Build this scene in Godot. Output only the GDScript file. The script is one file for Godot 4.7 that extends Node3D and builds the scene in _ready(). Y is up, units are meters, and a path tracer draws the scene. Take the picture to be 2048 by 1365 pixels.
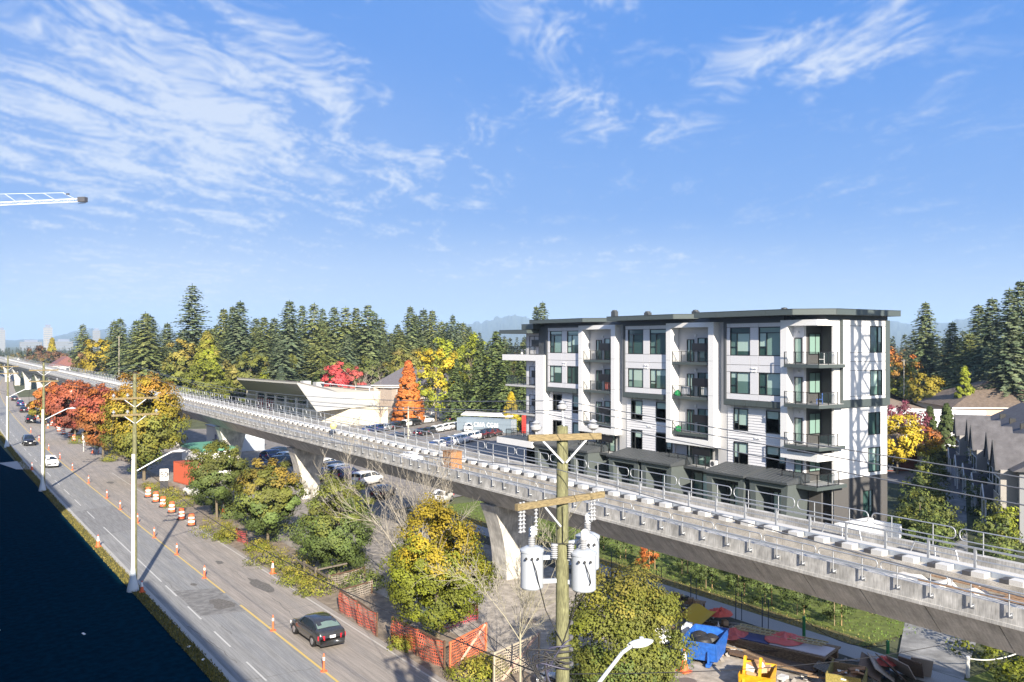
extends Node3D

# Ground axes: x runs across the road (away from the camera's building), -z along it, y up.
var names := {}
var mats := {}
var tex := {}
var rng := RandomNumberGenerator.new()
const ORD := ["first", "second", "third", "fourth", "fifth", "sixth", "seventh", "eighth", "ninth", "tenth", "eleventh", "twelfth", "thirteenth", "fourteenth", "fifteenth", "sixteenth", "seventeenth", "eighteenth", "nineteenth", "twentieth"]


class MB:
	var v := PackedVector3Array()
	var n := PackedVector3Array()
	var c := PackedColorArray()
	var col := Color.WHITE

	func tri(a: Vector3, b: Vector3, d: Vector3) -> void:
		var nn := (b - a).cross(d - a).normalized()
		v.append(a); v.append(d); v.append(b)
		for i in 3:
			n.append(nn); c.append(col)

	func quad(a: Vector3, b: Vector3, d: Vector3, e: Vector3) -> void:
		var nn := (d - a).cross(e - b).normalized()
		v.append(a); v.append(d); v.append(b); v.append(a); v.append(e); v.append(d)
		for i in 6:
			n.append(nn); c.append(col)

	func leaf(p: Vector3, x: Vector3, y: Vector3, nn: Vector3) -> void:
		v.append(p - x); v.append(p + y); v.append(p - y); v.append(p - y); v.append(p + y); v.append(p + x)
		for i in 6:
			n.append(nn); c.append(col)

	func box(lo: Vector3, hi: Vector3) -> void:
		obox(Transform3D(Basis(), (lo + hi) * 0.5), (hi - lo).abs())

	func obox(t: Transform3D, s: Vector3) -> void:
		var p := []
		for i in 8:
			p.append(t * (Vector3(-1 if i & 1 == 0 else 1, -1 if i & 2 == 0 else 1, -1 if i & 4 == 0 else 1) * s * 0.5))
		quad(p[0], p[2], p[3], p[1]); quad(p[4], p[5], p[7], p[6])
		quad(p[0], p[4], p[6], p[2]); quad(p[1], p[3], p[7], p[5])
		quad(p[2], p[6], p[7], p[3]); quad(p[0], p[1], p[5], p[4])

	# a bar of rectangular section between two points
	func bar(a: Vector3, b: Vector3, w: float, h: float) -> void:
		var z := (b - a).normalized()
		var x := Vector3.UP.cross(z)
		if x.length() < 0.01:
			x = Vector3.RIGHT
		x = x.normalized()
		obox(Transform3D(Basis(x, z.cross(x), z), (a + b) * 0.5), Vector3(w, h, a.distance_to(b)))

	func tube(a: Vector3, b: Vector3, ra: float, rb: float, k := 6, caps := false) -> void:
		var z := (b - a).normalized()
		var x := z.cross(Vector3.UP)
		if x.length() < 0.05:
			x = z.cross(Vector3.RIGHT)
		x = x.normalized()
		var y := z.cross(x)
		for i in k:
			var d0 := x * cos(TAU * i / k) + y * sin(TAU * i / k)
			var d1 := x * cos(TAU * (i + 1) / k) + y * sin(TAU * (i + 1) / k)
			for q in [[a, ra, d0], [b, rb, d1], [a, ra, d1], [a, ra, d0], [b, rb, d0], [b, rb, d1]]:
				v.append(q[0] + q[2] * q[1]); n.append(q[2]); c.append(col)
			if caps:
				tri(b, b + d0 * rb, b + d1 * rb); tri(a, a + d1 * ra, a + d0 * ra)

	func path(p: Array, r: float, k := 6) -> void:
		for i in p.size() - 1:
			tube(p[i], p[i + 1], r, r, k)

	# profile of (radius, height) turned about the vertical through o
	func lathe(o: Vector3, prof: Array, k := 12) -> void:
		for j in prof.size() - 1:
			var a: Vector2 = prof[j]
			var b: Vector2 = prof[j + 1]
			var sl := Vector2(b.y - a.y, a.x - b.x).normalized()
			for i in k:
				var u0 := Vector3(cos(TAU * i / k), 0, sin(TAU * i / k))
				var u1 := Vector3(cos(TAU * (i + 1) / k), 0, sin(TAU * (i + 1) / k))
				for q in [[a, u0], [a, u1], [b, u1], [a, u0], [b, u1], [b, u0]]:
					v.append(o + q[1] * q[0].x + Vector3.UP * q[0].y)
					n.append((q[1] * sl.x + Vector3.UP * sl.y).normalized()); c.append(col)

	# polygon of Vector2 mapped by x -> X, y -> Y axes at o, pushed along Z
	func prism(poly: Array, o: Vector3, X: Vector3, Y: Vector3, Z: Vector3) -> void:
		var flat := PackedVector2Array(poly)
		if Geometry2D.is_polygon_clockwise(flat):
			flat.reverse()
		var k := flat.size()
		var pts := []
		for q in flat:
			pts.append(o + X * q.x + Y * q.y)
		var turned := X.cross(Y).dot(Z) < 0
		for i in k:
			var a: Vector3 = pts[i]
			var b: Vector3 = pts[(i + 1) % k]
			if turned:
				quad(b, a, a + Z, b + Z)
			else:
				quad(a, b, b + Z, a + Z)
		var idx := Geometry2D.triangulate_polygon(flat)
		for i in range(0, idx.size(), 3):
			var a: Vector3 = pts[idx[i]]
			var b: Vector3 = pts[idx[i + 1]]
			var d: Vector3 = pts[idx[i + 2]]
			if ((b - a).cross(d - a).dot(Z) > 0):
				var e := b
				b = d
				d = e
			tri(a, b, d); tri(a + Z, d + Z, b + Z)

	func mesh(off := Vector3.ZERO) -> ArrayMesh:
		if off != Vector3.ZERO:
			for i in v.size():
				v[i] -= off
		var a := []
		a.resize(Mesh.ARRAY_MAX)
		a[Mesh.ARRAY_VERTEX] = v
		a[Mesh.ARRAY_NORMAL] = n
		a[Mesh.ARRAY_COLOR] = c
		var m := ArrayMesh.new()
		m.add_surface_from_arrays(Mesh.PRIMITIVE_TRIANGLES, a)
		return m


func V(t: float, h: float, s: float) -> Vector3:
	return Vector3(t, h, -s)


func numbered(nm: String) -> String:
	if not names.has(nm):
		names[nm] = 0
		return nm
	names[nm] += 1
	return "%s_%03d" % [nm, names[nm]]


func tag(o: Node, label: String, category := "", group := "", kind := "") -> Node:
	o.set_meta("label", label)
	if category: o.set_meta("category", category)
	if group: o.set_meta("group", group)
	if kind: o.set_meta("kind", kind)
	return o


func thing(nm: String, label: String, category: String, at := Vector3.ZERO, yaw := 0.0, group := "") -> Node3D:
	var o := Node3D.new()
	o.name = numbered(nm)
	add_child(o, true)
	o.position = at
	o.rotation.y = yaw
	tag(o, label, category, group)
	return o


# mesh given in the parent's own axes
func part(nm: String, mb: MB, m: Material, parent: Node3D) -> MeshInstance3D:
	return put(nm, mb.mesh(), m, parent)


# mesh given in scene coordinates, under an unturned root
func wpart(nm: String, mb: MB, m: Material, parent: Node3D) -> MeshInstance3D:
	return put(nm, mb.mesh(parent.global_position if parent.is_inside_tree() else parent.position), m, parent)


func put(nm: String, mesh: Mesh, m: Material, parent: Node3D) -> MeshInstance3D:
	var o := MeshInstance3D.new()
	o.name = nm
	o.mesh = mesh
	o.material_override = m
	parent.add_child(o, true)
	return o


func single(nm: String, mb: MB, m: Material, label: String, category: String, at := Vector3.ZERO, group := "", kind := "") -> MeshInstance3D:
	var o := MeshInstance3D.new()
	o.name = numbered(nm)
	o.mesh = mb.mesh(at)
	o.material_override = m
	o.position = at
	add_child(o, true)
	tag(o, label, category, group, kind)
	return o


func copy(src: Node3D, label: String, at: Vector3, yaw := 0.0, sc := 1.0, group := "") -> Node3D:
	var o: Node3D = src.duplicate()
	var base := String(src.name)
	if base.length() > 4 and base[-4] == "_" and base.right(3).is_valid_int():
		base = base.left(-4)
	o.name = numbered(base)
	add_child(o, true)
	o.position = at
	o.rotation.y = yaw
	o.scale = Vector3.ONE * sc
	o.set_meta("label", label)
	if group: o.set_meta("group", group)
	return o


func noise_tex(key: String, freq: float, lo: float, hi: float, oct := 5, cell := false) -> NoiseTexture2D:
	if tex.has(key):
		return tex[key]
	var f := FastNoiseLite.new()
	f.seed = key.hash() % 1000
	f.noise_type = FastNoiseLite.TYPE_CELLULAR if cell else FastNoiseLite.TYPE_SIMPLEX_SMOOTH
	f.frequency = freq
	f.fractal_octaves = oct
	f.fractal_gain = 0.6
	var t := NoiseTexture2D.new()
	t.width = 512
	t.height = 512
	t.seamless = true
	t.noise = f
	var g := Gradient.new()
	g.offsets = PackedFloat32Array([0.15, 0.85])
	g.colors = PackedColorArray([Color(lo, lo, lo), Color(hi, hi, hi)])
	t.color_ramp = g
	tex[key] = t
	return t


# linear base colour; texture keys tint it by their own greys
func mat(r: float, g: float, b: float, rough := 0.8, metal := 0.0, fine := "", fs := Vector3.ONE, coarse := "", cs := Vector3.ONE) -> StandardMaterial3D:
	var key := "%s" % [[r, g, b, rough, metal, fine, fs, coarse, cs]]
	if mats.has(key):
		return mats[key]
	var m := StandardMaterial3D.new()
	m.albedo_color = Color(r, g, b).linear_to_srgb()
	m.roughness = rough
	m.metallic = metal
	if fine:
		m.albedo_texture = tex[fine]
		m.uv1_triplanar = true
		m.uv1_world_triplanar = true
		m.uv1_scale = fs
	if coarse:
		m.detail_enabled = true
		m.detail_blend_mode = BaseMaterial3D.BLEND_MODE_MUL
		m.detail_albedo = tex[coarse]
		m.detail_uv_layer = BaseMaterial3D.DETAIL_UV_2
		m.uv2_triplanar = true
		m.uv2_world_triplanar = true
		m.uv2_scale = cs
	mats[key] = m
	return m


func leafmat() -> StandardMaterial3D:
	if mats.has("leaf"):
		return mats["leaf"]
	var m := StandardMaterial3D.new()
	m.vertex_color_use_as_albedo = true
	m.roughness = 0.75
	m.backlight_enabled = true
	m.backlight = Color(0.45, 0.45, 0.3)
	m.cull_mode = BaseMaterial3D.CULL_DISABLED
	mats["leaf"] = m
	return m


func vmat(rough := 0.85) -> StandardMaterial3D:
	var key := "v%f" % rough
	if not mats.has(key):
		var m := StandardMaterial3D.new()
		m.vertex_color_use_as_albedo = true
		m.roughness = rough
		mats[key] = m
	return mats[key]


func glassy(r: float, g: float, b: float) -> StandardMaterial3D:
	var key := "g%s" % [[r, g, b]]
	if not mats.has(key):
		var m := StandardMaterial3D.new()
		m.albedo_color = Color(r, g, b).linear_to_srgb()
		m.roughness = 0.04
		m.metallic_specular = 0.7
		mats[key] = m
	return mats[key]


func clear_glass() -> StandardMaterial3D:
	if not mats.has("clear"):
		var m := StandardMaterial3D.new()
		m.albedo_color = Color(0.20, 0.26, 0.27, 0.14)
		m.metallic_specular = 0.2
		m.transparency = BaseMaterial3D.TRANSPARENCY_ALPHA
		m.roughness = 0.03
		mats["clear"] = m
	return mats["clear"]


const FOG := 0.00011

func _ready() -> void:
	make_camera_and_light()
	make_ground()
	make_far()
	make_guideway()
	make_block()
	make_buildings()
	make_poles()
	make_forest()
	make_street_trees()
	make_garden()
	make_cars()
	make_street_things()
	make_yard()

# ------------------------------------------------------------------ camera, sky, sun
const EXPOSE := 2.85
const YAW := 33.83

func make_camera_and_light() -> void:
	var cam := Camera3D.new()
	cam.name = "camera"
	cam.fov = 41.54
	cam.near = 0.3
	cam.far = 30000.0
	cam.position = Vector3(0, 17.3, 0)
	cam.rotation_degrees = Vector3(0.175, -YAW, 0)
	add_child(cam)
	cam.current = true
	var env := Environment.new()
	env.background_mode = Environment.BG_SKY
	env.sky = Sky.new()
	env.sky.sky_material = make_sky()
	env.tonemap_mode = Environment.TONE_MAPPER_LINEAR
	env.tonemap_exposure = EXPOSE
	env.sdfgi_enabled = true
	env.ssao_enabled = true
	env.ssil_enabled = true
	env.fog_enabled = FOG > 0.0
	env.fog_density = FOG
	env.fog_light_color = Color(0.74, 0.87, 1.0)
	var we := WorldEnvironment.new()
	we.name = "world_environment"
	we.environment = env
	add_child(we)
	var sun := DirectionalLight3D.new()
	sun.name = "sun"
	sun.light_energy = 1.48
	sun.light_color = Color(1.0, 0.955, 0.88)
	sun.light_angular_distance = 0.5
	sun.shadow_enabled = true
	add_child(sun)
	var e := deg_to_rad(24.8)
	var d := Vector3(0.338 * cos(e), -sin(e), -0.941 * cos(e))
	sun.basis = Basis.looking_at(d.normalized(), Vector3.UP)


var n_warp := FastNoiseLite.new()
var n_fib := FastNoiseLite.new()
var n_blob := FastNoiseLite.new()
var n_fine := FastNoiseLite.new()

# az: radians right of the camera's axis, el: elevation
func sky_color(az: float, el: float) -> Color:
	var hor := Color(0.56, 0.72, 0.97)
	var mid := Color(0.225, 0.435, 0.88)
	var high := Color(0.105, 0.315, 0.84)
	var zen := Color(0.06, 0.20, 0.62)
	var c := hor.lerp(mid, smoothstep(0.0, 0.15, el)).lerp(high, smoothstep(0.07, 0.38, el)).lerp(zen, smoothstep(0.4, 1.3, el))
	var y := maxf(sin(el), 0.012)
	var px := cos(el) * sin(az) / y
	var pz := cos(el) * cos(az) / y
	var u := tan(clampf(az, -1.4, 1.4))
	var vv := tan(clampf(el, 0.0, 1.4))
	# how much cirrus lies where
	var left := exp(-pow((u + 0.42 + (vv - 0.24) * 0.6) / 0.32, 2.0) - pow((vv - 0.23) / 0.135, 2.0))
	var low := exp(-pow((u + 0.40) / 0.22, 2.0) - pow((vv - 0.065) / 0.05, 2.0))
	var top := exp(-pow((u - 0.0) / 0.17, 2.0) - pow((vv - 0.40) / 0.075, 2.0))
	var right := exp(-pow((u - 0.33 - (vv - 0.31) * 0.9) / 0.13, 2.0) - pow((vv - 0.31) / 0.05, 2.0))
	var band := exp(-pow((u - 0.05) / 0.22, 2.0) - pow((vv - 0.085) / 0.035, 2.0))
	var wisp := exp(-pow((u - 0.02) / 0.2, 2.0) - pow((vv - 0.245) / 0.04, 2.0))
	var cover := maxf(maxf(maxf(left * 1.0, low * 0.80), maxf(top * 0.66, right * 0.70)), maxf(band * 0.52, maxf(wisp * 0.5, 0.15)))
	if absf(az) > 0.62 or el > 0.40:
		var k := clampf(maxf((absf(az) - 0.62) * 3.0, (el - 0.40) * 4.0), 0.0, 1.0)
		cover = maxf(cover, 0.55 * k)
	var w := n_warp.get_noise_2d(px * 1.3, pz * 0.6)
	var w2 := n_warp.get_noise_2d(px * 1.3 + 60.0, pz * 0.6 - 40.0)
	var lean := -0.40 if u < -0.12 else 0.0
	lean = -0.42 * smoothstep(0.05, -0.30, u) + 0.25 * smoothstep(0.1, 0.4, u)
	var qx := px + lean * (pz - 4.0) * 0.35 + w * 0.22
	var qz := pz + w2 * 0.35
	var fade := smoothstep(0.03, 0.12, el)
	var base := n_fib.get_noise_2d(qx * 3.6, qz * 1.15)
	var rip := (n_fine.get_noise_2d(qx * 11.0, qz * 6.0) + 0.5 * n_fine.get_noise_2d(qx * 27.0 + 9.0, qz * 17.0)) * fade
	var big := n_blob.get_noise_2d(px * 0.9 + 7.0, pz * 0.45)
	var d := base * 0.80 + rip * 0.40 + big * 0.42 + cover * 1.05 - 0.46
	d = smoothstep(-0.25, 1.15, d) * smoothstep(0.0, 0.3, cover)
	d = clampf(d * 1.0, 0.0, 0.78)
	d = maxf(d, 0.16 * left + 0.30 * low + 0.14 * band + 0.05 * top)
	d *= smoothstep(-0.02, 0.05, el)
	c = c.lerp(Color(0.80, 0.87, 0.985), d)
	# added sky glow round the sun, behind the camera, to fill the shadows
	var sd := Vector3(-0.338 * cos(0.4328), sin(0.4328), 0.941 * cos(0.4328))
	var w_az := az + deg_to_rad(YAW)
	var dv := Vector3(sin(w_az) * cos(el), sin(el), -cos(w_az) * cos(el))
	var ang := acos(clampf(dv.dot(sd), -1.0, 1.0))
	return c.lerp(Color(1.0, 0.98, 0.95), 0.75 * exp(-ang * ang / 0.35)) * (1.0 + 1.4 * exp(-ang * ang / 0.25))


func make_sky() -> PanoramaSkyMaterial:
	n_warp.seed = 5; n_warp.frequency = 0.9; n_warp.fractal_octaves = 3
	n_fib.seed = 11; n_fib.frequency = 0.8; n_fib.fractal_octaves = 4; n_fib.fractal_gain = 0.55
	n_blob.seed = 23; n_blob.frequency = 1.1; n_blob.fractal_octaves = 3
	n_fine.seed = 31; n_fine.frequency = 1.1; n_fine.fractal_octaves = 3
	for k in [n_warp, n_fib, n_blob, n_fine]:
		k.noise_type = FastNoiseLite.TYPE_SIMPLEX_SMOOTH
	var W := 4096
	var H := 2048
	var low := Image.create(W / 8, H / 8, false, Image.FORMAT_RGBF)
	var k := 1.0 / EXPOSE
	for y in H / 8:
		var el := (0.5 - (y + 0.5) * 8.0 / H) * PI
		for x in W / 8:
			var c := Color(0.42, 0.50, 0.55)
			if el > -0.02:
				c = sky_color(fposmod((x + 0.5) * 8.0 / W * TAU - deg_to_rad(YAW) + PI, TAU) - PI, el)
			low.set_pixel(x, y, Color(c.r * k, c.g * k, c.b * k))
	low.resize(W, H, Image.INTERPOLATE_CUBIC)
	# full detail for the quarter of the sky that the road looks into
	for y in range(H / 2 - 290, H / 2 + 6):
		var el := (0.5 - (y + 0.5) / H) * PI
		for i in range(385 - 470, 385 + 470):
			var x := posmod(i, W)
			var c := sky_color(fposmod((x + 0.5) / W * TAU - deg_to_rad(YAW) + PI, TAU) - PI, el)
			low.set_pixel(x, y, Color(c.r * k, c.g * k, c.b * k))
	var m := PanoramaSkyMaterial.new()
	m.panorama = ImageTexture.create_from_image(low)
	return m


# ------------------------------------------------------------------ ground, road, paths
func bend(s: float) -> float:
	return 0.00012 * pow(maxf(s - 100.0, 0.0), 2.0)


# a sheet along the road between two lines across it
func strip(mb: MB, t0: float, t1: float, s0: float, s1: float, h: float, step := 20.0) -> void:
	var s := s0
	while s < s1 - 0.01:
		var e := minf(s + step, s1)
		mb.quad(V(t0 + bend(s), h, s), V(t1 + bend(s), h, s), V(t1 + bend(e), h, e), V(t0 + bend(e), h, e))
		s = e


func ground_piece(nm: String, mb: MB, m: Material, label: String) -> MeshInstance3D:
	var o := single(nm, mb, m, label, "ground", Vector3.ZERO, "", "structure")
	o.remove_meta("category")
	return o


func make_ground() -> void:
	noise_tex("fine", 0.09, 0.80, 1.0)
	noise_tex("blotch", 0.012, 0.74, 1.0)
	noise_tex("streak", 0.02, 0.84, 1.0, 4)
	noise_tex("grit", 0.2, 0.72, 1.0, 3)
	noise_tex("wood", 0.03, 0.6, 1.0, 5)
	noise_tex("drip", 0.02, 0.80, 1.0, 4)
	noise_tex("shingle", 0.06, 0.62, 1.0, 3, true)
	var S1 := Vector3.ONE
	var m := MB.new()
	m.quad(V(-6000, -0.06, -3000), V(9000, -0.06, -3000), V(9000, -0.06, 9000), V(-6000, -0.06, 9000))
	ground_piece("terrain", m, mat(0.11, 0.125, 0.05, 0.95, 0, "blotch", S1 * 0.03, "fine", S1 * 0.4), "wide green and brown ground stretching to the horizon")
	m = MB.new(); strip(m, 13.9, 18.25, -60, 900, 0.0)
	ground_piece("road", m, mat(0.36, 0.36, 0.355, 0.9, 0, "grit", S1 * 1.2, "streak", Vector3(0.5, 1, 0.02)), "greyer near lane of the asphalt road")
	m = MB.new(); strip(m, 18.25, 23.2, -60, 900, 0.0); strip(m, 23.2, 26.5, 118, 160, 0.0); strip(m, 23.2, 34.0, 190, 330, 0.0); strip(m, 23.2, 25.0, 160, 190, 0.0)
	ground_piece("road", m, mat(0.42, 0.375, 0.335, 0.9, 0, "grit", S1 * 1.2, "streak", Vector3(0.5, 1, 0.02)), "browner far lane of the asphalt road")
	m = MB.new(); strip(m, 13.55, 13.9, -60, 700, 0.11); strip(m, 13.899, 13.9, -60, 700, 0.0)
	for s in range(-60, 700, 20):
		m.quad(V(13.9 + bend(s), -0.05, s), V(13.9 + bend(s), 0.11, s), V(13.9 + bend(s + 20), 0.11, s + 20), V(13.9 + bend(s + 20), -0.05, s + 20))
	ground_piece("kerb", m, mat(0.44, 0.43, 0.41, 0.9, 0, "fine", S1 * 0.6), "pale concrete kerb between the grass strip and the road")
	m = MB.new(); strip(m, 12.85, 13.55, -60, 700, 0.10)
	ground_piece("grass_verge", m, mat(0.125, 0.115, 0.022, 0.95, 0, "grit", S1 * 0.9, "blotch", S1 * 0.15), "narrow strip of yellowish grass under the utility poles")
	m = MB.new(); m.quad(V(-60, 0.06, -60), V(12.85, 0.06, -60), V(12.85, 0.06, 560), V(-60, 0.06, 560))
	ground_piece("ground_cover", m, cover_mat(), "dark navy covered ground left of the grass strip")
	m = MB.new(); m.quad(V(12.2, 0.112, 140), V(13.86, 0.112, 139), V(13.86, 0.112, 150), V(10.6, 0.112, 149))
	ground_piece("concrete_apron", m, mat(0.42, 0.42, 0.42, 0.9, 0, "fine", S1 * 0.5), "pale concrete slab crossing the grass strip")
	# grass blades on the verge
	grass_tufts()
	# painted lines
	m = MB.new(); strip(m, 18.16, 18.28, 63.0, 520, 0.008); strip(m, 18.16, 18.30, -40, 59.5, 0.008)
	ground_piece("yellow_line", m, mat(0.72, 0.52, 0.16, 0.8, 0, "grit", S1 * 0.8), "yellow centre line along the road")
	m = MB.new()
	strip(m, 15.2, 15.3, 68.5, 92.0, 0.008)
	for k in 16:
		strip(m, 15.2, 15.3, 64.0 - k * 6.2, 67.3 - k * 6.2, 0.008)
	for k in 40:
		strip(m, 15.2, 15.3, 97.0 + k * 8.5, 101.5 + k * 8.5, 0.008)
	ground_piece("white_line", m, mat(0.62, 0.62, 0.60, 0.8, 0, "grit", S1 * 0.8), "broken white line along the near lane")
	m = MB.new(); strip(m, 22.42, 22.54, -40, 130, 0.008)
	ground_piece("shoulder_line", m, mat(0.55, 0.52, 0.48, 0.9, 0, "grit", S1 * 0.5), "worn pale line along the far shoulder of the road")
	# patches and stains
	m = MB.new(); m.quad(V(15.4, 0.006, 58.5), V(18.1, 0.006, 58.0), V(18.15, 0.006, 64.5), V(15.35, 0.006, 65.5))
	ground_piece("asphalt_patch", m, mat(0.30, 0.295, 0.29, 0.9, 0, "grit", S1, "blotch", S1 * 0.2), "darker rectangular asphalt patch in the near lane")
	m = MB.new(); m.quad(V(14.0, 0.005, 88), V(18.1, 0.005, 89.5), V(18.1, 0.005, 104), V(14.0, 0.005, 102))
	ground_piece("asphalt_patch", m, mat(0.30, 0.30, 0.30, 0.9, 0, "grit", S1, "streak", Vector3(0.4, 1, 0.03)), "long grey asphalt repair in the near lane")
	for q in [[17.3, 60.5, 0.75, 1.6, "dark oil stain on the asphalt patch"], [20.9, 63.5, 0.55, 2.6, "dark tyre stain on the far lane"], [20.4, 72.0, 0.3, 0.7, "small round cover in the far lane"], [17.0, 66.5, 0.22, 0.5, "small round cover in the near lane"], [20.8, 121.0, 0.4, 1.2, "dark patch in the far lane by the side road"]]:
		m = MB.new()
		stain(m, V(q[0], 0.010, q[1]), q[2], q[3])
		ground_piece("stain", m, mat(0.21, 0.195, 0.18, 0.9, 0, "grit", S1, "blotch", S1 * 0.6), q[4])
	# worn wheel paths, sealed cracks and patched strips
	for q in [[15.9, 16.6, 0.33, 0.335, 0.34, "darker wheel path in the near lane"], [17.1, 17.75, 0.33, 0.335, 0.34, "second darker wheel path in the near lane"], [19.1, 19.7, 0.38, 0.345, 0.315, "worn wheel path in the far lane"], [20.9, 21.5, 0.38, 0.345, 0.315, "second worn wheel path in the far lane"]]:
		m = MB.new(); strip(m, q[0], q[1], -40, 420, 0.004)
		ground_piece("worn_strip", m, mat(q[2], q[3], q[4], 0.9, 0, "grit", S1 * 0.9, "streak", Vector3(0.8, 1, 0.03)), q[5])
	rng.seed = 404
	m = MB.new()
	for k in 46:
		var s := rng.randf_range(36, 150)
		var t := rng.randf_range(14.3, 22.3)
		var across := rng.randf() < 0.4
		var n := rng.randi_range(4, 14)
		for i in n:
			var ds := rng.randf_range(0.25, 0.7) if not across else rng.randf_range(-.12, .12)
			var dt := rng.randf_range(-.10, .10) if not across else rng.randf_range(0.2, 0.5)
			var a := V(t + bend(s), 0.0075, s)
			var b := V(t + dt + bend(s), 0.0075, s + ds)
			var sd := (b - a).cross(Vector3.UP).normalized() * rng.randf_range(0.012, 0.03)
			m.quad(a - sd, a + sd, b + sd, b - sd)
			t += dt; s += ds
			if t > 22.4: break
	ground_piece("sealed_cracks", m, mat(0.12, 0.115, 0.11, 0.8), "thin dark sealed cracks wandering over the road")
	# dirt shoulder, gravel yard, parking
	m = MB.new(); strip(m, 22.9, 28.0, -40, 118, 0.012); strip(m, 26.0, 32.0, 118, 190, 0.012)
	ground_piece("dirt_shoulder", m, mat(0.36, 0.29, 0.22, 0.95, 0, "grit", S1 * 0.5, "blotch", S1 * 0.18), "brown dirt along the far edge of the road")
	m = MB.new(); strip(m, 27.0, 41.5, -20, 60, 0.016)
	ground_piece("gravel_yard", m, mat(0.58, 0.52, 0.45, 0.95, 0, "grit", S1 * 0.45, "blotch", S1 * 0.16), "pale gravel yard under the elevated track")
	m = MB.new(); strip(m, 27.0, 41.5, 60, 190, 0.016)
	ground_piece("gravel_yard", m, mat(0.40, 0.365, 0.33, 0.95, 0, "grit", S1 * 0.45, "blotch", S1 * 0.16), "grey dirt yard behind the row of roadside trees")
	m = MB.new(); m.quad(V(40.5, 0.020, 84), V(64, 0.020, 92), V(64, 0.020, 182), V(40.5, 0.020, 190)); m.quad(V(64, 0.020, 98), V(109, 0.020, 126), V(109, 0.020, 187), V(64, 0.020, 182))
	ground_piece("parking_lot", m, mat(0.33, 0.30, 0.275, 0.9, 0, "grit", S1 * 0.6, "blotch", S1 * 0.1), "grey asphalt of the car lot")
	m = MB.new(); strip(m, 43.1, 45.0, -40, 84, 0.034)
	ground_piece("footpath", m, mat(0.33, 0.335, 0.34, 0.9, 0, "fine", S1 * 0.4), "concrete footpath beside the planted lawn")
	m = MB.new(); strip(m, 41.3, 43.1, -20, 84, 0.024)
	ground_piece("dark_soil", m, mat(0.09, 0.085, 0.06, 0.95, 0, "grit", S1 * 0.5, "blotch", S1 * 0.3), "dark soil and weeds along the footpath")
	m = MB.new(); strip(m, 45.0, 60.0, 31.5, 84, 0.030); strip(m, 45.0, 60.0, -40, 25.5, 0.030)
	ground_piece("lawn", m, mat(0.16, 0.21, 0.03, 0.95, 0, "grit", S1 * 0.5, "blotch", S1 * 0.2), "green lawn with young trees before the apartment block")
	m = MB.new(); strip(m, 45.05, 46.3, 32, 78, 0.036)
	ground_piece("dry_grass", m, mat(0.26, 0.215, 0.075, 0.95, 0, "grit", S1 * 0.5, "blotch", S1 * 0.5), "dry yellow grass along the edge of the lawn")
	m = MB.new()
	m.quad(V(45.02, 0.042, 25.5), V(63, 0.042, 33.5), V(63, 0.042, 39.5), V(45.02, 0.042, 29.2))
	m.quad(V(62.9, 0.046, 35.2), V(118, 0.046, 66.6), V(117, 0.046, 68.4), V(62.9, 0.046, 37.6))
	ground_piece("walkway", m, mat(0.34, 0.34, 0.335, 0.9, 0, "fine", S1 * 0.4, "blotch", S1 * 0.1), "concrete walkway between the apartment block and the townhouses")
	m = MB.new(); m.quad(V(60, 0.02, 20), V(128, 0.02, 58), V(122, 0.02, 76), V(60, 0.02, 49))
	ground_piece("garden_soil", m, mat(0.055, 0.075, 0.025, 0.95, 0, "grit", S1 * 0.5, "blotch", S1 * 0.3), "dark planted ground on both sides of the walkway")
	m = MB.new(); m.quad(V(101, 0.05, 58), V(124, 0.05, 60), V(124, 0.05, 76), V(101, 0.05, 78))
	ground_piece("back_lane", m, mat(0.17, 0.17, 0.18, 0.9, 0, "grit", S1 * 0.6), "asphalt lane before the small brick pavilion")
	# a kerbed concrete pad at the bottom of the yard
	m = MB.new(); strip(m, 28.5, 33.6, 16, 36.6, 0.05)
	ground_piece("concrete_pad", m, mat(0.55, 0.50, 0.44, 0.9, 0, "fine", S1 * 0.4, "blotch", S1 * 0.2), "pale concrete pad beside the builders' bins")
	m = MB.new(); m.box(V(32.2, 0.05, 16), V(32.45, 0.17, 36.0))
	ground_piece("kerb", m, mat(0.24, 0.21, 0.18, 0.9, 0, "fine", S1 * 0.6), "dirty kerb across the concrete pad")


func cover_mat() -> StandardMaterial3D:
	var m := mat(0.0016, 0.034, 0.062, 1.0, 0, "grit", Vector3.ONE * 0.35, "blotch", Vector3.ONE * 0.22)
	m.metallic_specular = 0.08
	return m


func stain(m: MB, p: Vector3, a: float, b: float) -> void:
	var pts := []
	for k in 14:
		var r := 0.7 + 0.4 * rng.randf()
		pts.append(p + Vector3(cos(TAU * k / 14) * a * r, 0, sin(TAU * k / 14) * b * r))
	for k in 14:
		m.tri(p, pts[(k + 1) % 14], pts[k])


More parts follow.
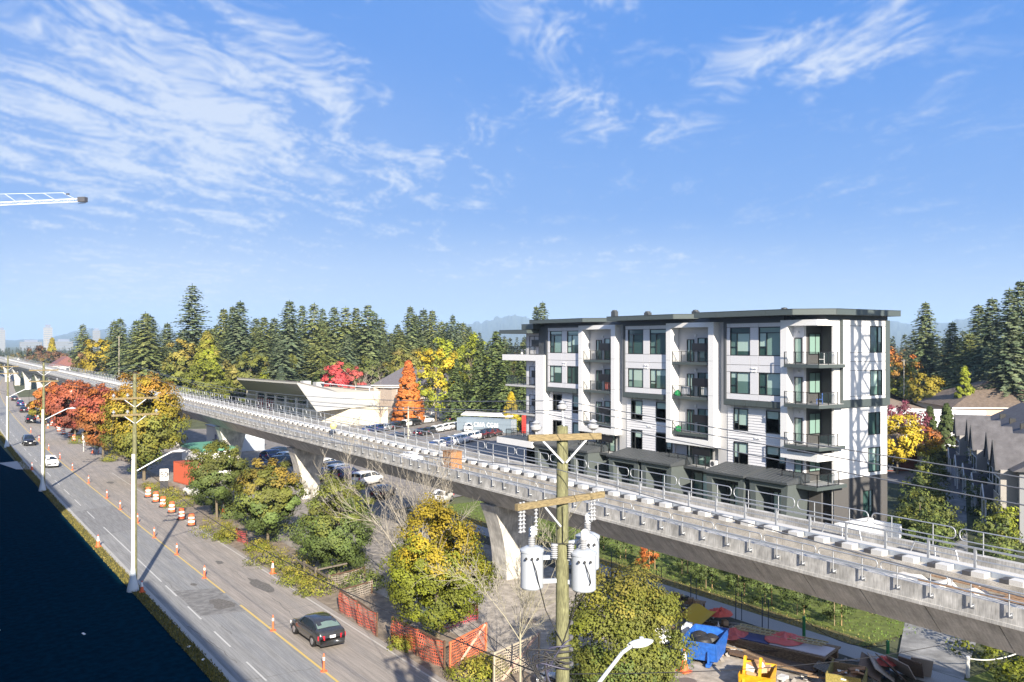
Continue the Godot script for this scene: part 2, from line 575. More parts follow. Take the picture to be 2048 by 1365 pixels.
func grass_tufts() -> void:
	var m := MB.new()
	rng.seed = 77
	for i in 14000:
		var s := 25.0 + pow(rng.randf(), 1.6) * 190.0
		var t := rng.randf_range(12.8, 13.62)
		var y := rng.randf()
		m.col = Color(0.10, 0.105, 0.02).lerp(Color(0.24, 0.19, 0.05), y) * rng.randf_range(0.6, 1.2)
		var d := Vector3(rng.randf_range(-1, 1), 0, rng.randf_range(-1, 1)).normalized()
		var p := V(t + bend(s), 0.10, s)
		m.tri(p - d * 0.035, p + d * 0.035, p + Vector3(rng.randf_range(-.06, .06), rng.randf_range(0.06, 0.16), rng.randf_range(-.06, .06)))
	var o := single("grass", m, leafmat(), "short yellowish grass blades on the strip under the poles", "grass", Vector3.ZERO, "", "stuff")
	m = MB.new()
	for i in 9000:
		var s := rng.randf_range(31.0, 84.0)
		var t := 45.1 + pow(rng.randf(), 1.5) * 14.0
		var y := clampf(1.3 - (t - 45.0) * 0.6 + rng.randf_range(-.5, .4), 0, 1)
		m.col = Color(0.09, 0.15, 0.02).lerp(Color(0.30, 0.23, 0.08), y) * rng.randf_range(0.6, 1.25)
		var d := Vector3(rng.randf_range(-1, 1), 0, rng.randf_range(-1, 1)).normalized()
		var p := V(t, 0.03, s)
		m.tri(p - d * 0.05, p + d * 0.05, p + Vector3(rng.randf_range(-.08, .08), rng.randf_range(0.04, 0.13), rng.randf_range(-.08, .08)))
	single("grass", m, leafmat(), "green and dry grass blades on the lawn with young trees", "grass", Vector3.ZERO, "", "stuff")


# low mountains and the far wooded plain
func make_far() -> void:
	var f := FastNoiseLite.new()
	f.seed = 4; f.frequency = 0.9; f.fractal_octaves = 6
	# ridge heights (metres) against the angle from the camera's axis
	var keys := [[-40, 50], [-30, 55], [-27.5, 60], [-26.5, 110], [-25.5, 150], [-24.5, 160], [-23, 120], [-20, 130], [-14, 120], [-7, 130], [-4, 190], [-2, 240], [-0.5, 300], [0.5, 310], [1.5, 265], [3, 250], [6, 230], [7, 252], [8, 220], [12, 210], [20, 230], [22.5, 228], [24, 205], [25.5, 212], [26.8, 245], [27.6, 305], [28.3, 330], [30, 270], [40, 200]]
	var m := MB.new()
	var R := 9000.0
	var prev := []
	for i in 801:
		var a := -40.0 + i * 0.1
		var hgt := 100.0
		for k in keys.size() - 1:
			if a >= keys[k][0] and a <= keys[k + 1][0]:
				hgt = lerpf(keys[k][1], keys[k + 1][1], smoothstep(keys[k][0], keys[k + 1][0], a))
		var az := deg_to_rad(a + YAW)
		var row := []
		for j in 9:
			var q := j / 8.0
			var r := R - 3200.0 * (1.0 - q)
			var hh := hgt * pow(q, 0.8) * (1.0 + 0.14 * f.get_noise_2d(a * 1.6, q * 2.0) + 0.05 * f.get_noise_2d(a * 7.0, q * 5.0))
			row.append(Vector3(sin(az) * r, -5.0 + hh, -cos(az) * r))
		if prev:
			for j in 8:
				m.quad(prev[j], row[j], row[j + 1], prev[j + 1])
		prev = row
	ground_piece("mountains", m, mat(0.07, 0.09, 0.07, 0.95, 0, "blotch", Vector3.ONE * 0.002), "blue hazy mountains along the horizon")


# ------------------------------------------------------------------ the elevated track
func shared(mb: MB) -> ArrayMesh:
	return mb.mesh()


func repeat_part(nm: String, me: Mesh, m: Material, parent: Node3D, at: Vector3) -> MeshInstance3D:
	var o := put(nm, me, m, parent)
	o.position = at
	return o


func loop_points(l: float, y0: float, y1: float, x: float) -> Array:
	var r := (y1 - y0) * 0.42
	var p := []
	for q in [[l - r, y1 - r, 90.0], [r, y1 - r, 180.0], [r, y0 + r, 270.0], [l - r, y0 + r, 360.0]]:
		for k in 4:
			var a := deg_to_rad(q[2] - 90.0 + k * 30.0)
			p.append(Vector3(x, q[1] + sin(a) * r, -(q[0] + cos(a) * r)))
	p.append(p[0])
	return p


func make_guideway() -> void:
	var S1 := Vector3.ONE
	var conc := mat(0.72, 0.695, 0.65, 0.85, 0, "drip", Vector3(0.6, 0.1, 0.6), "blotch", S1 * 0.12)
	var pale := mat(0.60, 0.59, 0.57, 0.85, 0, "drip", Vector3(1.2, 0.12, 1.2), "blotch", S1 * 0.10)
	var warm := mat(0.59, 0.555, 0.50, 0.85, 0, "fine", S1 * 0.3, "blotch", S1 * 0.12)
	var white := mat(0.60, 0.595, 0.58, 0.7, 0, "fine", S1 * 0.6)
	var galv := mat(0.50, 0.52, 0.55, 0.45, 0.55, "fine", S1 * 0.8)
	var steel := mat(0.33, 0.37, 0.43, 0.5, 0.4)
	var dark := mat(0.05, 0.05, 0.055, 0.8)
	var g := thing("elevated_track", "long pale concrete elevated rail track crossing the picture, still without trains", "viaduct", V(0, 7.45, 0))
	g.rotation.x = atan(0.0055)
	var A := -36.0
	var m := MB.new()
	# box girder pieces, with a narrow joint between
	var prof := [Vector2(34.1, -0.8), Vector2(35.4, -2.2), Vector2(39.1, -2.2), Vector2(40.4, -0.8), Vector2(40.4, -0.63), Vector2(34.1, -0.63)]
	m.prism(prof, Vector3.ZERO, Vector3.RIGHT, Vector3.UP, Vector3(0, 0, -2.955))
	var seg := shared(m)
	for k in 150:
		var o := repeat_part("girder_segment", seg, conc, g, Vector3(0, 0, -(A + k * 3.0)))
	m = MB.new(); m.prism(prof, Vector3(0, 0, -(A + 450.0)), Vector3.RIGHT, Vector3.UP, Vector3(0, 0, -300))
	m.prism([Vector2(34.2, -0.82), Vector2(35.43, -2.17), Vector2(39.07, -2.17), Vector2(40.3, -0.82)], Vector3(0, 0, -A), Vector3.RIGHT, Vector3.UP, Vector3(0, 0, -450))
	part("girder_core", m, mat(0.2, 0.195, 0.185, 0.9), g)
	# parapets
	m = MB.new(); m.box(Vector3(34.0, -0.74, -11.98), Vector3(34.42, 0.0, 0)); m.box(Vector3(33.93, -0.80, -11.98), Vector3(34.06, -0.66, 0))
	var pn := shared(m)
	m = MB.new(); m.box(Vector3(40.0, -0.63, -11.98), Vector3(40.38, 0.17, 0))
	var pf := shared(m)
	for k in 42:
		repeat_part("parapet", pn, pale, g, Vector3(0, 0, -(A + k * 12.0)))
		repeat_part("parapet", pf, pale, g, Vector3(0, 0, -(A + k * 12.0)))
	m = MB.new()
	m.box(Vector3(34.0, -0.8, -(A + 504 + 240)), Vector3(34.4, 0, -(A + 504))); m.box(Vector3(40.0, -0.8, -(A + 504 + 240)), Vector3(40.4, 0.15, -(A + 504)))
	part("far_parapets", m, pale, g)
	# floor inside, raised plinths of both tracks
	m = MB.new(); m.box(Vector3(34.42, -0.63, -(A + 700)), Vector3(40.0, -0.60, -A))
	part("deck", m, warm, g)
	m = MB.new(); m.box(Vector3(36.45, -0.60, -5.98), Vector3(37.55, 0.12, 0))
	var pl := shared(m)
	m = MB.new(); m.box(Vector3(35.0, -0.60, -5.98), Vector3(35.6, -0.28, 0))
	var pl2 := shared(m)
	for k in 66:
		repeat_part("plinth", pl, warm, g, Vector3(0, 0, -(A + k * 6.0)))
		repeat_part("plinth", pl2, warm, g, Vector3(0, 0, -(A + k * 6.0)))
	m = MB.new(); m.box(Vector3(36.45, -0.6, -(A + 640)), Vector3(37.55, 0.12, -(A + 396))); m.box(Vector3(35.0, -0.6, -(A + 640)), Vector3(35.6, -0.28, -(A + 396)))
	part("far_plinths", m, warm, g)
	# rail seats: white blocks each with a dark block shaped in for its shadow
	m = MB.new(); m.box(Vector3(36.48, 0.12, -0.55), Vector3(36.95, 0.34, 0))
	var rs := shared(m)
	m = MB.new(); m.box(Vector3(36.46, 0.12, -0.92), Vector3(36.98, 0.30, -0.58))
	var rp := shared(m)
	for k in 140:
		repeat_part("seat_shadow_block", rp, dark, g, Vector3(0, 0, -(A + k * 1.55)))
	for k in 200:
		repeat_part("rail_seat", rs, white, g, Vector3(0, 0, -(A + k * 1.55)))
	m = MB.new()
	for k in range(200, 330):
		m.box(Vector3(36.5, 0.12, -(A + k * 1.55) - 0.62), Vector3(36.95, 0.30, -(A + k * 1.55)))
	var st := part("far_rail_seats", m, white, g)
	st.set_meta("kind", "stuff")
	m = MB.new(); m.box(Vector3(37.02, 0.12, -(A + 620)), Vector3(37.10, 0.34, -A)); m.box(Vector3(37.38, 0.12, -(A + 620)), Vector3(37.44, 0.26, -A))
	part("running_rail", m, steel, g)
	m = MB.new(); m.box(Vector3(35.24, -0.28, -(A + 620)), Vector3(35.32, -0.12, -A))
	part("running_rail", m, steel, g)
	# cable strip and rounded cover beside the far parapet
	m = MB.new(); m.tube(Vector3(38.95, -0.18, -A), Vector3(38.95, -0.18, -(A + 620)), 0.2, 0.2, 8); m.box(Vector3(38.7, -0.6, -(A + 620)), Vector3(39.2, -0.2, -A))
	part("cable_duct", m, mat(0.52, 0.52, 0.52, 0.7, 0, "fine", S1 * 0.6), g)
	m = MB.new(); m.box(Vector3(37.75, -0.1, -(A + 620)), Vector3(37.95, -0.02, -A)); m.box(Vector3(37.8, -0.6, -(A + 620)), Vector3(37.86, -0.1, -A))
	part("power_rail", m, steel, g)
	# tall posts of the middle handrail
	m = MB.new(); m.box(Vector3(37.40, 0.0, -0.05), Vector3(37.50, 1.12, 0.05)); m.box(Vector3(37.34, 0.12, -0.12), Vector3(37.56, 0.16, 0.12))
	var po := shared(m)
	for k in 140:
		repeat_part("handrail_post", po, galv, g, Vector3(0, 0, -(A + k * 2.1)))
	m = MB.new(); m.box(Vector3(37.41, 1.06, -(A + 300)), Vector3(37.49, 1.13, -A)); m.box(Vector3(37.42, 0.58, -(A + 300)), Vector3(37.48, 0.62, -A))
	part("handrail", m, galv, g)
	# outer railings: rounded loops on posts
	m = MB.new(); m.path(loop_points(2.95, 0.26, 0.60, 33.86), 0.028, 6)
	for z in [0.75, 2.2]:
		m.tube(Vector3(33.88, 0.6, -z), Vector3(33.88, -0.36, -z), 0.028, 0.028, 6)
		m.tube(Vector3(33.88, -0.34, -z), Vector3(34.02, -0.30, -z + 0.06), 0.03, 0.03, 6)
		m.box(Vector3(33.97, -0.42, -z - 0.1), Vector3(34.0, -0.24, -z + 0.1))
	var ln := shared(m)
	m = MB.new(); m.path(loop_points(4.35, 0.68, 1.22, 40.2), 0.03, 6)
	for z in [1.1, 3.25]:
		m.tube(Vector3(40.2, 1.22, -z), Vector3(40.2, 0.15, -z), 0.03, 0.03, 6)
	var lf := shared(m)
	for k in 120:
		repeat_part("railing_panel", ln, galv, g, Vector3(0, 0, -(A + k * 3.1)))
	for k in 82:
		repeat_part("railing_panel", lf, galv, g, Vector3(0, 0, -(A + k * 4.55)))
	m = MB.new()
	for k in range(0, 60):
		m.box(Vector3(33.86, 0.55, -(A + 372 + k * 3.1) - 3.0), Vector3(33.9, 0.6, -(A + 372 + k * 3.1))); m.box(Vector3(33.86, -0.3, -(A + 372 + k * 3.1) - 1.5), Vector3(33.92, 0.6, -(A + 372 + k * 3.1) - 1.42))
		m.box(Vector3(40.18, 1.0, -(A + 372 + k * 3.1) - 3.0), Vector3(40.24, 1.1, -(A + 372 + k * 3.1))); m.box(Vector3(40.18, 0.1, -(A + 372 + k * 3.1) - 1.5), Vector3(40.24, 1.1, -(A + 372 + k * 3.1) - 1.42))
	st = part("far_railings", m, galv, g)
	st.set_meta("kind", "stuff")
	# low bent guard bars standing in the near right of the trough
	for k in [22.5, 27.5]:
		m = MB.new(); m.path([Vector3(39.5, -0.5, -k), Vector3(39.6, 0.32, -k - 0.3), Vector3(39.6, 0.34, -k - 2.3), Vector3(39.5, -0.5, -k - 2.6)], 0.04, 6)
		m.tube(Vector3(39.6, 0.33, -k - 1.3), Vector3(39.5, -0.5, -k - 1.2), 0.035, 0.035, 6)
		part("guard_bar", m, galv, g)
	# rubble along the trough
	m = MB.new()
	rng.seed = 12
	for i in 500:
		var s := rng.randf_range(-10, 150)
		m.col = Color(0.3, 0.12, 0.06).lerp(Color(0.45, 0.42, 0.38), float(rng.randf() > 0.35)) * rng.randf_range(0.5, 1.1)
		m.obox(Transform3D(Basis(Vector3.UP, rng.randf() * 3.0), Vector3(rng.randf_range(34.43, 36.4), -0.58, -s)), Vector3(rng.randf_range(.03, .12), rng.randf_range(.03, .08), rng.randf_range(.05, .3)))
	st = part("rubble", m, vmat(), g)
	st.set_meta("kind", "stuff")
	# piers
	var k := 0
	for s in [55.8, 96.9, 125.6, 160.0, 196.0, 232.0, 268.0, 306.0, 345.0, 385.0, 425.0, 470.0]:
		pier(s, k, conc)
		k += 1
	# things standing on the track
	var cr := thing("plywood_crate", "tall plywood box standing on the elevated track", "crate", V(34.9, 7.12, 60.6))
	m = MB.new(); m.box(Vector3(0, 0, -1.25), Vector3(1.0, 1.75, 0)); part("crate_side", m, mat(0.46, 0.22, 0.09, 0.8, 0, "wood", Vector3(0.3, 2, 0.3)), cr)
	m = MB.new(); m.box(Vector3(-0.05, 1.75, -1.3), Vector3(1.05, 1.80, 0.05)); part("lid", m, mat(0.35, 0.18, 0.08, 0.8, 0, "wood", S1), cr)
	var bx := thing("wrapped_pallet", "white wrapped bundle on the elevated track beside the plywood box", "bundle", V(34.75, 7.12, 67.0))
	m = MB.new(); m.box(Vector3(0, 0.12, -2.2), Vector3(1.1, 0.75, 0)); m.box(Vector3(0.1, 0.75, -1.7), Vector3(0.95, 0.98, -0.5)); part("wrapping", m, mat(0.75, 0.75, 0.76, 0.5), bx)
	m = MB.new()
	for i in 4:
		m.box(Vector3(0, 0, -0.3 - i * 0.55), Vector3(1.1, 0.12, -0.1 - i * 0.55))
	part("bearer", m, mat(0.3, 0.22, 0.13), bx)
	var fr := thing("metal_cart", "grey tube frame cart on the elevated track near the plywood box", "cart", V(34.8, 7.12, 63.2))
	m = MB.new()
	for x in [0.0, 0.9]:
		for z in [0.0, -0.8, -1.6]:
			m.tube(Vector3(x, 0.1, z), Vector3(x, 1.0, z), 0.03, 0.03, 5)
		for y in [0.15, 0.55, 1.0]:
			m.tube(Vector3(x, y, 0), Vector3(x, y, -1.6), 0.03, 0.03, 5)
	for z in [0.0, -1.6]:
		m.tube(Vector3(0, 1, z), Vector3(0.9, 1, z), 0.03, 0.03, 5)
	part("frame", m, steel, fr)
	m = MB.new()
	for x in [0.0, 0.9]:
		for z in [-0.1, -1.5]:
			m.tube(Vector3(x - 0.03, 0.1, z), Vector3(x + 0.03, 0.1, z), 0.1, 0.1, 8, true)
	part("wheel", m, dark, fr)
	m = MB.new(); m.lathe(Vector3.ZERO, [Vector2(0.01, -0.35), Vector2(0.25, -0.25), Vector2(0.36, 0), Vector2(0.25, 0.25), Vector2(0.01, 0.35)], 12)
	var ball := single("yellow_marker", m, mat(0.78, 0.62, 0.22, 0.6), "round yellow marker ball above the elevated track", "marker", Vector3.ZERO)
	ball.position = V(36.0, 8.9, 86.5)
	m = MB.new(); m.tube(Vector3(0, -1.2, 0), Vector3(0, -0.3, 0), 0.03, 0.03, 5)
	part("stalk", m, galv, ball)
	# long sheets of timber and plastic lying in the near trough
	var tb := thing("timber_stack", "loose timber and plastic sheeting lying in the track trough at right", "timber", V(34.5, 7.05, 15.0))
	rng.seed = 5
	for i in 7:
		m = MB.new(); m.obox(Transform3D(Basis(Vector3.UP, rng.randf_range(-.06, .06)), Vector3(0.35 + i * 0.2, 0.30 + rng.randf() * 0.2, -4.0 + rng.randf() * 3.0)), Vector3(0.16, 0.05, rng.randf_range(4, 7)))
		part("plank", m, mat(0.42, 0.26, 0.15, 0.85, 0, "wood", Vector3(1, 1, 0.2)), tb)
	m = MB.new()
	for i in 24:
		var p0 := Vector3(0.1, 0.3 + 0.10 * sin(i * 1.7), 2.0 - i * 0.42)
		var p1 := Vector3(0.1, 0.3 + 0.10 * sin(i * 1.7 + 1.7), 2.0 - i * 0.42 - 0.42)
		m.quad(p0, p0 + Vector3(1.4, 0.10 * cos(i * 2.3), 0), p1 + Vector3(1.4, 0.10 * cos(i * 2.3 + 2.3), 0), p1)
	part("plastic_sheet", m, mat(0.66, 0.62, 0.56, 0.45), tb)


func pier(s: float, k: int, conc: Material) -> void:
	var top := 7.45 + 0.0055 * s - 2.26
	var words := ["nearest the camera", "second from the camera, behind the car park vans", "third from the camera", "fourth from the camera", "fifth from the camera", "sixth from the camera", "seventh from the camera", "eighth from the camera", "ninth from the camera", "tenth from the camera", "eleventh from the camera", "farthest from the camera"]
	var o := thing("track_pier", "flared concrete pier under the elevated track, " + words[k], "pier", V(37.25, 0, s), 0.0, "piers of the elevated track")
	var m := MB.new()
	var sh := []
	for i in 13:
		var f := i / 12.0
		sh.append(Vector2(0.95 + 1.15 * pow(f, 2.2), top * f))
	var poly := []
	for q in sh:
		poly.append(q)
	for i in 13:
		poly.append(Vector2(-sh[12 - i].x, sh[12 - i].y))
	m.prism(poly, Vector3(0, 0, 0.95), Vector3.RIGHT, Vector3.UP, Vector3(0, 0, -1.9))
	part("shaft", m, conc, o)
	m = MB.new(); m.box(Vector3(-1.6, top + 0.005, -0.7), Vector3(1.6, top + 0.16, 0.7))
	part("bearing", m, mat(0.06, 0.06, 0.065), o)


# ------------------------------------------------------------------ the five-storey apartment block
const BT := 65.2   # plane of the white frames towards the track
const BS := 49.9   # plane of the end wall
var M := {}

# box on a face: a = along the face (s on the front, t on the end), d = distance out of the face
func fbox(m: MB, face: String, a0: float, a1: float, y0: float, y1: float, d0: float, d1: float) -> void:
	if face == "front":
		m.box(Vector3(BT - maxf(d0, d1), y0, -maxf(a0, a1)), Vector3(BT - minf(d0, d1), y1, -minf(a0, a1)))
	else:
		m.box(Vector3(minf(a0, a1), y0, -(BS - minf(d0, d1))), Vector3(maxf(a0, a1), y1, -(BS - maxf(d0, d1))))


# a window set into a hole: frame bars, then panes; casement = which side holds the narrow opening sash
func bwin(face: String, a0: float, a1: float, y0: float, y1: float, d: float, casement: int, transom: bool, root: Node3D) -> void:
	var m := MB.new()
	var f := 0.07
	var lo := minf(a0, a1)
	var hi := maxf(a0, a1)
	fbox(m, face, lo, lo + f, y0, y1, d - 0.12, d + 0.03); fbox(m, face, hi - f, hi, y0, y1, d - 0.12, d + 0.03)
	fbox(m, face, lo + f, hi - f, y0, y0 + f, d - 0.12, d + 0.03); fbox(m, face, lo + f, hi - f, y1 - f, y1, d - 0.12, d + 0.03)
	var ty := y1
	if transom:
		ty = y1 - (y1 - y0) * 0.2
		fbox(m, face, lo + f, hi - f, ty - 0.035, ty + 0.035, d - 0.1, d + 0.02)
	var w := hi - lo
	var x := lo + w * (0.34 if casement < 0 else 0.66)
	if casement == 0:
		x = lo + w * 0.5
	fbox(m, face, x - 0.035, x + 0.035, y0 + f, ty - f * 0.5, d - 0.1, d + 0.02)
	var sy := y0 + (ty - y0) * 0.38
	var s0 := lo + f if casement < 0 else x
	var s1 := x if casement < 0 else hi - f
	if casement != 0:
		fbox(m, face, s0, s1, sy - 0.03, sy + 0.03, d - 0.1, d + 0.015)
	var win := wpart("window", m, M.frame, root)
	var panes := [[lo + f, x, y0 + f, ty - f * 0.5], [x, hi - f, y0 + f, ty - f * 0.5]]
	if transom:
		panes.append([lo + f, hi - f, ty, y1 - f])
	for p in panes:
		m = MB.new()
		fbox(m, face, p[0], p[1], p[2], p[3], d - 0.09, d - 0.07)
		var o := put("pane", m.mesh(root.position), [M.glass, M.glass2, M.glass, M.glass3][rng.randi() % 4], win)
		# a blind or curtain behind part of the glass
		if rng.randf() < 0.5:
			m = MB.new()
			var k := rng.randf_range(0.25, 1.0)
			fbox(m, face, p[0] + 0.03, p[1] - 0.03, p[3] - (p[3] - p[2]) * k, p[3] - 0.02, d - 0.069, d - 0.064)
			put("blind", m.mesh(root.position), M.blind, win)


func make_block() -> void:
	var S1 := Vector3.ONE
	rng.seed = 2024
	M.white = mat(0.80, 0.80, 0.81, 0.6, 0, "fine", S1 * 0.25)
	M.panel = mat(0.72, 0.72, 0.76, 0.55, 0, "fine", S1 * 0.3)
	M.siding = mat(0.74, 0.74, 0.77, 0.65, 0, "fine", S1 * 0.4)
	M.dark = mat(0.065, 0.072, 0.080, 0.5, 0, "fine", S1 * 0.3)
	M.fascia = mat(0.085, 0.105, 0.105, 0.4, 0.1, "fine", S1 * 0.3)
	M.portal = mat(0.095, 0.112, 0.112, 0.55, 0, "fine", S1 * 0.3)
	M.brick = mat(0.085, 0.082, 0.082, 0.85, 0, "fine", S1 * 0.6)
	M.frame = mat(0.018, 0.021, 0.022, 0.4)
	M.glass = glassy(0.035, 0.075, 0.068)
	M.glass2 = glassy(0.09, 0.16, 0.145)
	M.glass3 = glassy(0.17, 0.27, 0.24)
	M.blind = glassy(0.34, 0.46, 0.42)
	M.black = mat(0.012, 0.012, 0.014, 0.35)
	M.soffit = mat(0.42, 0.42, 0.43, 0.7)
	M.slab = mat(0.40, 0.40, 0.40, 0.75)
	var b := thing("apartment_block", "white five-storey apartment block with grey roof slabs and boxed balconies", "building", V(70.0, 0, 70.0))
	var m := MB.new()
	# solid core: between the recesses, and behind them
	for q in [[95.4, 91.7, 66.3], [90.3, 83.0, 66.12], [83.0, 77.0, 66.35], [77.0, 68.3, 66.12], [68.3, 62.2, 66.35], [62.2, 53.9, 66.12]]:
		m.box(V(q[2], 0, q[1]), V(75.2, 19.45, q[0]))
	m.box(V(66.9, 0, 90.3), V(75.2, 19.45, 91.7))
	m.box(V(68.45, 0, 50.05), V(75.2, 19.45, 52.2)); m.box(V(66.32, 0, 52.2), V(75.2, 19.45, 53.95))
	wpart("wall", m, M.soffit, b)
	m = MB.new()
	# white skin of the left end and the narrow walls beside it
	fbox(m, "front", 95.45, 92.0, 5.3, 18.6, -1.0, -1.06); m.box(V(66.2, 5.3, 95.4), V(75.3, 18.6, 95.5))
	fbox(m, "front", 95.45, 92.0, 0, 5.3, -1.0, -1.06)
	wpart("end_cladding", m, M.panel, b)
	# three bays: grey surround, white panels with open joints, windows, and lap siding below
	var bays := [[90.2, 83.3], [75.7, 68.6], [60.9, 53.95]]
	for k in 3:
		var s1: float = bays[k][0]
		var s0: float = bays[k][1]
		m = MB.new()
		fbox(m, "front", s1, s1 - 0.28, 11.4, 19.42, -0.9, -0.25); fbox(m, "front", s1, s0, 11.4, 11.98, -0.9, -0.26)
		fbox(m, "front", s1 - 0.28, s0, 19.25, 19.42, -0.9, -0.27)
		wpart("bay_surround", m, M.dark, b)
		for j in 5:   # grey skirt pieces
			var w := (s1 - s0 - 0.1) / 5.0
			m = MB.new(); fbox(m, "front", s1 - 0.05 - j * w, s1 - 0.05 - (j + 1) * w + 0.03, 11.45, 11.95, -0.27, -0.23)
			wpart("skirt_panel", m, M.fascia, b)
		var a := [s1 - 0.28, s1 - 0.72, s1 - 3.2, s1 - 4.22, s0 + 0.05, s0]
		var ys := [11.98, 12.55, 14.62, 15.3, 16.18, 18.85, 19.25]
		for j in 5:
			for i in 6:
				if (j == 1 or j == 3) and (i == 1 or i == 4):
					bwin("front", a[j], a[j + 1], ys[i], ys[i + 1], -0.42, -1 if j == 3 else 1, i == 4, b) if j == 1 else bwin("front", a[j], a[j + 1], ys[i], ys[i + 1], -0.42, 1 if j == 1 else 1, i == 4, b)
					continue
				if a[j] - a[j + 1] < 0.06:
					continue
				m = MB.new(); fbox(m, "front", a[j] - 0.02, a[j + 1] + 0.02, ys[i] + 0.02, ys[i + 1] - 0.02, -0.55, -0.37)
				wpart("panel", m, M.panel, b)
		m = MB.new(); fbox(m, "front", s1 - 0.28, s0, 11.98, 19.25, -0.9, -0.56)
		wpart("bay_backing", m, M.black, b)
		# siding, floors two and three, around four windows
		var w0 := [[s1 - 0.75, s1 - 2.55], [s1 - 4.7, s0 + 0.02]]
		var courses := []
		var y := 5.35
		m = MB.new()
		while y < 11.4:
			var y1 := minf(y + 0.26, 11.4)
			var cuts := []
			for q in [[5.55, 7.85], [9.05, 11.1]]:
				if y1 > q[0] + 0.02 and y < q[1] - 0.02:
					cuts = w0
			var x := s1
			for q in cuts:
				lap(m, x, q[0], y, y1); x = q[1]
			if x > s0 + 0.05:
				lap(m, x, s0, y, y1)
			y += 0.26
		wpart("siding", m, M.siding, b)
		for q in w0:
			bwin("front", q[0], q[1], 9.05, 11.1, -0.85, 1 if q == w0[0] else -1, false, b)
			bwin("front", q[0], q[1], 5.55, 7.85, -0.85, 1 if q == w0[0] else -1, false, b)
		# small white vent hoods between the windows
		for q in [[15.0, 14.75, -0.30], [8.42, 8.3, -0.78]]:
			m = MB.new()
			for j in 2:
				fbox(m, "front", s1 - 3.62 - j * 0.36, s1 - 3.62 - j * 0.36 + 0.26, q[0] - 0.06, q[0] + 0.06, q[2], q[2] - 0.2)
				if q[0] > 10:
					fbox(m, "front", s1 - 3.62 - j * 0.36, s1 - 3.62 - j * 0.36 + 0.26, q[0] - 0.36, q[0] - 0.24, q[2], q[2] - 0.2)
			wpart("vent_hood", m, M.white, b)
	# boxed balconies
	for k in 2:
		var s1: float = [83.3, 68.6][k]
		var s0: float = [76.7, 61.95][k]
		m = MB.new()
		fbox(m, "front", s1, s1 - 0.72, 7.1, 19.42, -1.1, 0.0); fbox(m, "front", s0 + 0.72, s0, 7.1, 19.42, -0.95, 0.0)
		fbox(m, "front", s1 - 0.72, s0 + 0.72, 18.95, 19.42, -1.1, 0.0); fbox(m, "front", s1 - 0.72, s0 + 0.72, 7.1, 7.75, -0.95, -0.004)
		wpart("balcony_frame", m, M.white, b)
		for y in [12.2, 15.6]:   # shadow joints of the frame cladding
			m = MB.new()
			fbox(m, "front", s1 + 0.002, s1 - 0.722, y, y + 0.02, -0.2, 0.003); fbox(m, "front", s0 + 0.722, s0 - 0.002, y, y + 0.02, -0.85, 0.003)
			wpart("joint", m, M.dark, b)
		for i in 4:
			balcony(b, s1 - 0.72, s0 + 0.72, [15.45, 11.95, 8.3, 5.05][i], i, k)
	corner_balconies(b)
	left_end(b)
	end_wall(b)
	roofs(b)
	portals(b)
	balcony_clutter()


func lap(m: MB, a1: float, a0: float, y0: float, y1: float) -> void:
	# one course of lapped boards: leans out at its foot
	var p := [V(BT + 0.84, y0, a1), V(BT + 0.84, y0, a0), V(BT + 0.89, y1, a0), V(BT + 0.89, y1, a1)]
	m.quad(p[0], p[1], p[2], p[3])
	m.quad(V(BT + 0.94, y0, a1), V(BT + 0.94, y0, a0), p[1], p[0])


func railing(root: Node3D, pts: Array, y: float) -> void:
	# posts, top rail and glass between consecutive points
	for i in pts.size() - 1:
		var a: Vector3 = pts[i]
		var b: Vector3 = pts[i + 1]
		var L := a.distance_to(b)
		var k := maxi(1, int(round(L / 1.35)))
		var m := MB.new()
		for j in k + 1:
			var p := a.lerp(b, float(j) / k)
			m.box(p + Vector3(-0.03, -0.28, -0.03), p + Vector3(0.03, 1.07, 0.03))
		m.bar(a + Vector3.UP * 1.07, b + Vector3.UP * 1.07, 0.07, 0.05)
		m.bar(a + Vector3.UP * 0.08, b + Vector3.UP * 0.08, 0.04, 0.04)
		var r := wpart("railing", m, M.black, root)
		for j in k:
			m = MB.new(); m.bar(a.lerp(b, (j + 0.06) / k) + Vector3.UP * 0.57, a.lerp(b, (j + 0.94) / k) + Vector3.UP * 0.57, 0.012, 0.92)
			put("glass_panel", m.mesh(root.position), clear_glass(), r)


func balcony(b: Node3D, s1: float, s0: float, y: float, level: int, k: int) -> void:
	var m := MB.new()
	var out := -0.12 if level < 3 else 0.35
	fbox(m, "front", s1, s0, y - 0.22, y, -1.12, out - 0.06)
	wpart("balcony_slab", m, M.slab, b)
	m = MB.new(); fbox(m, "front", s1, s0, y - 0.27, y + 0.02, out - 0.055, out)
	wpart("slab_edge", m, M.dark if level == 3 else M.fascia, b)
	railing(b, [V(BT - out + 0.06, y, s1 - 0.05), V(BT - out + 0.06, y, s0 + 0.05)], y)
	# back wall: door on the left, wide window on the right, wall lamp above
	bwin("front", s1 - 1.25, s1 - 2.2, y + 0.02, y + 2.3, -1.06, 0, false, b)
	bwin("front", s1 - 2.75, s0 + 0.45, y + 0.02, y + 2.45, -1.06, 0, false, b)
	m = MB.new(); fbox(m, "front", s1 - 2.55, s1 - 2.4, y + 2.55, y + 2.8, -1.14, -0.98)
	wpart("wall_lamp", m, M.white, b)
	# dark privacy screen hung in the right half
	m = MB.new(); fbox(m, "front", s1 - 2.75, s0 + 0.02, y + 1.12, y + 1.9, -0.30, -0.26)
	wpart("privacy_screen", m, M.black, b)


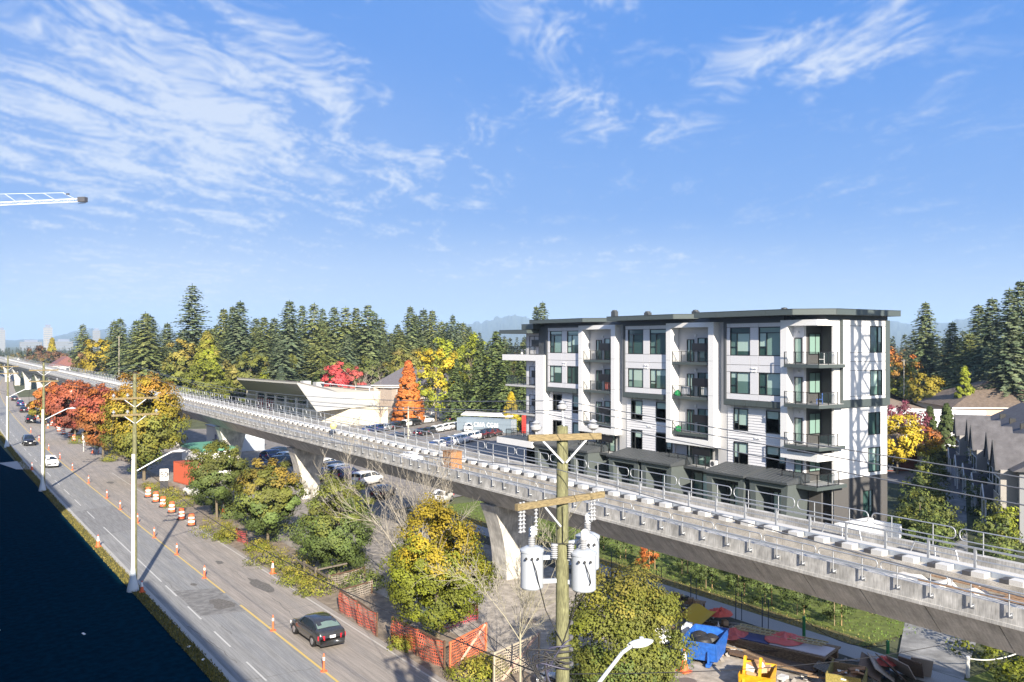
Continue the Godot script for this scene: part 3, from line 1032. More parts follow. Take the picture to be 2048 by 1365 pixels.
func corner_balconies(b: Node3D) -> void:
	var m := MB.new()
	fbox(m, "front", 53.85, 53.1, 7.1, 19.42, -0.8, 0.0)
	m.box(V(65.2, 18.9, 49.9), V(68.34, 19.42, 53.1)); m.box(V(67.5, 0.0, 49.9), V(68.34, 18.9, 50.12))
	m.box(V(65.2, 7.05, 49.9), V(67.5, 7.7, 53.1))
	wpart("balcony_frame", m, M.white, b)
	# door wall towards the track, brick wall towards the end, both set back
	m = MB.new(); m.box(V(66.0, 0, 51.9), V(66.3, 18.9, 53.9)); wpart("door_wall", m, M.panel, b)
	m = MB.new(); m.box(V(66.3, 0, 51.92), V(68.4, 18.9, 52.3)); m.box(V(68.36, 0, 50.12), V(68.5, 18.9, 51.92)); wpart("brick_wall", m, M.brick, b)
	for y in [15.5, 12.0, 8.35, 5.0]:
		m = MB.new()
		m.box(V(64.75, y - 0.3, 49.35), V(68.35, y, 53.09)) if y > 6.0 else m.box(V(64.3, y - 0.3, 49.2), V(68.35, y, 53.09))
		wpart("balcony_slab", m, M.fascia, b)
		m = MB.new(); m.box(V(64.85, y + 0.002, 49.45), V(68.3, y + 0.02, 53.05))
		wpart("balcony_floor", m, M.slab, b)
		var q := 0.06 if y > 6.0 else 0.4
		railing(b, [V(64.85 - q, y, 53.05), V(64.85 - q, y, 49.45 - q * 0.3), V(67.4, y, 49.45 - q * 0.3)], y)
		var f := MB.new()
		var e := [52.9, 52.05, y + 0.02, y + 2.35]
		f.box(V(65.92, e[2], e[1]), V(66.01, e[3], e[1] + 0.1)); f.box(V(65.92, e[2], e[0] - 0.1), V(66.01, e[3], e[0])); f.box(V(65.92, e[3] - 0.1, e[1] + 0.1), V(66.01, e[3], e[0] - 0.1)); f.box(V(65.92, e[2], e[1] + 0.1), V(66.01, e[2] + 0.15, e[0] - 0.1))
		var d := wpart("door", f, M.frame, b)
		f = MB.new(); f.box(V(65.95, e[2] + 0.15, e[1] + 0.1), V(65.97, e[3] - 0.1, e[0] - 0.1)); put("pane", f.mesh(b.position), M.glass3, d)
		e = [66.65, 68.25, y + 0.85, y + 2.75]
		f = MB.new()
		f.box(V(e[0], e[2], 51.84), V(e[0] + 0.08, e[3], 51.93)); f.box(V(e[1] - 0.08, e[2], 51.84), V(e[1], e[3], 51.93)); f.box(V(e[0] + 0.08, e[2], 51.84), V(e[1] - 0.08, e[2] + 0.08, 51.93)); f.box(V(e[0] + 0.08, e[3] - 0.08, 51.84), V(e[1] - 0.08, e[3], 51.93)); f.box(V(67.5, e[2] + 0.08, 51.85), V(67.57, e[3] - 0.08, 51.93))
		d = wpart("window", f, M.frame, b)
		for p in [[e[0] + 0.08, 67.5], [67.57, e[1] - 0.08]]:
			f = MB.new(); f.box(V(p[0], e[2] + 0.08, 51.87), V(p[1], e[3] - 0.08, 51.89)); put("pane", f.mesh(b.position), M.glass3, d)
		f = MB.new(); f.box(V(65.85, y + 2.75, 52.4), V(65.99, y + 2.95, 52.55)); wpart("wall_lamp", f, M.white, b)


func left_end(b: Node3D) -> void:
	var m := MB.new()
	fbox(m, "front", 92.0, 90.25, 0.0, 15.9, -1.05, 0.0); fbox(m, "front", 99.6, 92.0, 15.15, 15.9, -1.6, 0.0)
	fbox(m, "front", 99.6, 99.1, 15.15, 15.9, -6.0, -1.6)
	wpart("balcony_frame", m, M.white, b)
	m = MB.new(); fbox(m, "front", 92.0, 90.26, 15.9, 19.4, -1.06, -0.5); wpart("grey_wall", m, M.dark, b)
	var lv := 0
	for y in [15.9, 12.0, 8.4, 5.0]:
		m = MB.new(); fbox(m, "front", 99.0, 92.02, y - 0.22, y - 0.001, -7.0, -0.1 if y < 15.0 else -0.05)
		wpart("balcony_slab", m, M.slab, b)
		railing(b, [V(BT + 0.15, y, 92.1), V(BT + 0.15, y, 98.9), V(BT + 5.0, y, 98.9)], y)
		bwin("front", 94.7, 92.6, y + 0.02, y + 2.4, -0.98, 0, false, b)
		m = MB.new(); fbox(m, "front", 93.8, 92.1, y + 1.05, y + 1.9, -0.7, -0.65)
		wpart("privacy_screen", m, M.black, b)
		m = MB.new(); fbox(m, "front", 94.1, 93.95, y + 2.6, y + 2.8, -1.0, -0.85); wpart("wall_lamp", m, M.white, b)
		lv += 1
	# entrance canopy at ground level
	m = MB.new(); fbox(m, "front", 97.3, 89.4, 4.6, 5.35, 2.2, 2.35); fbox(m, "front", 97.3, 97.15, 4.6, 5.35, -3.0, 2.2); fbox(m, "front", 89.55, 89.4, 4.7, 5.3, -0.5, 2.2)
	wpart("canopy_fascia", m, M.white, b)
	m = MB.new(); fbox(m, "front", 97.15, 89.5, 5.1, 5.42, -1.0, 2.2)
	wpart("canopy_roof", m, M.dark, b)
	m = MB.new(); fbox(m, "front", 95.4, 90.3, 0, 4.6, -1.04, -1.0)
	wpart("entrance_wall", m, mat(0.045, 0.03, 0.022, 0.6), b)
	m = MB.new(); fbox(m, "front", 91.3, 90.5, 1.8, 4.3, -0.6, -0.5)
	wpart("door", m, mat(0.6, 0.28, 0.012, 0.5), b)


func end_wall(b: Node3D) -> void:
	var m := MB.new()
	# plain white wall low down, brick base, and the big panelled bay above
	var wins := [[16.5, 18.9], [12.6, 14.9], [9.0, 11.05], [5.6, 7.85]]
	fbox(m, "end", 68.36, 75.3, 7.85, 9.0, -0.2, 0.0); fbox(m, "end", 68.36, 75.3, 11.05, 11.7, -0.2, 0.0); fbox(m, "end", 68.36, 75.3, 5.3, 5.6, -0.2, 0.0)
	for q in [[9.0, 11.05], [5.6, 7.85]]:
		fbox(m, "end", 68.36, 72.4, q[0], q[1], -0.2, 0.0); fbox(m, "end", 74.25, 75.3, q[0], q[1], -0.2, 0.0)
	wpart("end_cladding", m, M.white, b)
	m = MB.new()
	fbox(m, "end", 68.34, 71.6, 0, 5.3, -0.2, 0.02); fbox(m, "end", 73.1, 75.3, 0, 5.3, -0.2, 0.02); fbox(m, "end", 71.6, 73.1, 0, 1.6, -0.2, 0.02); fbox(m, "end", 71.6, 73.1, 4.0, 5.3, -0.2, 0.02)
	m.box(V(67.45, 0, 49.88), V(68.34, 5.3, 49.9))
	wpart("brick_base", m, M.brick, b)
	bwin("end", 71.6, 73.1, 1.6, 4.0, -0.02, 1, false, b)
	bwin("end", 72.4, 74.25, 9.0, 11.05, 0.0, 1, false, b)
	bwin("end", 72.4, 74.25, 5.6, 7.85, 0.0, 1, false, b)
	m = MB.new()
	fbox(m, "end", 68.38, 75.4, 11.65, 12.3, -0.2, 0.25); fbox(m, "end", 74.75, 75.4, 12.3, 19.45, -0.2, 0.25); fbox(m, "end", 68.38, 68.48, 12.3, 19.45, -0.2, 0.25)
	wpart("bay_surround", m, M.fascia, b)
	var a := [68.48, 69.5, 70.3, 71.0, 71.7, 72.4, 74.25, 74.75]
	var ys := [12.3, 12.6, 14.9, 15.7, 16.5, 18.9, 19.42]
	for j in 7:
		for i in 6:
			if j == 5 and (i == 1 or i == 4):
				bwin("end", a[j], a[j + 1], ys[i], ys[i + 1], 0.2, 1, false, b)
				continue
			m = MB.new(); fbox(m, "end", a[j] + 0.02, a[j + 1] - 0.02, ys[i] + 0.02, ys[i + 1] - 0.02, 0.05, 0.21)
			wpart("panel", m, M.white, b)
	m = MB.new(); fbox(m, "end", 68.48, 74.75, 12.3, 19.42, -0.2, 0.03)
	wpart("bay_backing", m, M.black, b)
	m = MB.new(); m.box(V(63.6, 0, 46.5), V(68.2, 2.45, 47.0)); m.box(V(68.0, 0, 44.0), V(68.4, 2.3, 47.0))
	wpart("patio_wall", m, M.white, b)


func slab(m: MB, poly: Array, y0: float, y1: float) -> void:
	var p := []
	for q in poly:
		p.append(Vector2(q[0], q[1]))
	m.prism(p, Vector3(0, y0, 0), Vector3.RIGHT, Vector3(0, 0, -1), Vector3(0, y1 - y0, 0))


func roofs(b: Node3D) -> void:
	var list := [
		[[[64.0, 63.4], [64.0, 51.55], [66.5, 48.9], [75.9, 48.9], [75.9, 63.4]], 19.82, 20.34],
		[[[64.0, 76.7], [64.0, 66.3], [66.4, 63.9], [75.9, 63.45], [75.9, 76.7]], 19.80, 20.28],
		[[[64.0, 91.6], [64.0, 81.0], [66.6, 77.9], [75.9, 76.75], [75.9, 91.6]], 19.78, 20.22],
		[[[64.6, 94.2], [64.6, 91.65], [75.9, 91.65], [75.9, 94.2]], 19.1, 19.75],
		[[[63.9, 98.3], [63.9, 92.0], [72.0, 92.0], [72.0, 98.3]], 18.6, 19.05]]
	for q in list:
		var m := MB.new(); slab(m, q[0], q[1] + 0.001, q[2] - 0.03)
		var r := wpart("roof", m, M.dark, b)
		# metal fascia in lengths with open joints
		var k: int = q[0].size()
		for i in k:
			var p: Array = q[0][i]
			var e: Array = q[0][(i + 1) % k]
			var a := V(p[0], (q[1] + q[2]) * 0.5, p[1])
			var c := V(e[0], (q[1] + q[2]) * 0.5, e[1])
			var cnt := maxi(1, int(a.distance_to(c) / 2.6))
			for j in cnt:
				m = MB.new(); m.bar(a.lerp(c, (j + 0.004) / cnt), a.lerp(c, (j + 0.996) / cnt), 0.06, q[2] - q[1] - 0.02)
				put("fascia", m.mesh(b.position), M.fascia, r)
			m = MB.new(); m.bar(a + Vector3.UP * (q[2] - q[1]) * 0.5, c + Vector3.UP * (q[2] - q[1]) * 0.5, 0.1, 0.04)
			put("cap_flashing", m.mesh(b.position), M.frame, r)
	# dark band of wall under the slabs
	var m := MB.new()
	m.box(V(66.05, 19.42, 53.2), V(75.4, 19.83, 63.2)); m.box(V(66.3, 19.42, 49.9), V(75.4, 19.83, 53.2)); m.box(V(66.05, 19.42, 63.9), V(75.2, 19.8, 76.4)); m.box(V(66.05, 19.42, 76.8), V(75.2, 19.79, 91.4))
	fbox(m, "front", 90.3, 53.9, 19.43, 19.8, -0.9, -0.55)
	wpart("eaves_band", m, M.dark, b)
	for q in [[68.5, 80.6, 0.9], [67.6, 73.9, 0.55], [71, 58, 0.5], [70, 69, 0.6]]:
		m = MB.new(); m.box(V(q[0], 20.2, q[1]), V(q[0] + 0.5, 20.2 + q[2], q[1] + 0.7))
		m.lathe(V(q[0] + 0.25, 20.2 + q[2], q[1] + 0.35), [Vector2(0.3, 0), Vector2(0.3, 0.12), Vector2(0.01, 0.18)], 8)
		wpart("roof_vent", m, M.dark, b)


func portals(b: Node3D) -> void:
	# grey townhouse fronts along the foot of the block: leaning cheeks, a lintel and a low shed roof
	for q in [[89.4, 83.4], [82.3, 79.0], [75.4, 70.6], [70.2, 65.7], [61.0, 56.3], [55.7, 51.4]]:
		var m := MB.new()
		for e in [[q[0], 0.7, 0.35], [q[1], -0.7, -0.35]]:
			m.prism([Vector2(0, 0), Vector2(-e[1], 0), Vector2(-e[1] * 0.95, 5.0), Vector2(-e[1] + e[2] * 1.6, 5.0)] if false else [Vector2(e[2] * -0.9, 0), Vector2(-e[1] - e[2] * 0.5, 0), Vector2(-e[1], 5.05), Vector2(0, 5.05)], Vector3(63.2, 0, -e[0]), Vector3(0, 0, -1), Vector3.UP, Vector3(2.75, 0, 0))
		m.box(V(63.205, 4.6, q[1] + 0.7), V(65.9, 5.04, q[0] - 0.7))
		wpart("portal", m, M.portal, b)
		m = MB.new()
		m.prism([Vector2(62.95, 5.06), Vector2(62.95, 5.26), Vector2(66.0, 5.85), Vector2(66.0, 5.06)], Vector3(0, 0, -q[0] - 0.12), Vector3.RIGHT, Vector3.UP, Vector3(0, 0, q[0] - q[1] + 0.24))
		var r := wpart("shed_roof", m, M.dark, b)
		m = MB.new()
		var x: float = q[1]
		while x < q[0]:
			m.bar(V(62.94, 5.28, x), V(66.0, 5.87, x), 0.05, 0.06)
			x += 0.5
		put("standing_seam", m.mesh(b.position), M.dark, r)
		m = MB.new(); m.box(V(65.0, 0, q[1] + 0.9), V(65.1, 4.6, q[0] - 0.9))
		wpart("portal_back", m, M.brick, b)
		bwin("front", q[0] - 1.25, q[1] + 1.25, 0.4, 4.0, 0.32, 1, false, b)
	for q in [[79.0, 75.6], [65.6, 61.2], [51.3, 50.0]]:
		var m := MB.new(); m.box(V(65.9, 0, q[1]), V(66.1, 4.8, q[0]))
		wpart("ground_wall", m, M.brick, b)
		if q[0] - q[1] > 2.0:
			bwin("front", q[0] - 0.3, q[1] + 1.6, 0.2, 4.4, -0.62, 0, false, b)
			m = MB.new(); fbox(m, "front", q[1] + 1.4, q[1] + 0.4, 0.1, 4.2, -0.7, -0.62)
			wpart("door", m, M.black, b)


func balcony_clutter() -> void:
	var W := M.white as Material
	var items := [
		[62.9, 15.45, "air_conditioner", "white air conditioner on the top balcony of the middle white frame"],
		[62.9, 8.3, "air_conditioner", "white air conditioner on the lowest boxed balcony of the middle white frame"],
		[62.7, 5.05, "air_conditioner", "white air conditioner on the open balcony under the middle white frame"]]
	for q in items:
		var o := thing(q[2], q[3], "air conditioner", V(65.9, q[1], q[0]))
		var m := MB.new(); m.box(Vector3(0, 0.08, -0.4), Vector3(0.32, 0.72, 0.4)); part("case", m, W, o)
		m = MB.new()
		m.tube(Vector3(-0.002, 0.4, -0.08), Vector3(-0.02, 0.4, -0.08), 0.24, 0.24, 14, true); part("fan_grille", m, M.dark, o)
	for q in [[67.4, 11.95, 0.9, "green bag on the middle boxed balcony of the middle white frame"], [67.3, 8.3, 1.0, "green bag on the lowest boxed balcony of the middle white frame"]]:
		var m := MB.new(); m.lathe(Vector3.ZERO, [Vector2(0.32, 0), Vector2(0.36, 0.25), Vector2(0.25, 0.5), Vector2(0.08, 0.62), Vector2(0.02, 0.64)], 9)
		var o := single("bag", m, mat(0.02, 0.30, 0.09, 0.5), q[3], "bag")
		o.position = V(65.7, q[1], q[0])
	var cloth := [[66.7, 12.0, 1.2, 0.62, 0.62, 0.66, "pale bedding hung over the middle balcony railing of the middle white frame"], [78.8, 11.95, 1.0, 0.45, 0.12, 0.10, "red and white laundry on the middle balcony of the left white frame"], [63.9, 12.0, 0.8, 0.75, 0.74, 0.70, "white folded parasol cloth on the middle balcony of the middle white frame"]]
	for q in cloth:
		var m := MB.new()
		for i in 8:
			m.quad(V(65.55 + 0.04 * sin(i * 2.0), q[1] + 0.2, q[0] - i * q[2] / 8), V(65.55 + 0.04 * sin(i * 2.0 + 2.0), q[1] + 0.2, q[0] - (i + 1) * q[2] / 8), V(65.5, q[1] + 1.0, q[0] - (i + 1) * q[2] / 8), V(65.5, q[1] + 1.0, q[0] - i * q[2] / 8))
		single("laundry", m, mat(q[3], q[4], q[5], 0.9), q[6], "laundry", V(65.5, q[1], q[0]))
	for q in [[12.02, 50.4, "blue folding chair on the corner balcony of the second highest floor"], [15.52, 50.2, "white plastic chair on the top corner balcony"]]:
		var o := thing("chair", q[2], "chair", V(66.2, q[0], q[1]), 0.6)
		var cm := mat(0.05, 0.13, 0.45, 0.6) if q[0] < 13 else W
		var m := MB.new(); m.box(Vector3(-.25, .40, -.25), Vector3(.25, .45, .25)); part("seat", m, cm, o)
		m = MB.new(); m.box(Vector3(-.25, .45, .2), Vector3(.25, .95, .25)); part("backrest", m, cm, o)
		for x in [-.23, .23]:
			for z in [-.23, .23]:
				m = MB.new(); m.box(Vector3(x - .02, 0, z - .02), Vector3(x + .02, .4, z + .02)); part("leg", m, cm, o)
	var o := thing("table", "small white table with bottles on the left top balcony", "table", V(66.6, 15.92, 96.4))
	var m := MB.new(); m.box(Vector3(-.3, .6, -.6), Vector3(.3, .66, .6)); part("table_top", m, W, o)
	for z in [-.5, .5]:
		m = MB.new(); m.box(Vector3(-.25, 0, z - .03), Vector3(.25, .6, z + .03)); part("leg", m, W, o)


# ------------------------------------------------------------------ other buildings
func gable_house(label: String, at: Vector3, yaw: float, w: float, l: float, hw: float, hr: float, wall: Material, roof: Material, hip := true) -> Node3D:
	var o := thing("house", label, "house", at, yaw)
	var m := MB.new(); m.box(Vector3(-w * 0.5, 0, -l * 0.5), Vector3(w * 0.5, hw, l * 0.5)); part("wall", m, wall, o)
	m = MB.new()
	var e := 0.5
	var a := [Vector3(-w * 0.5 - e, hw, l * 0.5 + e), Vector3(w * 0.5 + e, hw, l * 0.5 + e), Vector3(w * 0.5 + e, hw, -l * 0.5 - e), Vector3(-w * 0.5 - e, hw, -l * 0.5 - e)]
	var k := w * 0.5 if hip else -e
	var r0 := Vector3(0, hr, l * 0.5 - k)
	var r1 := Vector3(0, hr, -l * 0.5 + k)
	m.quad(a[1], a[2], r1, r0); m.quad(a[3], a[0], r0, r1); m.tri(a[0], a[1], r0); m.tri(a[2], a[3], r1)
	m.quad(a[0], a[3], a[2], a[1])
	var rf := part("roof", m, roof, o)
	m = MB.new(); m.box(Vector3(-w * 0.5 - e - .05, hw - 0.18, l * 0.5 + e - .05), Vector3(w * 0.5 + e + .05, hw + 0.02, l * 0.5 + e + .05)); m.box(Vector3(-w * 0.5 - e - .05, hw - 0.18, -l * 0.5 - e), Vector3(-w * 0.5 - e + .05, hw + 0.02, l * 0.5 + e))
	put("gutter", m.mesh(), mat(0.66, 0.64, 0.60, 0.6), rf)
	m = MB.new(); m.box(Vector3(w * 0.14, hw + (hr - hw) * 0.4, 0.2), Vector3(w * 0.14 + 0.4, hw + (hr - hw) * 0.9, 0.6)); put("roof_vent", m.mesh(), mat(0.07, 0.06, 0.055), rf)
	var n := maxi(2, int(w / 4.0))
	for i in n:
		var x := -w * 0.5 + w * (i + 0.5) / n
		m = MB.new(); m.box(Vector3(x - 0.75, hw - 2.0, l * 0.5), Vector3(x + 0.75, hw - 0.6, l * 0.5 + 0.05)); var wn := part("window", m, mat(0.66, 0.66, 0.66, 0.6), o)
		m = MB.new(); m.box(Vector3(x - 0.66, hw - 1.92, l * 0.5 + 0.05), Vector3(x + 0.66, hw - 0.68, l * 0.5 + 0.06)); put("pane", m.mesh(), glassy(0.03, 0.04, 0.05), wn)
	return o


func make_buildings() -> void:
	rng.seed = 27
	var S1 := Vector3.ONE
	# the building with the upswept white canopy
	var wall := mat(0.66, 0.60, 0.46, 0.8, 0, "fine", S1 * 0.1)
	var cream := mat(0.60, 0.59, 0.54, 0.7, 0, "fine", S1 * 0.15)
	var dark := mat(0.03, 0.04, 0.045, 0.4)
	var o := thing("slanted_building", "low building with an upswept white canopy and cream end wall", "building", V(78, 0, 200))
	var m := MB.new(); m.box(V(72.6, 0, 184.9), V(88.2, 5.2, 232)); m.box(V(78, 5.2, 184.9), V(88.2, 6.6, 212)); 
	wpart("wall", m, wall, o)
	# canopy: a plate rising outwards from the shop front, folded over the near end
	var tipL := V(66, 8.58, 218.3)
	var tipR := V(66, 9.01, 177.5)
	var sofR := V(72.4, 5.36, 186.5)
	var sofL := V(72.4, 5.18, 230.0)
	m = MB.new()
	thick(m, [tipL, tipR, sofR, sofL], Vector3(0.1, 0.45, 0))
	wpart("canopy_soffit", m, mat(0.36, 0.35, 0.31, 0.8), o)
	m = MB.new()
	var low := V(67.5, 3.75, 170.6)
	var rlow := V(86.5, 3.75, 181.6)
	var rtop := V(86.5, 4.35, 189.0)
	thick(m, [tipR, low, rlow, rtop], Vector3(0, 0.35, -0.1))
	wpart("canopy_wing", m, cream, o)
	m = MB.new(); thick(m, [tipR, low, V(72.0, 4.2, 178.0), sofR], Vector3(0.2, 0.1, 0))
	wpart("canopy_cheek", m, mat(0.30, 0.30, 0.27, 0.8), o)
	m = MB.new(); thick(m, [tipL + Vector3(0, .46, 0), tipR + Vector3(0, .46, 0), rtop, V(90, 5.4, 214)], Vector3(0, 0.12, 0))
	wpart("roof", m, mat(0.24, 0.22, 0.20, 0.85), o)
	m = MB.new(); m.box(V(70.2, 0, 176.5), V(86.0, 3.6, 184.8)); wpart("end_wall", m, wall, o)
	for k in 9:   # seams of the end wall
		m = MB.new(); m.box(V(71.0 + k * 1.75, 0.1, 176.46), V(71.03 + k * 1.75, 3.55, 176.5)); wpart("wall_seam", m, mat(0.3, 0.27, 0.2), o)
	for k in 6:   # rooftop units
		m = MB.new(); m.box(V(76 + (k % 3) * 4.5, 6.4, 215 + (k / 3) * 9.0), V(78 + (k % 3) * 4.5, 7.6, 217.5 + (k / 3) * 9.0)); wpart("roof_unit", m, mat(0.4, 0.4, 0.4, 0.6), o)
	# shop front: white piers, tall windows with pale mullions
	for i in 6:
		var s0 := 188.0 + i * 7.0
		m = MB.new(); m.box(V(72.2, 0, s0 - 0.5), V(72.7, 5.2, s0 + 0.5)); wpart("column", m, mat(0.68, 0.67, 0.64, 0.7), o)
		if i == 5: continue
		m = MB.new(); m.box(V(72.5, 0.6, s0 + 0.5), V(72.58, 5.0, s0 + 6.5)); var w := wpart("window", m, glassy(0.02, 0.035, 0.04), o)
		for j in 7:
			m = MB.new(); m.box(V(72.42, 0.6, s0 + 1.0 + j * 0.85), V(72.52, 3.9, s0 + 1.28 + j * 0.85)); put("mullion", m.mesh(o.position), mat(0.5, 0.06, 0.08, 0.6) if i >= 3 and j % 2 == 0 else mat(0.66, 0.64, 0.60, 0.7), w)
		m = MB.new(); m.box(V(72.4, 0.05, s0 + 0.8), V(72.5, 1.0, s0 + 6.2)); put("lower_panel", m.mesh(o.position), [mat(0.5, 0.52, 0.62, 0.6), mat(0.12, 0.13, 0.15), mat(0.25, 0.26, 0.28), mat(0.45, 0.03, 0.05), mat(0.10, 0.16, 0.42)][i], w)
	for i in 5:
		m = MB.new(); m.box(V(86 + i * 0.2, 6.5, 186 + i * 8.0), V(86.15 + i * 0.2, 7.5, 186.15 + i * 8.0)); wpart("roof_post", m, mat(0.6, 0.6, 0.6), o)
	m = MB.new(); m.box(V(85.9, 7.3, 186), V(87.0, 7.42, 219)); wpart("roof_rail", m, mat(0.5, 0.5, 0.5), o)
	# chain-link fence of the lot
	o = thing("chain_link_fence", "grey chain-link fence along the upper edge of the car lot", "fence", V(80, 0, 176))
	var pts := [V(70, 0, 166), V(80.5, 0, 177.5), V(100, 0, 186.5), V(107.5, 0, 187)]
	for i in 3:
		var n := int(pts[i].distance_to(pts[i + 1]) / 2.4)
		for j in n:
			m = MB.new(); var p: Vector3 = pts[i].lerp(pts[i + 1], float(j) / n); m.tube(p, p + Vector3(0, 1.9, 0), 0.04, 0.04, 5); wpart("post", m, mat(0.4, 0.41, 0.42, 0.5, 0.4), o)
		m = MB.new(); m.bar(pts[i] + Vector3(0, 1.88, 0), pts[i + 1] + Vector3(0, 1.88, 0), 0.05, 0.05)
		for j in 9:
			m.bar(pts[i] + Vector3(0, 0.15 + j * 0.2, 0), pts[i + 1] + Vector3(0, 0.15 + j * 0.2, 0), 0.012, 0.025)
		wpart("wire_mesh", m, mat(0.36, 0.37, 0.38, 0.5, 0.4), o)
	o = thing("retaining_wall", "low white retaining wall behind the car lot", "wall", V(104, 0, 178))
	m = MB.new(); m.bar(V(100.5, 0.9, 183.5), V(106.5, 0.9, 166.0), 0.4, 1.8); wpart("wall", m, mat(0.68, 0.67, 0.64, 0.8), o)
	# grey and beige house behind the orange tree
	gable_house("beige house with a grey hipped roof behind the orange tree", V(104, 0, 196), 0.9, 12, 20, 7.4, 11.6, mat(0.42, 0.36, 0.30, 0.8), mat(0.16, 0.15, 0.17, 0.9, 0, "shingle", S1 * 0.35))
	gable_house("grey brick building with a flat low roof near the orange tree", V(97.5, 0, 200), 0.35, 10, 12, 7.0, 7.6, mat(0.40, 0.33, 0.28, 0.8, 0, "fine", S1 * 0.2), mat(0.20, 0.18, 0.17, 0.9))
	gable_house("house with a pinkish red roof and white gable beyond the track at left", V(60, 0, 462), 0.0, 12, 16, 7.0, 11.5, mat(0.62, 0.61, 0.58, 0.8), mat(0.30, 0.13, 0.115, 0.9, 0, "shingle", S1 * 0.3), false)
	gable_house("low white flat building at the far left end of the track", V(72, 0, 660), 0.0, 30, 22, 8.0, 9.2, mat(0.72, 0.70, 0.67, 0.8), mat(0.5, 0.48, 0.46, 0.9))
	# distant towers
	for q in [[-0.5161, 1900.0, 15.0, 48.0, "pale distant tower block above the woods at left", 0.22], [-0.4622, 2300.0, 16.0, 48.0, "distant grey tower with a dark top beside the fir at left", 0.15], [-0.535, 2600.0, 50.0, 22.0, "low far white building left of the pale tower", 0.14], [-0.499, 2600.0, 45.0, 24.0, "low far white building right of the pale tower", 0.14], [-0.568, 2100.0, 14.0, 45.0, "distant tower at the left edge of the picture", 0.2]]:
		var az := deg_to_rad(YAW) + atan(q[0])
		o = thing("tower_block", q[4], "tower", Vector3(sin(az) * q[1], 0, -cos(az) * q[1]), -az)
		m = MB.new(); m.box(Vector3(-q[2] * 0.5, 0, -q[2] * 0.5), Vector3(q[2] * 0.5, q[3], q[2] * 0.5)); part("wall", m, mat(q[5], q[5], q[5] * 1.02, 0.8), o)
		m = MB.new()
		for k in int(q[3] / 4.0):
			m.box(Vector3(-q[2] * 0.46, 2.0 + k * 4.0, q[2] * 0.5), Vector3(q[2] * 0.46, 3.6 + k * 4.0, q[2] * 0.5 + 0.3))
		part("window_band", m, mat(0.14, 0.17, 0.22, 0.3), o)
		m = MB.new(); m.box(Vector3(-q[2] * 0.3, q[3], -q[2] * 0.3), Vector3(q[2] * 0.3, q[3] + 5.0, q[2] * 0.3)); part("plant_room", m, mat(0.14, 0.16, 0.22, 0.8), o)
	make_right_side()
	make_cranes()
	make_own_buildings()


func thick(m: MB, p: Array, d: Vector3) -> void:
	m.quad(p[0], p[1], p[2], p[3]); m.quad(p[3] + d, p[2] + d, p[1] + d, p[0] + d)
	for i in 4:
		m.quad(p[i], p[i] + d, p[(i + 1) % 4] + d, p[(i + 1) % 4])


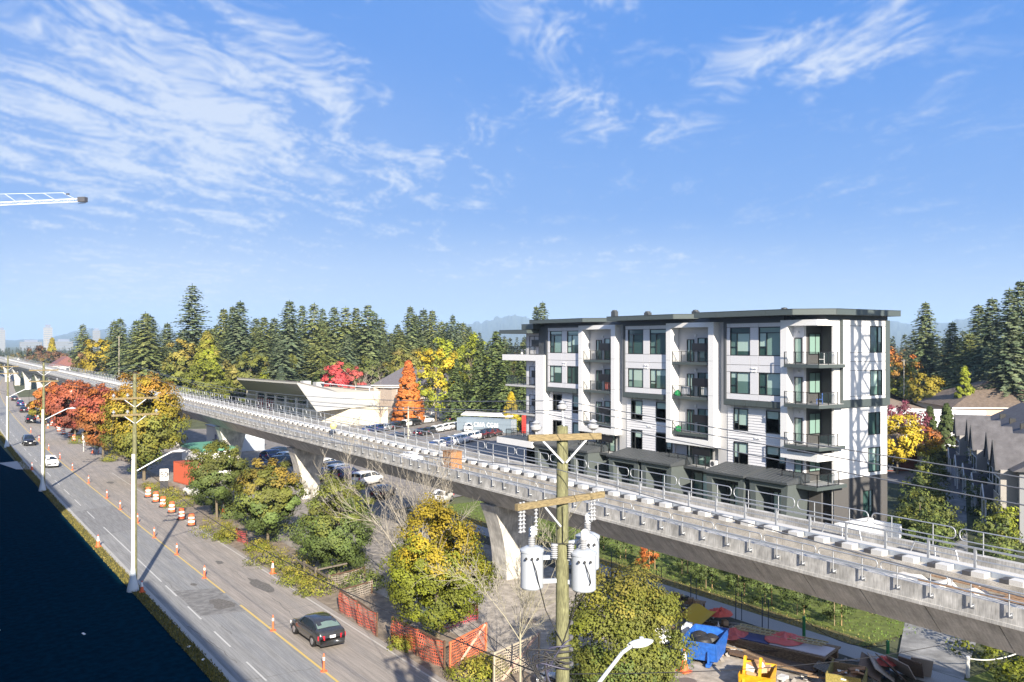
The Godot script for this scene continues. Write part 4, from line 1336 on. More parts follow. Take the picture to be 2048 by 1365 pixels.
func make_right_side() -> void:
	var S1 := Vector3.ONE
	var shingle := mat(0.185, 0.18, 0.20, 0.9, 0, "shingle", Vector3(1.6, 1.6, 1.6), "blotch", S1 * 0.15)
	var tan := mat(0.30, 0.225, 0.17, 0.9, 0, "shingle", S1 * 1.2, "blotch", S1 * 0.15)
	var white := mat(0.70, 0.70, 0.70, 0.7)
	var grey := mat(0.24, 0.25, 0.27, 0.8, 0, "fine", S1 * 0.4)
	var beige := mat(0.34, 0.32, 0.30, 0.8, 0, "fine", S1 * 0.4)
	# row of townhouses, gables towards the walkway
	var o := thing("townhouse_row", "row of grey two-storey townhouses with dark gabled roofs at the right edge", "townhouses", V(80.2, 0, 40.4), 0.62)
	var L := 40.0
	var D := 13.0
	var m := MB.new(); m.box(Vector3(0, 0, 0), Vector3(L, 6.3, D)); part("wall", m, grey, o)
	m = MB.new(); m.prism([Vector2(-0.6, 6.2), Vector2(D + 0.6, 6.2), Vector2(D * 0.5, 9.9)], Vector3(-0.5, 0, 0), Vector3(0, 0, 1), Vector3.UP, Vector3(L + 1.0, 0, 0))
	var rf := part("roof", m, shingle, o)
	for k in 5:
		m = MB.new(); m.box(Vector3(6 + k * 7.0, 8.0, 3.2), Vector3(6.5 + k * 7.0, 8.8, 3.8)); put("roof_vent", m.mesh(), mat(0.03, 0.03, 0.03), rf)
	for k in 5:
		var x := 1.2 + k * 8.0
		var out := 1.3 if k % 2 == 0 else 0.8
		m = MB.new(); m.box(Vector3(x, 0, -out), Vector3(x + 4.2, 6.1, 0.02)); var bay := part("bay", m, [beige, grey][k % 2], o)
		m = MB.new(); m.prism([Vector2(0.3, 6.0), Vector2(3.9, 6.0), Vector2(2.1, 8.5)], Vector3(x, 0, -out - 0.3), Vector3.RIGHT, Vector3.UP, Vector3(0, 0, out + 2.6)); put("gable_roof", m.mesh(), shingle, bay)
		m = MB.new(); m.bar(Vector3(x + 0.25, 5.95, -out - 0.33), Vector3(x + 2.1, 8.5, -out - 0.33), 0.12, 0.24); m.bar(Vector3(x + 3.95, 5.95, -out - 0.33), Vector3(x + 2.1, 8.5, -out - 0.33), 0.12, 0.24); put("bargeboard", m.mesh(), mat(0.06, 0.06, 0.065), bay)
		for fl in 2:
			for j in 2:
				m = MB.new(); m.box(Vector3(x + 0.4 + j * 1.9, 0.9 + fl * 2.85, -out - 0.06), Vector3(x + 1.9 + j * 1.9, 2.5 + fl * 2.85, -out)); var w := part("window", m, white, o)
				m = MB.new(); m.box(Vector3(x + 0.5 + j * 1.9, 1.0 + fl * 2.85, -out - 0.08), Vector3(x + 1.8 + j * 1.9, 2.4 + fl * 2.85, -out - 0.05)); put("pane", m.mesh(), glassy(0.02, 0.03, 0.04), w)
		for fl in [3.1]:
			m = MB.new(); m.box(Vector3(x + 4.2, fl, -0.08), Vector3(x + 8.0, fl + 0.18, 0.0)); part("trim", m, white, o)
		for fl in 2:
			m = MB.new(); m.box(Vector3(x + 5.2, 0.9 + fl * 2.85, -0.07), Vector3(x + 6.9, 2.5 + fl * 2.85, 0.0)); var w := part("window", m, white, o)
			m = MB.new(); m.box(Vector3(x + 5.3, 1.0 + fl * 2.85, -0.09), Vector3(x + 6.8, 2.4 + fl * 2.85, -0.06)); put("pane", m.mesh(), glassy(0.02, 0.03, 0.04), w)
		# small porch roof by the door
		m = MB.new(); m.prism([Vector2(-1.3, 2.7), Vector2(1.3, 2.7), Vector2(0, 3.9)], Vector3(x + 6.0, 0, -2.0), Vector3.RIGHT, Vector3.UP, Vector3(0, 0, 2.0)); var pr := part("porch_roof", m, shingle, o)
		m = MB.new(); m.bar(Vector3(x + 4.7, 2.65, -2.03), Vector3(x + 6.0, 3.9, -2.03), 0.1, 0.2); m.bar(Vector3(x + 7.3, 2.65, -2.03), Vector3(x + 6.0, 3.9, -2.03), 0.1, 0.2); put("bargeboard", m.mesh(), white, pr)
		m = MB.new(); m.box(Vector3(x + 4.8, 0, -1.95), Vector3(x + 4.95, 2.7, -1.8)); m.box(Vector3(x + 7.05, 0, -1.95), Vector3(x + 7.2, 2.7, -1.8)); put("porch_post", m.mesh(), white, pr)
	for x in [8.9, 24.9]:
		m = MB.new(); m.box(Vector3(x, 0, -0.12), Vector3(x + 0.12, 6.2, 0)); part("downpipe", m, white, o)
	# houses behind
	gable_house("tan roofed house behind the townhouses at right", V(187, 0, 97), 0.9, 24, 30, 5.0, 10.2, mat(0.5, 0.36, 0.26, 0.8), tan)
	gable_house("peach house with a hipped brown roof left of the tan roof", V(160, 0, 108.5), -0.5, 15, 11, 4.4, 8.4, mat(0.60, 0.40, 0.27, 0.8), mat(0.24, 0.19, 0.16, 0.9, 0, "shingle", S1 * 1.2))
	gable_house("small pale house with grey roof by the orange and green tree", V(185, 0, 127), -0.4, 10, 9, 4.0, 7.5, mat(0.5, 0.5, 0.42, 0.8), mat(0.2, 0.19, 0.18, 0.9, 0, "shingle", S1 * 1.2))
	# long white metal wall
	o = thing("white_wall", "long white ribbed metal wall behind the pointed shrubs", "wall", V(142, 0, 88))
	var a := V(138.5, 0, 96.0)
	var b := V(149.0, 0, 80.5)
	var n := 26
	for i in n:
		m = MB.new(); m.bar(a.lerp(b, (i + 0.02) / n) + Vector3(0, 3.1, 0), a.lerp(b, (i + 0.98) / n) + Vector3(0, 3.1, 0), 0.12, 6.2); wpart("panel", m, mat(0.62, 0.62, 0.65, 0.6), o)
	m = MB.new(); m.bar(a + Vector3(0.1, 3.0, 0), b + Vector3(0.1, 3.0, 0), 0.08, 6.0); wpart("backing", m, mat(0.3, 0.3, 0.32), o)
	# small brick pavilion with a hipped roof
	o = thing("brick_pavilion", "small red brick pavilion with white corner piers and a brown hipped roof", "pavilion", V(112.3, 0, 74.5), -0.55)
	m = MB.new(); m.box(Vector3(-4, 0, -3), Vector3(3.6, 3.0, 2.6)); part("wall", m, mat(0.24, 0.06, 0.035, 0.9, 0, "grit", S1), o)
	for x in [-4.0, 3.3]:
		m = MB.new(); m.box(Vector3(x - .25, 0, 2.5), Vector3(x + .4, 3.0, 3.1)); part("pier", m, mat(0.66, 0.60, 0.5, 0.8), o)
	m = MB.new(); m.box(Vector3(-2.0, 0.2, 2.6), Vector3(0.6, 2.4, 2.65)); part("gate", m, mat(0.06, 0.07, 0.10, 0.5), o)
	m = MB.new()
	var c := [Vector3(-5, 3.0, 3.8), Vector3(4.6, 3.0, 3.8), Vector3(4.6, 3.0, -4), Vector3(-5, 3.0, -4)]
	m.quad(c[0], c[1], Vector3(1.0, 5.2, 0), Vector3(-1.4, 5.2, 0)); m.tri(c[1], c[2], Vector3(1.0, 5.2, 0)); m.quad(c[2], c[3], Vector3(-1.4, 5.2, 0), Vector3(1.0, 5.2, 0)); m.tri(c[3], c[0], Vector3(-1.4, 5.2, 0)); m.quad(c[3], c[2], c[1], c[0])
	part("roof", m, mat(0.20, 0.15, 0.115, 0.9, 0, "shingle", S1 * 1.2), o)
	m = MB.new(); m.box(Vector3(-5.05, 2.8, 3.75), Vector3(4.65, 3.02, 3.85)); part("gutter", m, mat(0.12, 0.09, 0.07), o)
	m = MB.new(); m.lathe(Vector3.ZERO, [Vector2(0.2, 0), Vector2(0.2, 0.7), Vector2(0.26, 0.72), Vector2(0.14, 0.95), Vector2(0.01, 1.0)], 10); m.tube(Vector3(-.3, .55, 0), Vector3(.3, .55, 0), 0.09, 0.09, 8, true)
	var h := single("fire_hydrant", m, mat(0.5, 0.03, 0.03, 0.5), "red hydrant at the foot of the small orange street tree", "hydrant"); h.position = V(111.3, 0.05, 67.6); h.scale = Vector3.ONE * 1.2


func lattice(m: MB, a: Vector3, b: Vector3, w: float, step: float, chord: float, web: float, side: Vector3, up: Vector3) -> void:
	var n := int(a.distance_to(b) / step)
	var at := func(i: int, k: int) -> Vector3: return a.lerp(b, float(i) / n) + side * (w * 0.5 * (1 if k == 0 or k == 3 else -1)) + up * (w * 0.5 * (1 if k < 2 else -1))
	for k in 4:
		m.tube(at.call(0, k), at.call(n, k), chord, chord, 6)
		for i in n:
			m.tube(at.call(i, k), at.call(i, (k + 1) % 4), web, web, 5)
			m.tube(at.call(i + (i % 2), k), at.call(i + 1 - (i % 2), (k + 1) % 4), web, web, 5)


func make_cranes() -> void:
	var white := mat(0.75, 0.75, 0.72, 0.5)
	var dark := mat(0.06, 0.06, 0.07, 0.6)
	# the crane whose jib end shows at the left
	var mast := V(-4.0, 0, 190.0)
	var tip := V(24.4, 41.3, 164.0)
	var o := thing("tower_crane", "white tower crane jib reaching in from the left edge against the sky", "crane", mast)
	var m := MB.new(); lattice(m, mast, mast + Vector3(0, 40, 0), 1.8, 2.4, 0.09, 0.05, Vector3.RIGHT, Vector3.BACK); wpart("mast", m, white, o)
	var base := mast + Vector3(0, 40.6, 0)
	var d := (tip - base).normalized()
	var side := d.cross(Vector3.UP).normalized()
	m = MB.new(); lattice(m, base - d * 11.0, tip - d * 1.0, 0.5, 1.1, 0.03, 0.016, side, Vector3.UP); wpart("jib", m, white, o)
	m = MB.new(); m.obox(Transform3D(Basis(side, Vector3.UP, d), tip - d * 0.6 + Vector3(0, 0.05, 0)), Vector3(0.9, 0.8, 1.3)); m.tube(tip - d * 1.4 - Vector3(0, 0.6, 0), tip - Vector3(0, 0.5, 0), 0.05, 0.05, 6); wpart("tip_pulley", m, dark, o)
	m = MB.new()
	m.tube(base + Vector3(0, 2.2, 0), tip - d * 4.0 + Vector3(0, 1.35, 0), 0.03, 0.03, 5)
	for k in 7:
		m.tube(tip - d * (4.2 + k * 3.6) + Vector3(0, 1.35 + k * 0.1, 0), tip - d * (2.2 + k * 3.6) + Vector3(0, 0.35, 0), 0.028, 0.028, 4)
	wpart("hanger_rope", m, white, o)
	m = MB.new(); m.obox(Transform3D(Basis(side, Vector3.UP, d), tip - d * 3.3 + Vector3(0, 1.1, 0)), Vector3(0.25, 0.22, 0.5)); wpart("beacon", m, dark, o)
	# the crane that stands right of the camera and throws its shadow on the end wall
	o = thing("tower_crane", "tower crane mast outside the picture that shades the end wall of the block", "crane", V(61.2, 0, 20.0))
	m = MB.new(); lattice(m, V(61.2, 0, 20), V(61.2, 60, 20), 3.0, 3.3, 0.30, 0.15, Vector3.RIGHT, Vector3.BACK); wpart("mast", m, white, o)
	m = MB.new(); lattice(m, V(61.2, 58, 20), V(95, 59, -12), 1.4, 2.0, 0.08, 0.05, Vector3(0.49, 0, -0.87), Vector3.UP); wpart("jib", m, white, o)


# the building the picture is taken from and its neighbour: out of view, they shade the near kerb
func make_own_buildings() -> void:
	for q in [[-46.0, 25.6, 21.5, "white six-storey block the picture is taken from"], [25.6, 62.2, 19.0, "added unseen lower link between the two white blocks, shading the dark ground"], [62.2, 150.0, 21.5, "white six-storey block further along, left of the picture"]]:  # the lower link is added: its height keeps the dark ground in shadow
		var o := thing("apartment_block", q[3], "building", V(-12, 0, q[0]))
		var m := MB.new(); m.box(V(-22, 0, q[0]), V(-1.2, q[2], q[1])); wpart("wall", m, mat(0.62, 0.62, 0.64, 0.7), o)
		for fl in 5:
			for k in int((q[1] - q[0]) / 6.0):
				m = MB.new(); m.box(V(-1.22, 1.2 + fl * 3.4, q[0] + 2 + k * 6.0), V(-1.15, 2.9 + fl * 3.4, q[0] + 4.4 + k * 6.0)); wpart("window", m, glassy(0.02, 0.035, 0.035), o)


# ------------------------------------------------------------------ poles and wires
const POLES := [[13.15, 17.43, 15.3], [13.1, 66.97, 15.2], [13.1, 118.3, 15.1], [13.7, 172.0, 15.3]]

func insulator(m: MB, p: Vector3, k := 1.0) -> void:
	m.lathe(p, [Vector2(0.02, 0), Vector2(0.03, 0.06), Vector2(0.11, 0.10) * k, Vector2(0.12, 0.16) * k, Vector2(0.05, 0.20) * k, Vector2(0.09, 0.23) * k, Vector2(0.01, 0.28) * k], 10)


func bushing(m: MB, p: Vector3, h: float) -> void:
	var prof := [Vector2(0.05, 0)]
	for i in 6:
		prof.append(Vector2(0.085, h * (i + 0.35) / 7.0)); prof.append(Vector2(0.05, h * (i + 0.8) / 7.0))
	prof.append(Vector2(0.09, h * 0.9)); prof.append(Vector2(0.08, h)); prof.append(Vector2(0.01, h * 1.08))
	m.lathe(p, prof, 12)


func sag(a: Vector3, b: Vector3, d: float, k := 14) -> Array:
	var p := []
	for i in k + 1:
		var f := float(i) / k
		p.append(a.lerp(b, f) - Vector3(0, d * 4.0 * f * (1.0 - f), 0))
	return p


func make_poles() -> void:
	var S1 := Vector3.ONE
	var wood := mat(0.33, 0.33, 0.17, 0.9, 0, "wood", Vector3(2.5, 0.25, 2.5), "blotch", Vector3(1, 0.2, 1))
	var arm := mat(0.40, 0.31, 0.16, 0.9, 0, "wood", Vector3(0.3, 3, 3), "fine", S1)
	var galv := mat(0.60, 0.62, 0.65, 0.4, 0.4)
	var grey := mat(0.36, 0.39, 0.43, 0.42)
	var white := mat(0.80, 0.80, 0.78, 0.5)
	var black := mat(0.02, 0.02, 0.022, 0.6)
	var porc := mat(0.34, 0.35, 0.37, 0.35)
	var where := ["with three grey transformers, nearest the camera", "beside the white lamp arm over the grey car's lane", "before the red maples", "at the left edge of the picture"]
	for k in 4:
		var P: Array = POLES[k]
		var H: float = P[2]
		var o := thing("utility_pole", "weathered greenish wooden utility pole " + where[k], "utility pole", V(P[0], 0, P[1]), 0.0, "utility poles along the road")
		var m := MB.new()
		var th := 1.14 if k == 0 else 1.0
		m.lathe(Vector3.ZERO, [Vector2(0.19 * th, 0), Vector2(0.165 * th, 6.0), Vector2(0.12 * th, H), Vector2(0.005, H + 0.03)], 16)
		part("shaft", m, wood, o)
		if k > 0:
			# white half-round cable guard and its flared foot, on the camera's side
			m = MB.new()
			m.tube(Vector3(-0.13, 0.3, 0.16), Vector3(-0.11, 9.6 if k < 3 else 8.5, 0.13), 0.125, 0.115, 10, true)
			part("cable_guard", m, white, o)
			m = MB.new(); m.lathe(Vector3(-0.13, 0, 0.16), [Vector2(0.42, 0), Vector2(0.40, 0.25), Vector2(0.24, 0.9), Vector2(0.13, 1.7)], 10)
			part("guard_foot", m, mat(0.55, 0.62, 0.68, 0.5), o)
			# street lamp on a long arm
			m = MB.new(); m.path([Vector3(0.05, 8.35, 0), Vector3(1.6, 9.15, 0), Vector3(2.5, 9.58, 0), Vector3(2.75, 9.62, 0)], 0.05, 7)
			var la := part("lamp_arm", m, galv, o)
			lamp_head(la, Vector3(3.05, 9.60, 0), galv)
			# two crossarms with braces
			for y in ([13.5, 12.35] if k != 2 else [14.2, 12.9]):
				m = MB.new(); m.box(Vector3(-1.55, y - 0.07, 0.12), Vector3(1.55, y + 0.07, 0.26))
				var ca := part("crossarm", m, arm, o)
				m = MB.new(); m.bar(Vector3(-0.75, y - 0.05, 0.19), Vector3(-0.05, y - 0.6, 0.16), 0.04, 0.05); m.bar(Vector3(0.75, y - 0.05, 0.19), Vector3(0.05, y - 0.6, 0.16), 0.04, 0.05)
				put("brace", m.mesh(), galv, ca)
				for x in [-1.4, -0.5, 1.4]:
					m = MB.new(); insulator(m, Vector3(x, y + 0.07, 0.19))
					put("insulator", m.mesh(), porc, ca)
			# a loop of black cable hanging from the lower arm
			m = MB.new(); m.path([Vector3(-1.4, 12.3, 0.2), Vector3(-1.55, 11.2, 0.2), Vector3(-1.5, 9.9, 0.2), Vector3(-1.0, 9.5, 0.2), Vector3(-0.1, 9.2, 0.2)], 0.018, 4)
			part("cable", m, black, o)
		else:
			near_pole(o, H, arm, galv, grey, porc, black, white)
	# wires: three power lines along the arms and two lower cables, each one long run through the poles
	var runs := [
		["power_line", 0.62, 0.35, 0.010, "overhead power wire farthest from the road side, over the right crossarm ends"],
		["power_line", -0.62, 0.35, 0.010, "overhead power wire over the left crossarm ends"],
		["power_line", 0.0, 0.62, 0.010, "overhead power wire over the tops of the utility poles"],
		["power_line", -0.25, -1.0, 0.011, "thin overhead wire just below the upper crossarms"],
		["telephone_cable", 0.2, -6.3, 0.02, "black telephone cable strung low between the utility poles"]]
	for q in runs:
		var m := MB.new()
		var pts := [[13.1, -34.0, 15.2]] + POLES + [[15.0, 228.0, 15.2], [19.0, 285.0, 15.2]]
		for i in pts.size() - 1:
			var a: Array = pts[i]
			var c: Array = pts[i + 1]
			if q[2] < -5.0 and i == 0:
				continue
			m.path(sag(V(a[0] + q[1], a[2] + q[2], a[1]), V(c[0] + q[1], c[2] + q[2], c[1]), 0.75 if q[2] > -5.0 else 1.0), q[3], 4)
		single(q[0], m, mat(0.16, 0.17, 0.19, 0.4, 0.3) if q[0] == "power_line" else black, q[4], "wire", V(13.1, 10, 60), "wires along the utility poles")
	# service wires crossing to the right over the yard
	var m := MB.new()
	m.path(sag(V(13.2, 8.2, 17.5), V(24.0, 6.0, 60.0), 0.5), 0.012, 4)
	single("service_wire", m, black, "thin dark wire falling left from the near pole over the gravel yard", "wire", V(13, 8, 17))
	m = MB.new()
	m.path(sag(V(13.2, 8.9, 17.5), V(27.0, 4.5, 62.0), 0.4), 0.012, 4)
	single("service_wire", m, black, "upper thin dark wire falling left from the near pole past the bare sapling", "wire", V(13, 9, 17))
	m = MB.new()
	m.path(sag(V(13.2, 9.3, 17.4), V(44.0, 4.0, 22.0), 0.6), 0.012, 4)
	single("service_wire", m, black, "thin dark wire falling right from the near pole behind the lamp head", "wire", V(13, 9, 17))
	# small poles beyond the track
	var list := [[60.0, 116.5, 8.2, "thin pole before the cream end wall of the slanted building"], [60.4, 335.0, 20.0, "bare brown pole standing by the yellow tree at left"], [64.5, 322.0, 12.0, "pale pole beyond the track by the tall fir"], [70.0, 620.0, 20.0, "pale distant pole before the far woods"], [200.0, 128.0, 13.5, "white utility pole behind the yellow tree right of the block"]]
	for q in list:
		m = MB.new(); m.lathe(Vector3.ZERO, [Vector2(0.16, 0), Vector2(0.11, q[2]), Vector2(0.01, q[2] + 0.02)], 8)
		var o := single("utility_pole", m, mat(0.36, 0.33, 0.27, 0.9), q[3], "utility pole")
		o.position = V(q[0], 0, q[1])
		m = MB.new(); m.box(Vector3(-0.9, q[2] - 0.5, -0.05), Vector3(0.9, q[2] - 0.38, 0.05))
		part("crossarm", m, arm, o)
		m = MB.new()
		for x in [-0.8, 0.0, 0.8]:
			insulator(m, Vector3(x, q[2] - 0.38, 0))
		part("insulator", m, porc, o)
	m = MB.new()
	for y in [8.0, 7.3, 6.4]:
		m.path(sag(V(60, y, 116.5), V(96, y + 0.5, 60), 0.6), 0.014, 4)
		m.path(sag(V(60, y, 116.5), V(48, y, 250), 0.6), 0.014, 4)
	single("power_line", m, mat(0.16, 0.17, 0.19, 0.4, 0.3), "three thin wires on the thin pole before the car lot", "wire", V(60, 7, 116))


func lamp_head(parent: Node3D, p: Vector3, galv: Material) -> void:
	var m := MB.new()
	var prof := []
	for i in 9:
		var f := i / 8.0
		prof.append([lerpf(-0.38, 0.42, f), 0.20 * pow(sin(clampf(f * 0.9 + 0.12, 0, 1) * PI), 0.6)])
	for i in 8:
		for k in 10:
			var a0 := TAU * k / 10
			var a1 := TAU * (k + 1) / 10
			var q := func(j: int, an: float) -> Vector3: return p + Vector3(prof[j][0], sin(an) * prof[j][1] * 0.45, cos(an) * prof[j][1])
			m.quad(q.call(i, a0), q.call(i, a1), q.call(i + 1, a1), q.call(i + 1, a0))
	put("lamp_head", m.mesh(), mat(0.75, 0.77, 0.80, 0.4), parent)
	m = MB.new(); m.lathe(p + Vector3(0, 0.06, 0), [Vector2(0.06, 0), Vector2(0.06, 0.09), Vector2(0.01, 0.11)], 8)
	put("photocell", m.mesh(), galv, parent)


func near_pole(o: Node3D, H: float, arm: Material, galv: Material, grey: Material, porc: Material, black: Material, white: Material) -> void:
	var m := MB.new()
	# upper crossarm: square to the sight line, nearly
	var ca := []
	for q in [[15.06, Vector3(0.948, 0.0, 0.322).normalized(), 0.92, 0.0], [13.55, Vector3(0.994, 0.0, -0.105).normalized(), 1.42, 0.0]]:
		var d: Vector3 = q[1]
		d.y = q[3] * 0.4
		var n := d.cross(Vector3.UP).normalized()
		if n.dot(Vector3(-0.5, 0, 0.8)) < 0:
			n = -n
		var c: Vector3 = Vector3(0, q[0], 0) + n * 0.19 - (d * 0.2 if q[0] < 14.0 else Vector3.ZERO)
		m = MB.new(); m.bar(c - d * q[2], c + d * q[2], 0.11, 0.15)
		var a := part("crossarm", m, arm, o)
		m = MB.new(); m.bar(c - d * 0.55 + Vector3(0, -0.08, 0), c + Vector3(0, -0.62, 0) - d * 0.03, 0.03, 0.045)
		if q[0] > 14:
			m.bar(c + d * 0.55 + Vector3(0, -0.08, 0), c + Vector3(0, -0.62, 0) + d * 0.03, 0.03, 0.045)
		put("brace", m.mesh(), galv, a)
		if q[0] > 14:
			for x in [-0.72, 0.72]:
				m = MB.new(); insulator(m, c + d * x + Vector3(0, 0.08, 0), 1.2); put("insulator", m.mesh(), porc, a)
		else:
			for x in [-1.28, -1.18, -0.05 - 0.75, 1.02, 1.12]:
				m = MB.new()
				var b: Vector3 = c + d * x - n * 0.02
				m.tube(b + Vector3(0, 0.10, 0), b + Vector3(0, -0.12, 0), 0.03, 0.03, 6, true)
				var pf := []
				for j in 6:
					pf.append(Vector2(0.022, -0.62 + j * 0.09)); pf.append(Vector2(0.055, -0.59 + j * 0.09)); pf.append(Vector2(0.022, -0.56 + j * 0.09))
				m.lathe(b, pf, 8)
				put("cutout_fuse", m.mesh(), porc, a)
	m = MB.new(); insulator(m, Vector3(0, H + 0.32, 0), 1.1); part("insulator", m, porc, o)
	m = MB.new(); m.tube(Vector3(0, H - 0.3, 0.12), Vector3(0, H + 0.34, 0), 0.025, 0.025, 6); part("pole_pin", m, galv, o)
	# three transformer cans round the pole on steel brackets
	var X := Vector3(0.831, 0, 0.557)     # to the right as the camera sees it
	var Z := Vector3(0.557, 0, -0.831)    # away from the camera
	var list := [[X * -0.74 + Z * -0.12, 11.42, 0.275, 0.93], [X * 0.50 - Z * 0.22, 11.40, 0.295, 0.90], [X * 0.66 + Z * 0.55, 11.72, 0.285, 0.82]]
	for q in list:
		var p: Vector3 = q[0] + Vector3(0, q[1], 0)
		m = MB.new()
		m.lathe(p, [Vector2(0.01, 0), Vector2(q[2] - 0.02, 0), Vector2(q[2], 0.03), Vector2(q[2], q[3] - 0.06), Vector2(q[2] + 0.02, q[3] - 0.05), Vector2(q[2] + 0.02, q[3]), Vector2(q[2] * 0.6, q[3] + 0.07), Vector2(0.01, q[3] + 0.09)], 24)
		var t := part("transformer", m, grey, o)
		m = MB.new(); bushing(m, p + Vector3(-0.02, q[3] + 0.05, 0.02), 0.30); put("bushing", m.mesh(), porc, t)
		m = MB.new(); m.lathe(p + X * 0.0 + Vector3(0.02, q[3] + 0.33, 0.02), [Vector2(0.03, 0), Vector2(0.10, 0.03), Vector2(0.105, 0.16), Vector2(0.05, 0.22), Vector2(0.01, 0.23)], 12); put("bushing_cap", m.mesh(), white, t)
		for x in [-0.14, 0.0, 0.14]:
			m = MB.new(); m.tube(p + X * x - Z * (q[2] - 0.01) + Vector3(0, q[3] - 0.16, 0), p + X * x - Z * (q[2] + 0.07) + Vector3(0, q[3] - 0.16, 0), 0.025, 0.03, 8, true)
			put("terminal", m.mesh(), black, t)
		m = MB.new(); m.box(p + Vector3(-0.03, -0.06, -0.03), p + Vector3(0.03, 0, 0.03)); put("drain", m.mesh(), black, t)
		m = MB.new()
		for y in [0.15, 0.72]:
			m.bar(Vector3(0, q[1] + y, 0), p + Vector3(0, y, 0), 0.07, 0.10)
		part("bracket", m, grey, o)
		# black leads curling off the can
		m = MB.new()
		m.path([p - Z * q[2] + Vector3(0, q[3] - 0.2, 0), p - Z * (q[2] + 0.1) + X * 0.1 + Vector3(0, q[3] - 0.45, 0), p - Z * (q[2] + 0.02) + X * 0.14 + Vector3(0, 0.25, 0), p * 0.55 + Vector3(0, q[1] * 0.45 - 0.55, 0), Vector3(0, 10.1, 0) - Z * 0.2], 0.014, 5)
		part("lead", m, black, o)
		m = MB.new(); m.path([p + Vector3(0, q[3] + 0.4, 0), p * 0.6 + Vector3(0, q[1] * 0.4 + 0.85 + q[3] * 0.3, 0) - Z * 0.2, Vector3(0, 12.5, 0) - Z * 0.2, Vector3(0, 13.4, 0) - Z * 0.22], 0.010, 4)
		part("lead", m, black, o)
	# surge arresters on the pole between the cans
	for x in [-0.2, 0.2]:
		m = MB.new(); bushing(m, Vector3(0, 12.15, 0) + X * x - Z * 0.18, 0.34); part("arrester", m, porc, o)
	# spool brackets, cable bundle and riser
	for y in [10.55, 10.2, 9.9, 9.55]:
		m = MB.new(); m.box(Vector3(0, y - 0.04, 0) + X * 0.16 - Vector3(0.03, 0, 0.03), Vector3(0, y + 0.04, 0) + X * 0.22 + Vector3(0.03, 0, 0.03)); part("spool_bracket", m, mat(0.10, 0.10, 0.11, 0.5), o)
	rng.seed = 8
	for i in 11:
		m = MB.new()
		var cv := Curve3D.new()
		var out := rng.randf_range(0.35, 1.0)
		cv.add_point(X * 0.2 - Z * 0.2 + Vector3(0, 9.5 + 0.14 * (i % 6), 0), Vector3.ZERO, X * -0.3 - Z * 0.15)
		cv.add_point(X * -out - Z * 0.2 + Vector3(0, rng.randf_range(9.1, 9.9), 0), Vector3(0, rng.randf_range(0.1, 0.35), 0), Vector3(0, rng.randf_range(-0.35, -0.1), 0))
		cv.add_point(X * -0.12 - Z * 0.25 + Vector3(0, 8.8 + 0.03 * i, 0), X * -0.3, X * 0.1 - Vector3(0, 0.1, 0))
		cv.add_point(X * (0.02 + 0.008 * i) - Z * 0.24 + Vector3(0, 8.2, 0), Vector3(0, 0.25, 0), Vector3.ZERO)
		m.path(Array(cv.tessellate(4, 5.0)), 0.021, 5)
		part("cable", m, black if i % 5 else mat(0.05, 0.05, 0.09, 0.5), o)
	m = MB.new(); m.tube(X * 0.06 - Z * 0.2, X * 0.06 - Z * 0.2 + Vector3(0, 8.3, 0), 0.075, 0.07, 10, true); part("cable_guard", m, white, o)
	# street lamp over the road, reaching right
	m = MB.new(); m.path([Vector3(0.05, 7.9, 0), Vector3(1.2, 8.9, 0), Vector3(1.9, 9.45, 0), Vector3(2.25, 9.58, 0)], 0.05, 8)
	var la := part("lamp_arm", m, galv, o)
	lamp_head(la, Vector3(2.55, 9.58, 0), galv)


# ------------------------------------------------------------------ trees
func rdir() -> Vector3:
	var z := rng.randf_range(-1, 1)
	var a := rng.randf() * TAU
	var r := sqrt(1.0 - z * z)
	return Vector3(r * cos(a), z, r * sin(a))


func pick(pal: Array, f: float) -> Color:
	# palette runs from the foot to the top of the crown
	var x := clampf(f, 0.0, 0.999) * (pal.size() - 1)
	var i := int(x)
	return (pal[i] as Color).lerp(pal[mini(i + 1, pal.size() - 1)], x - i)


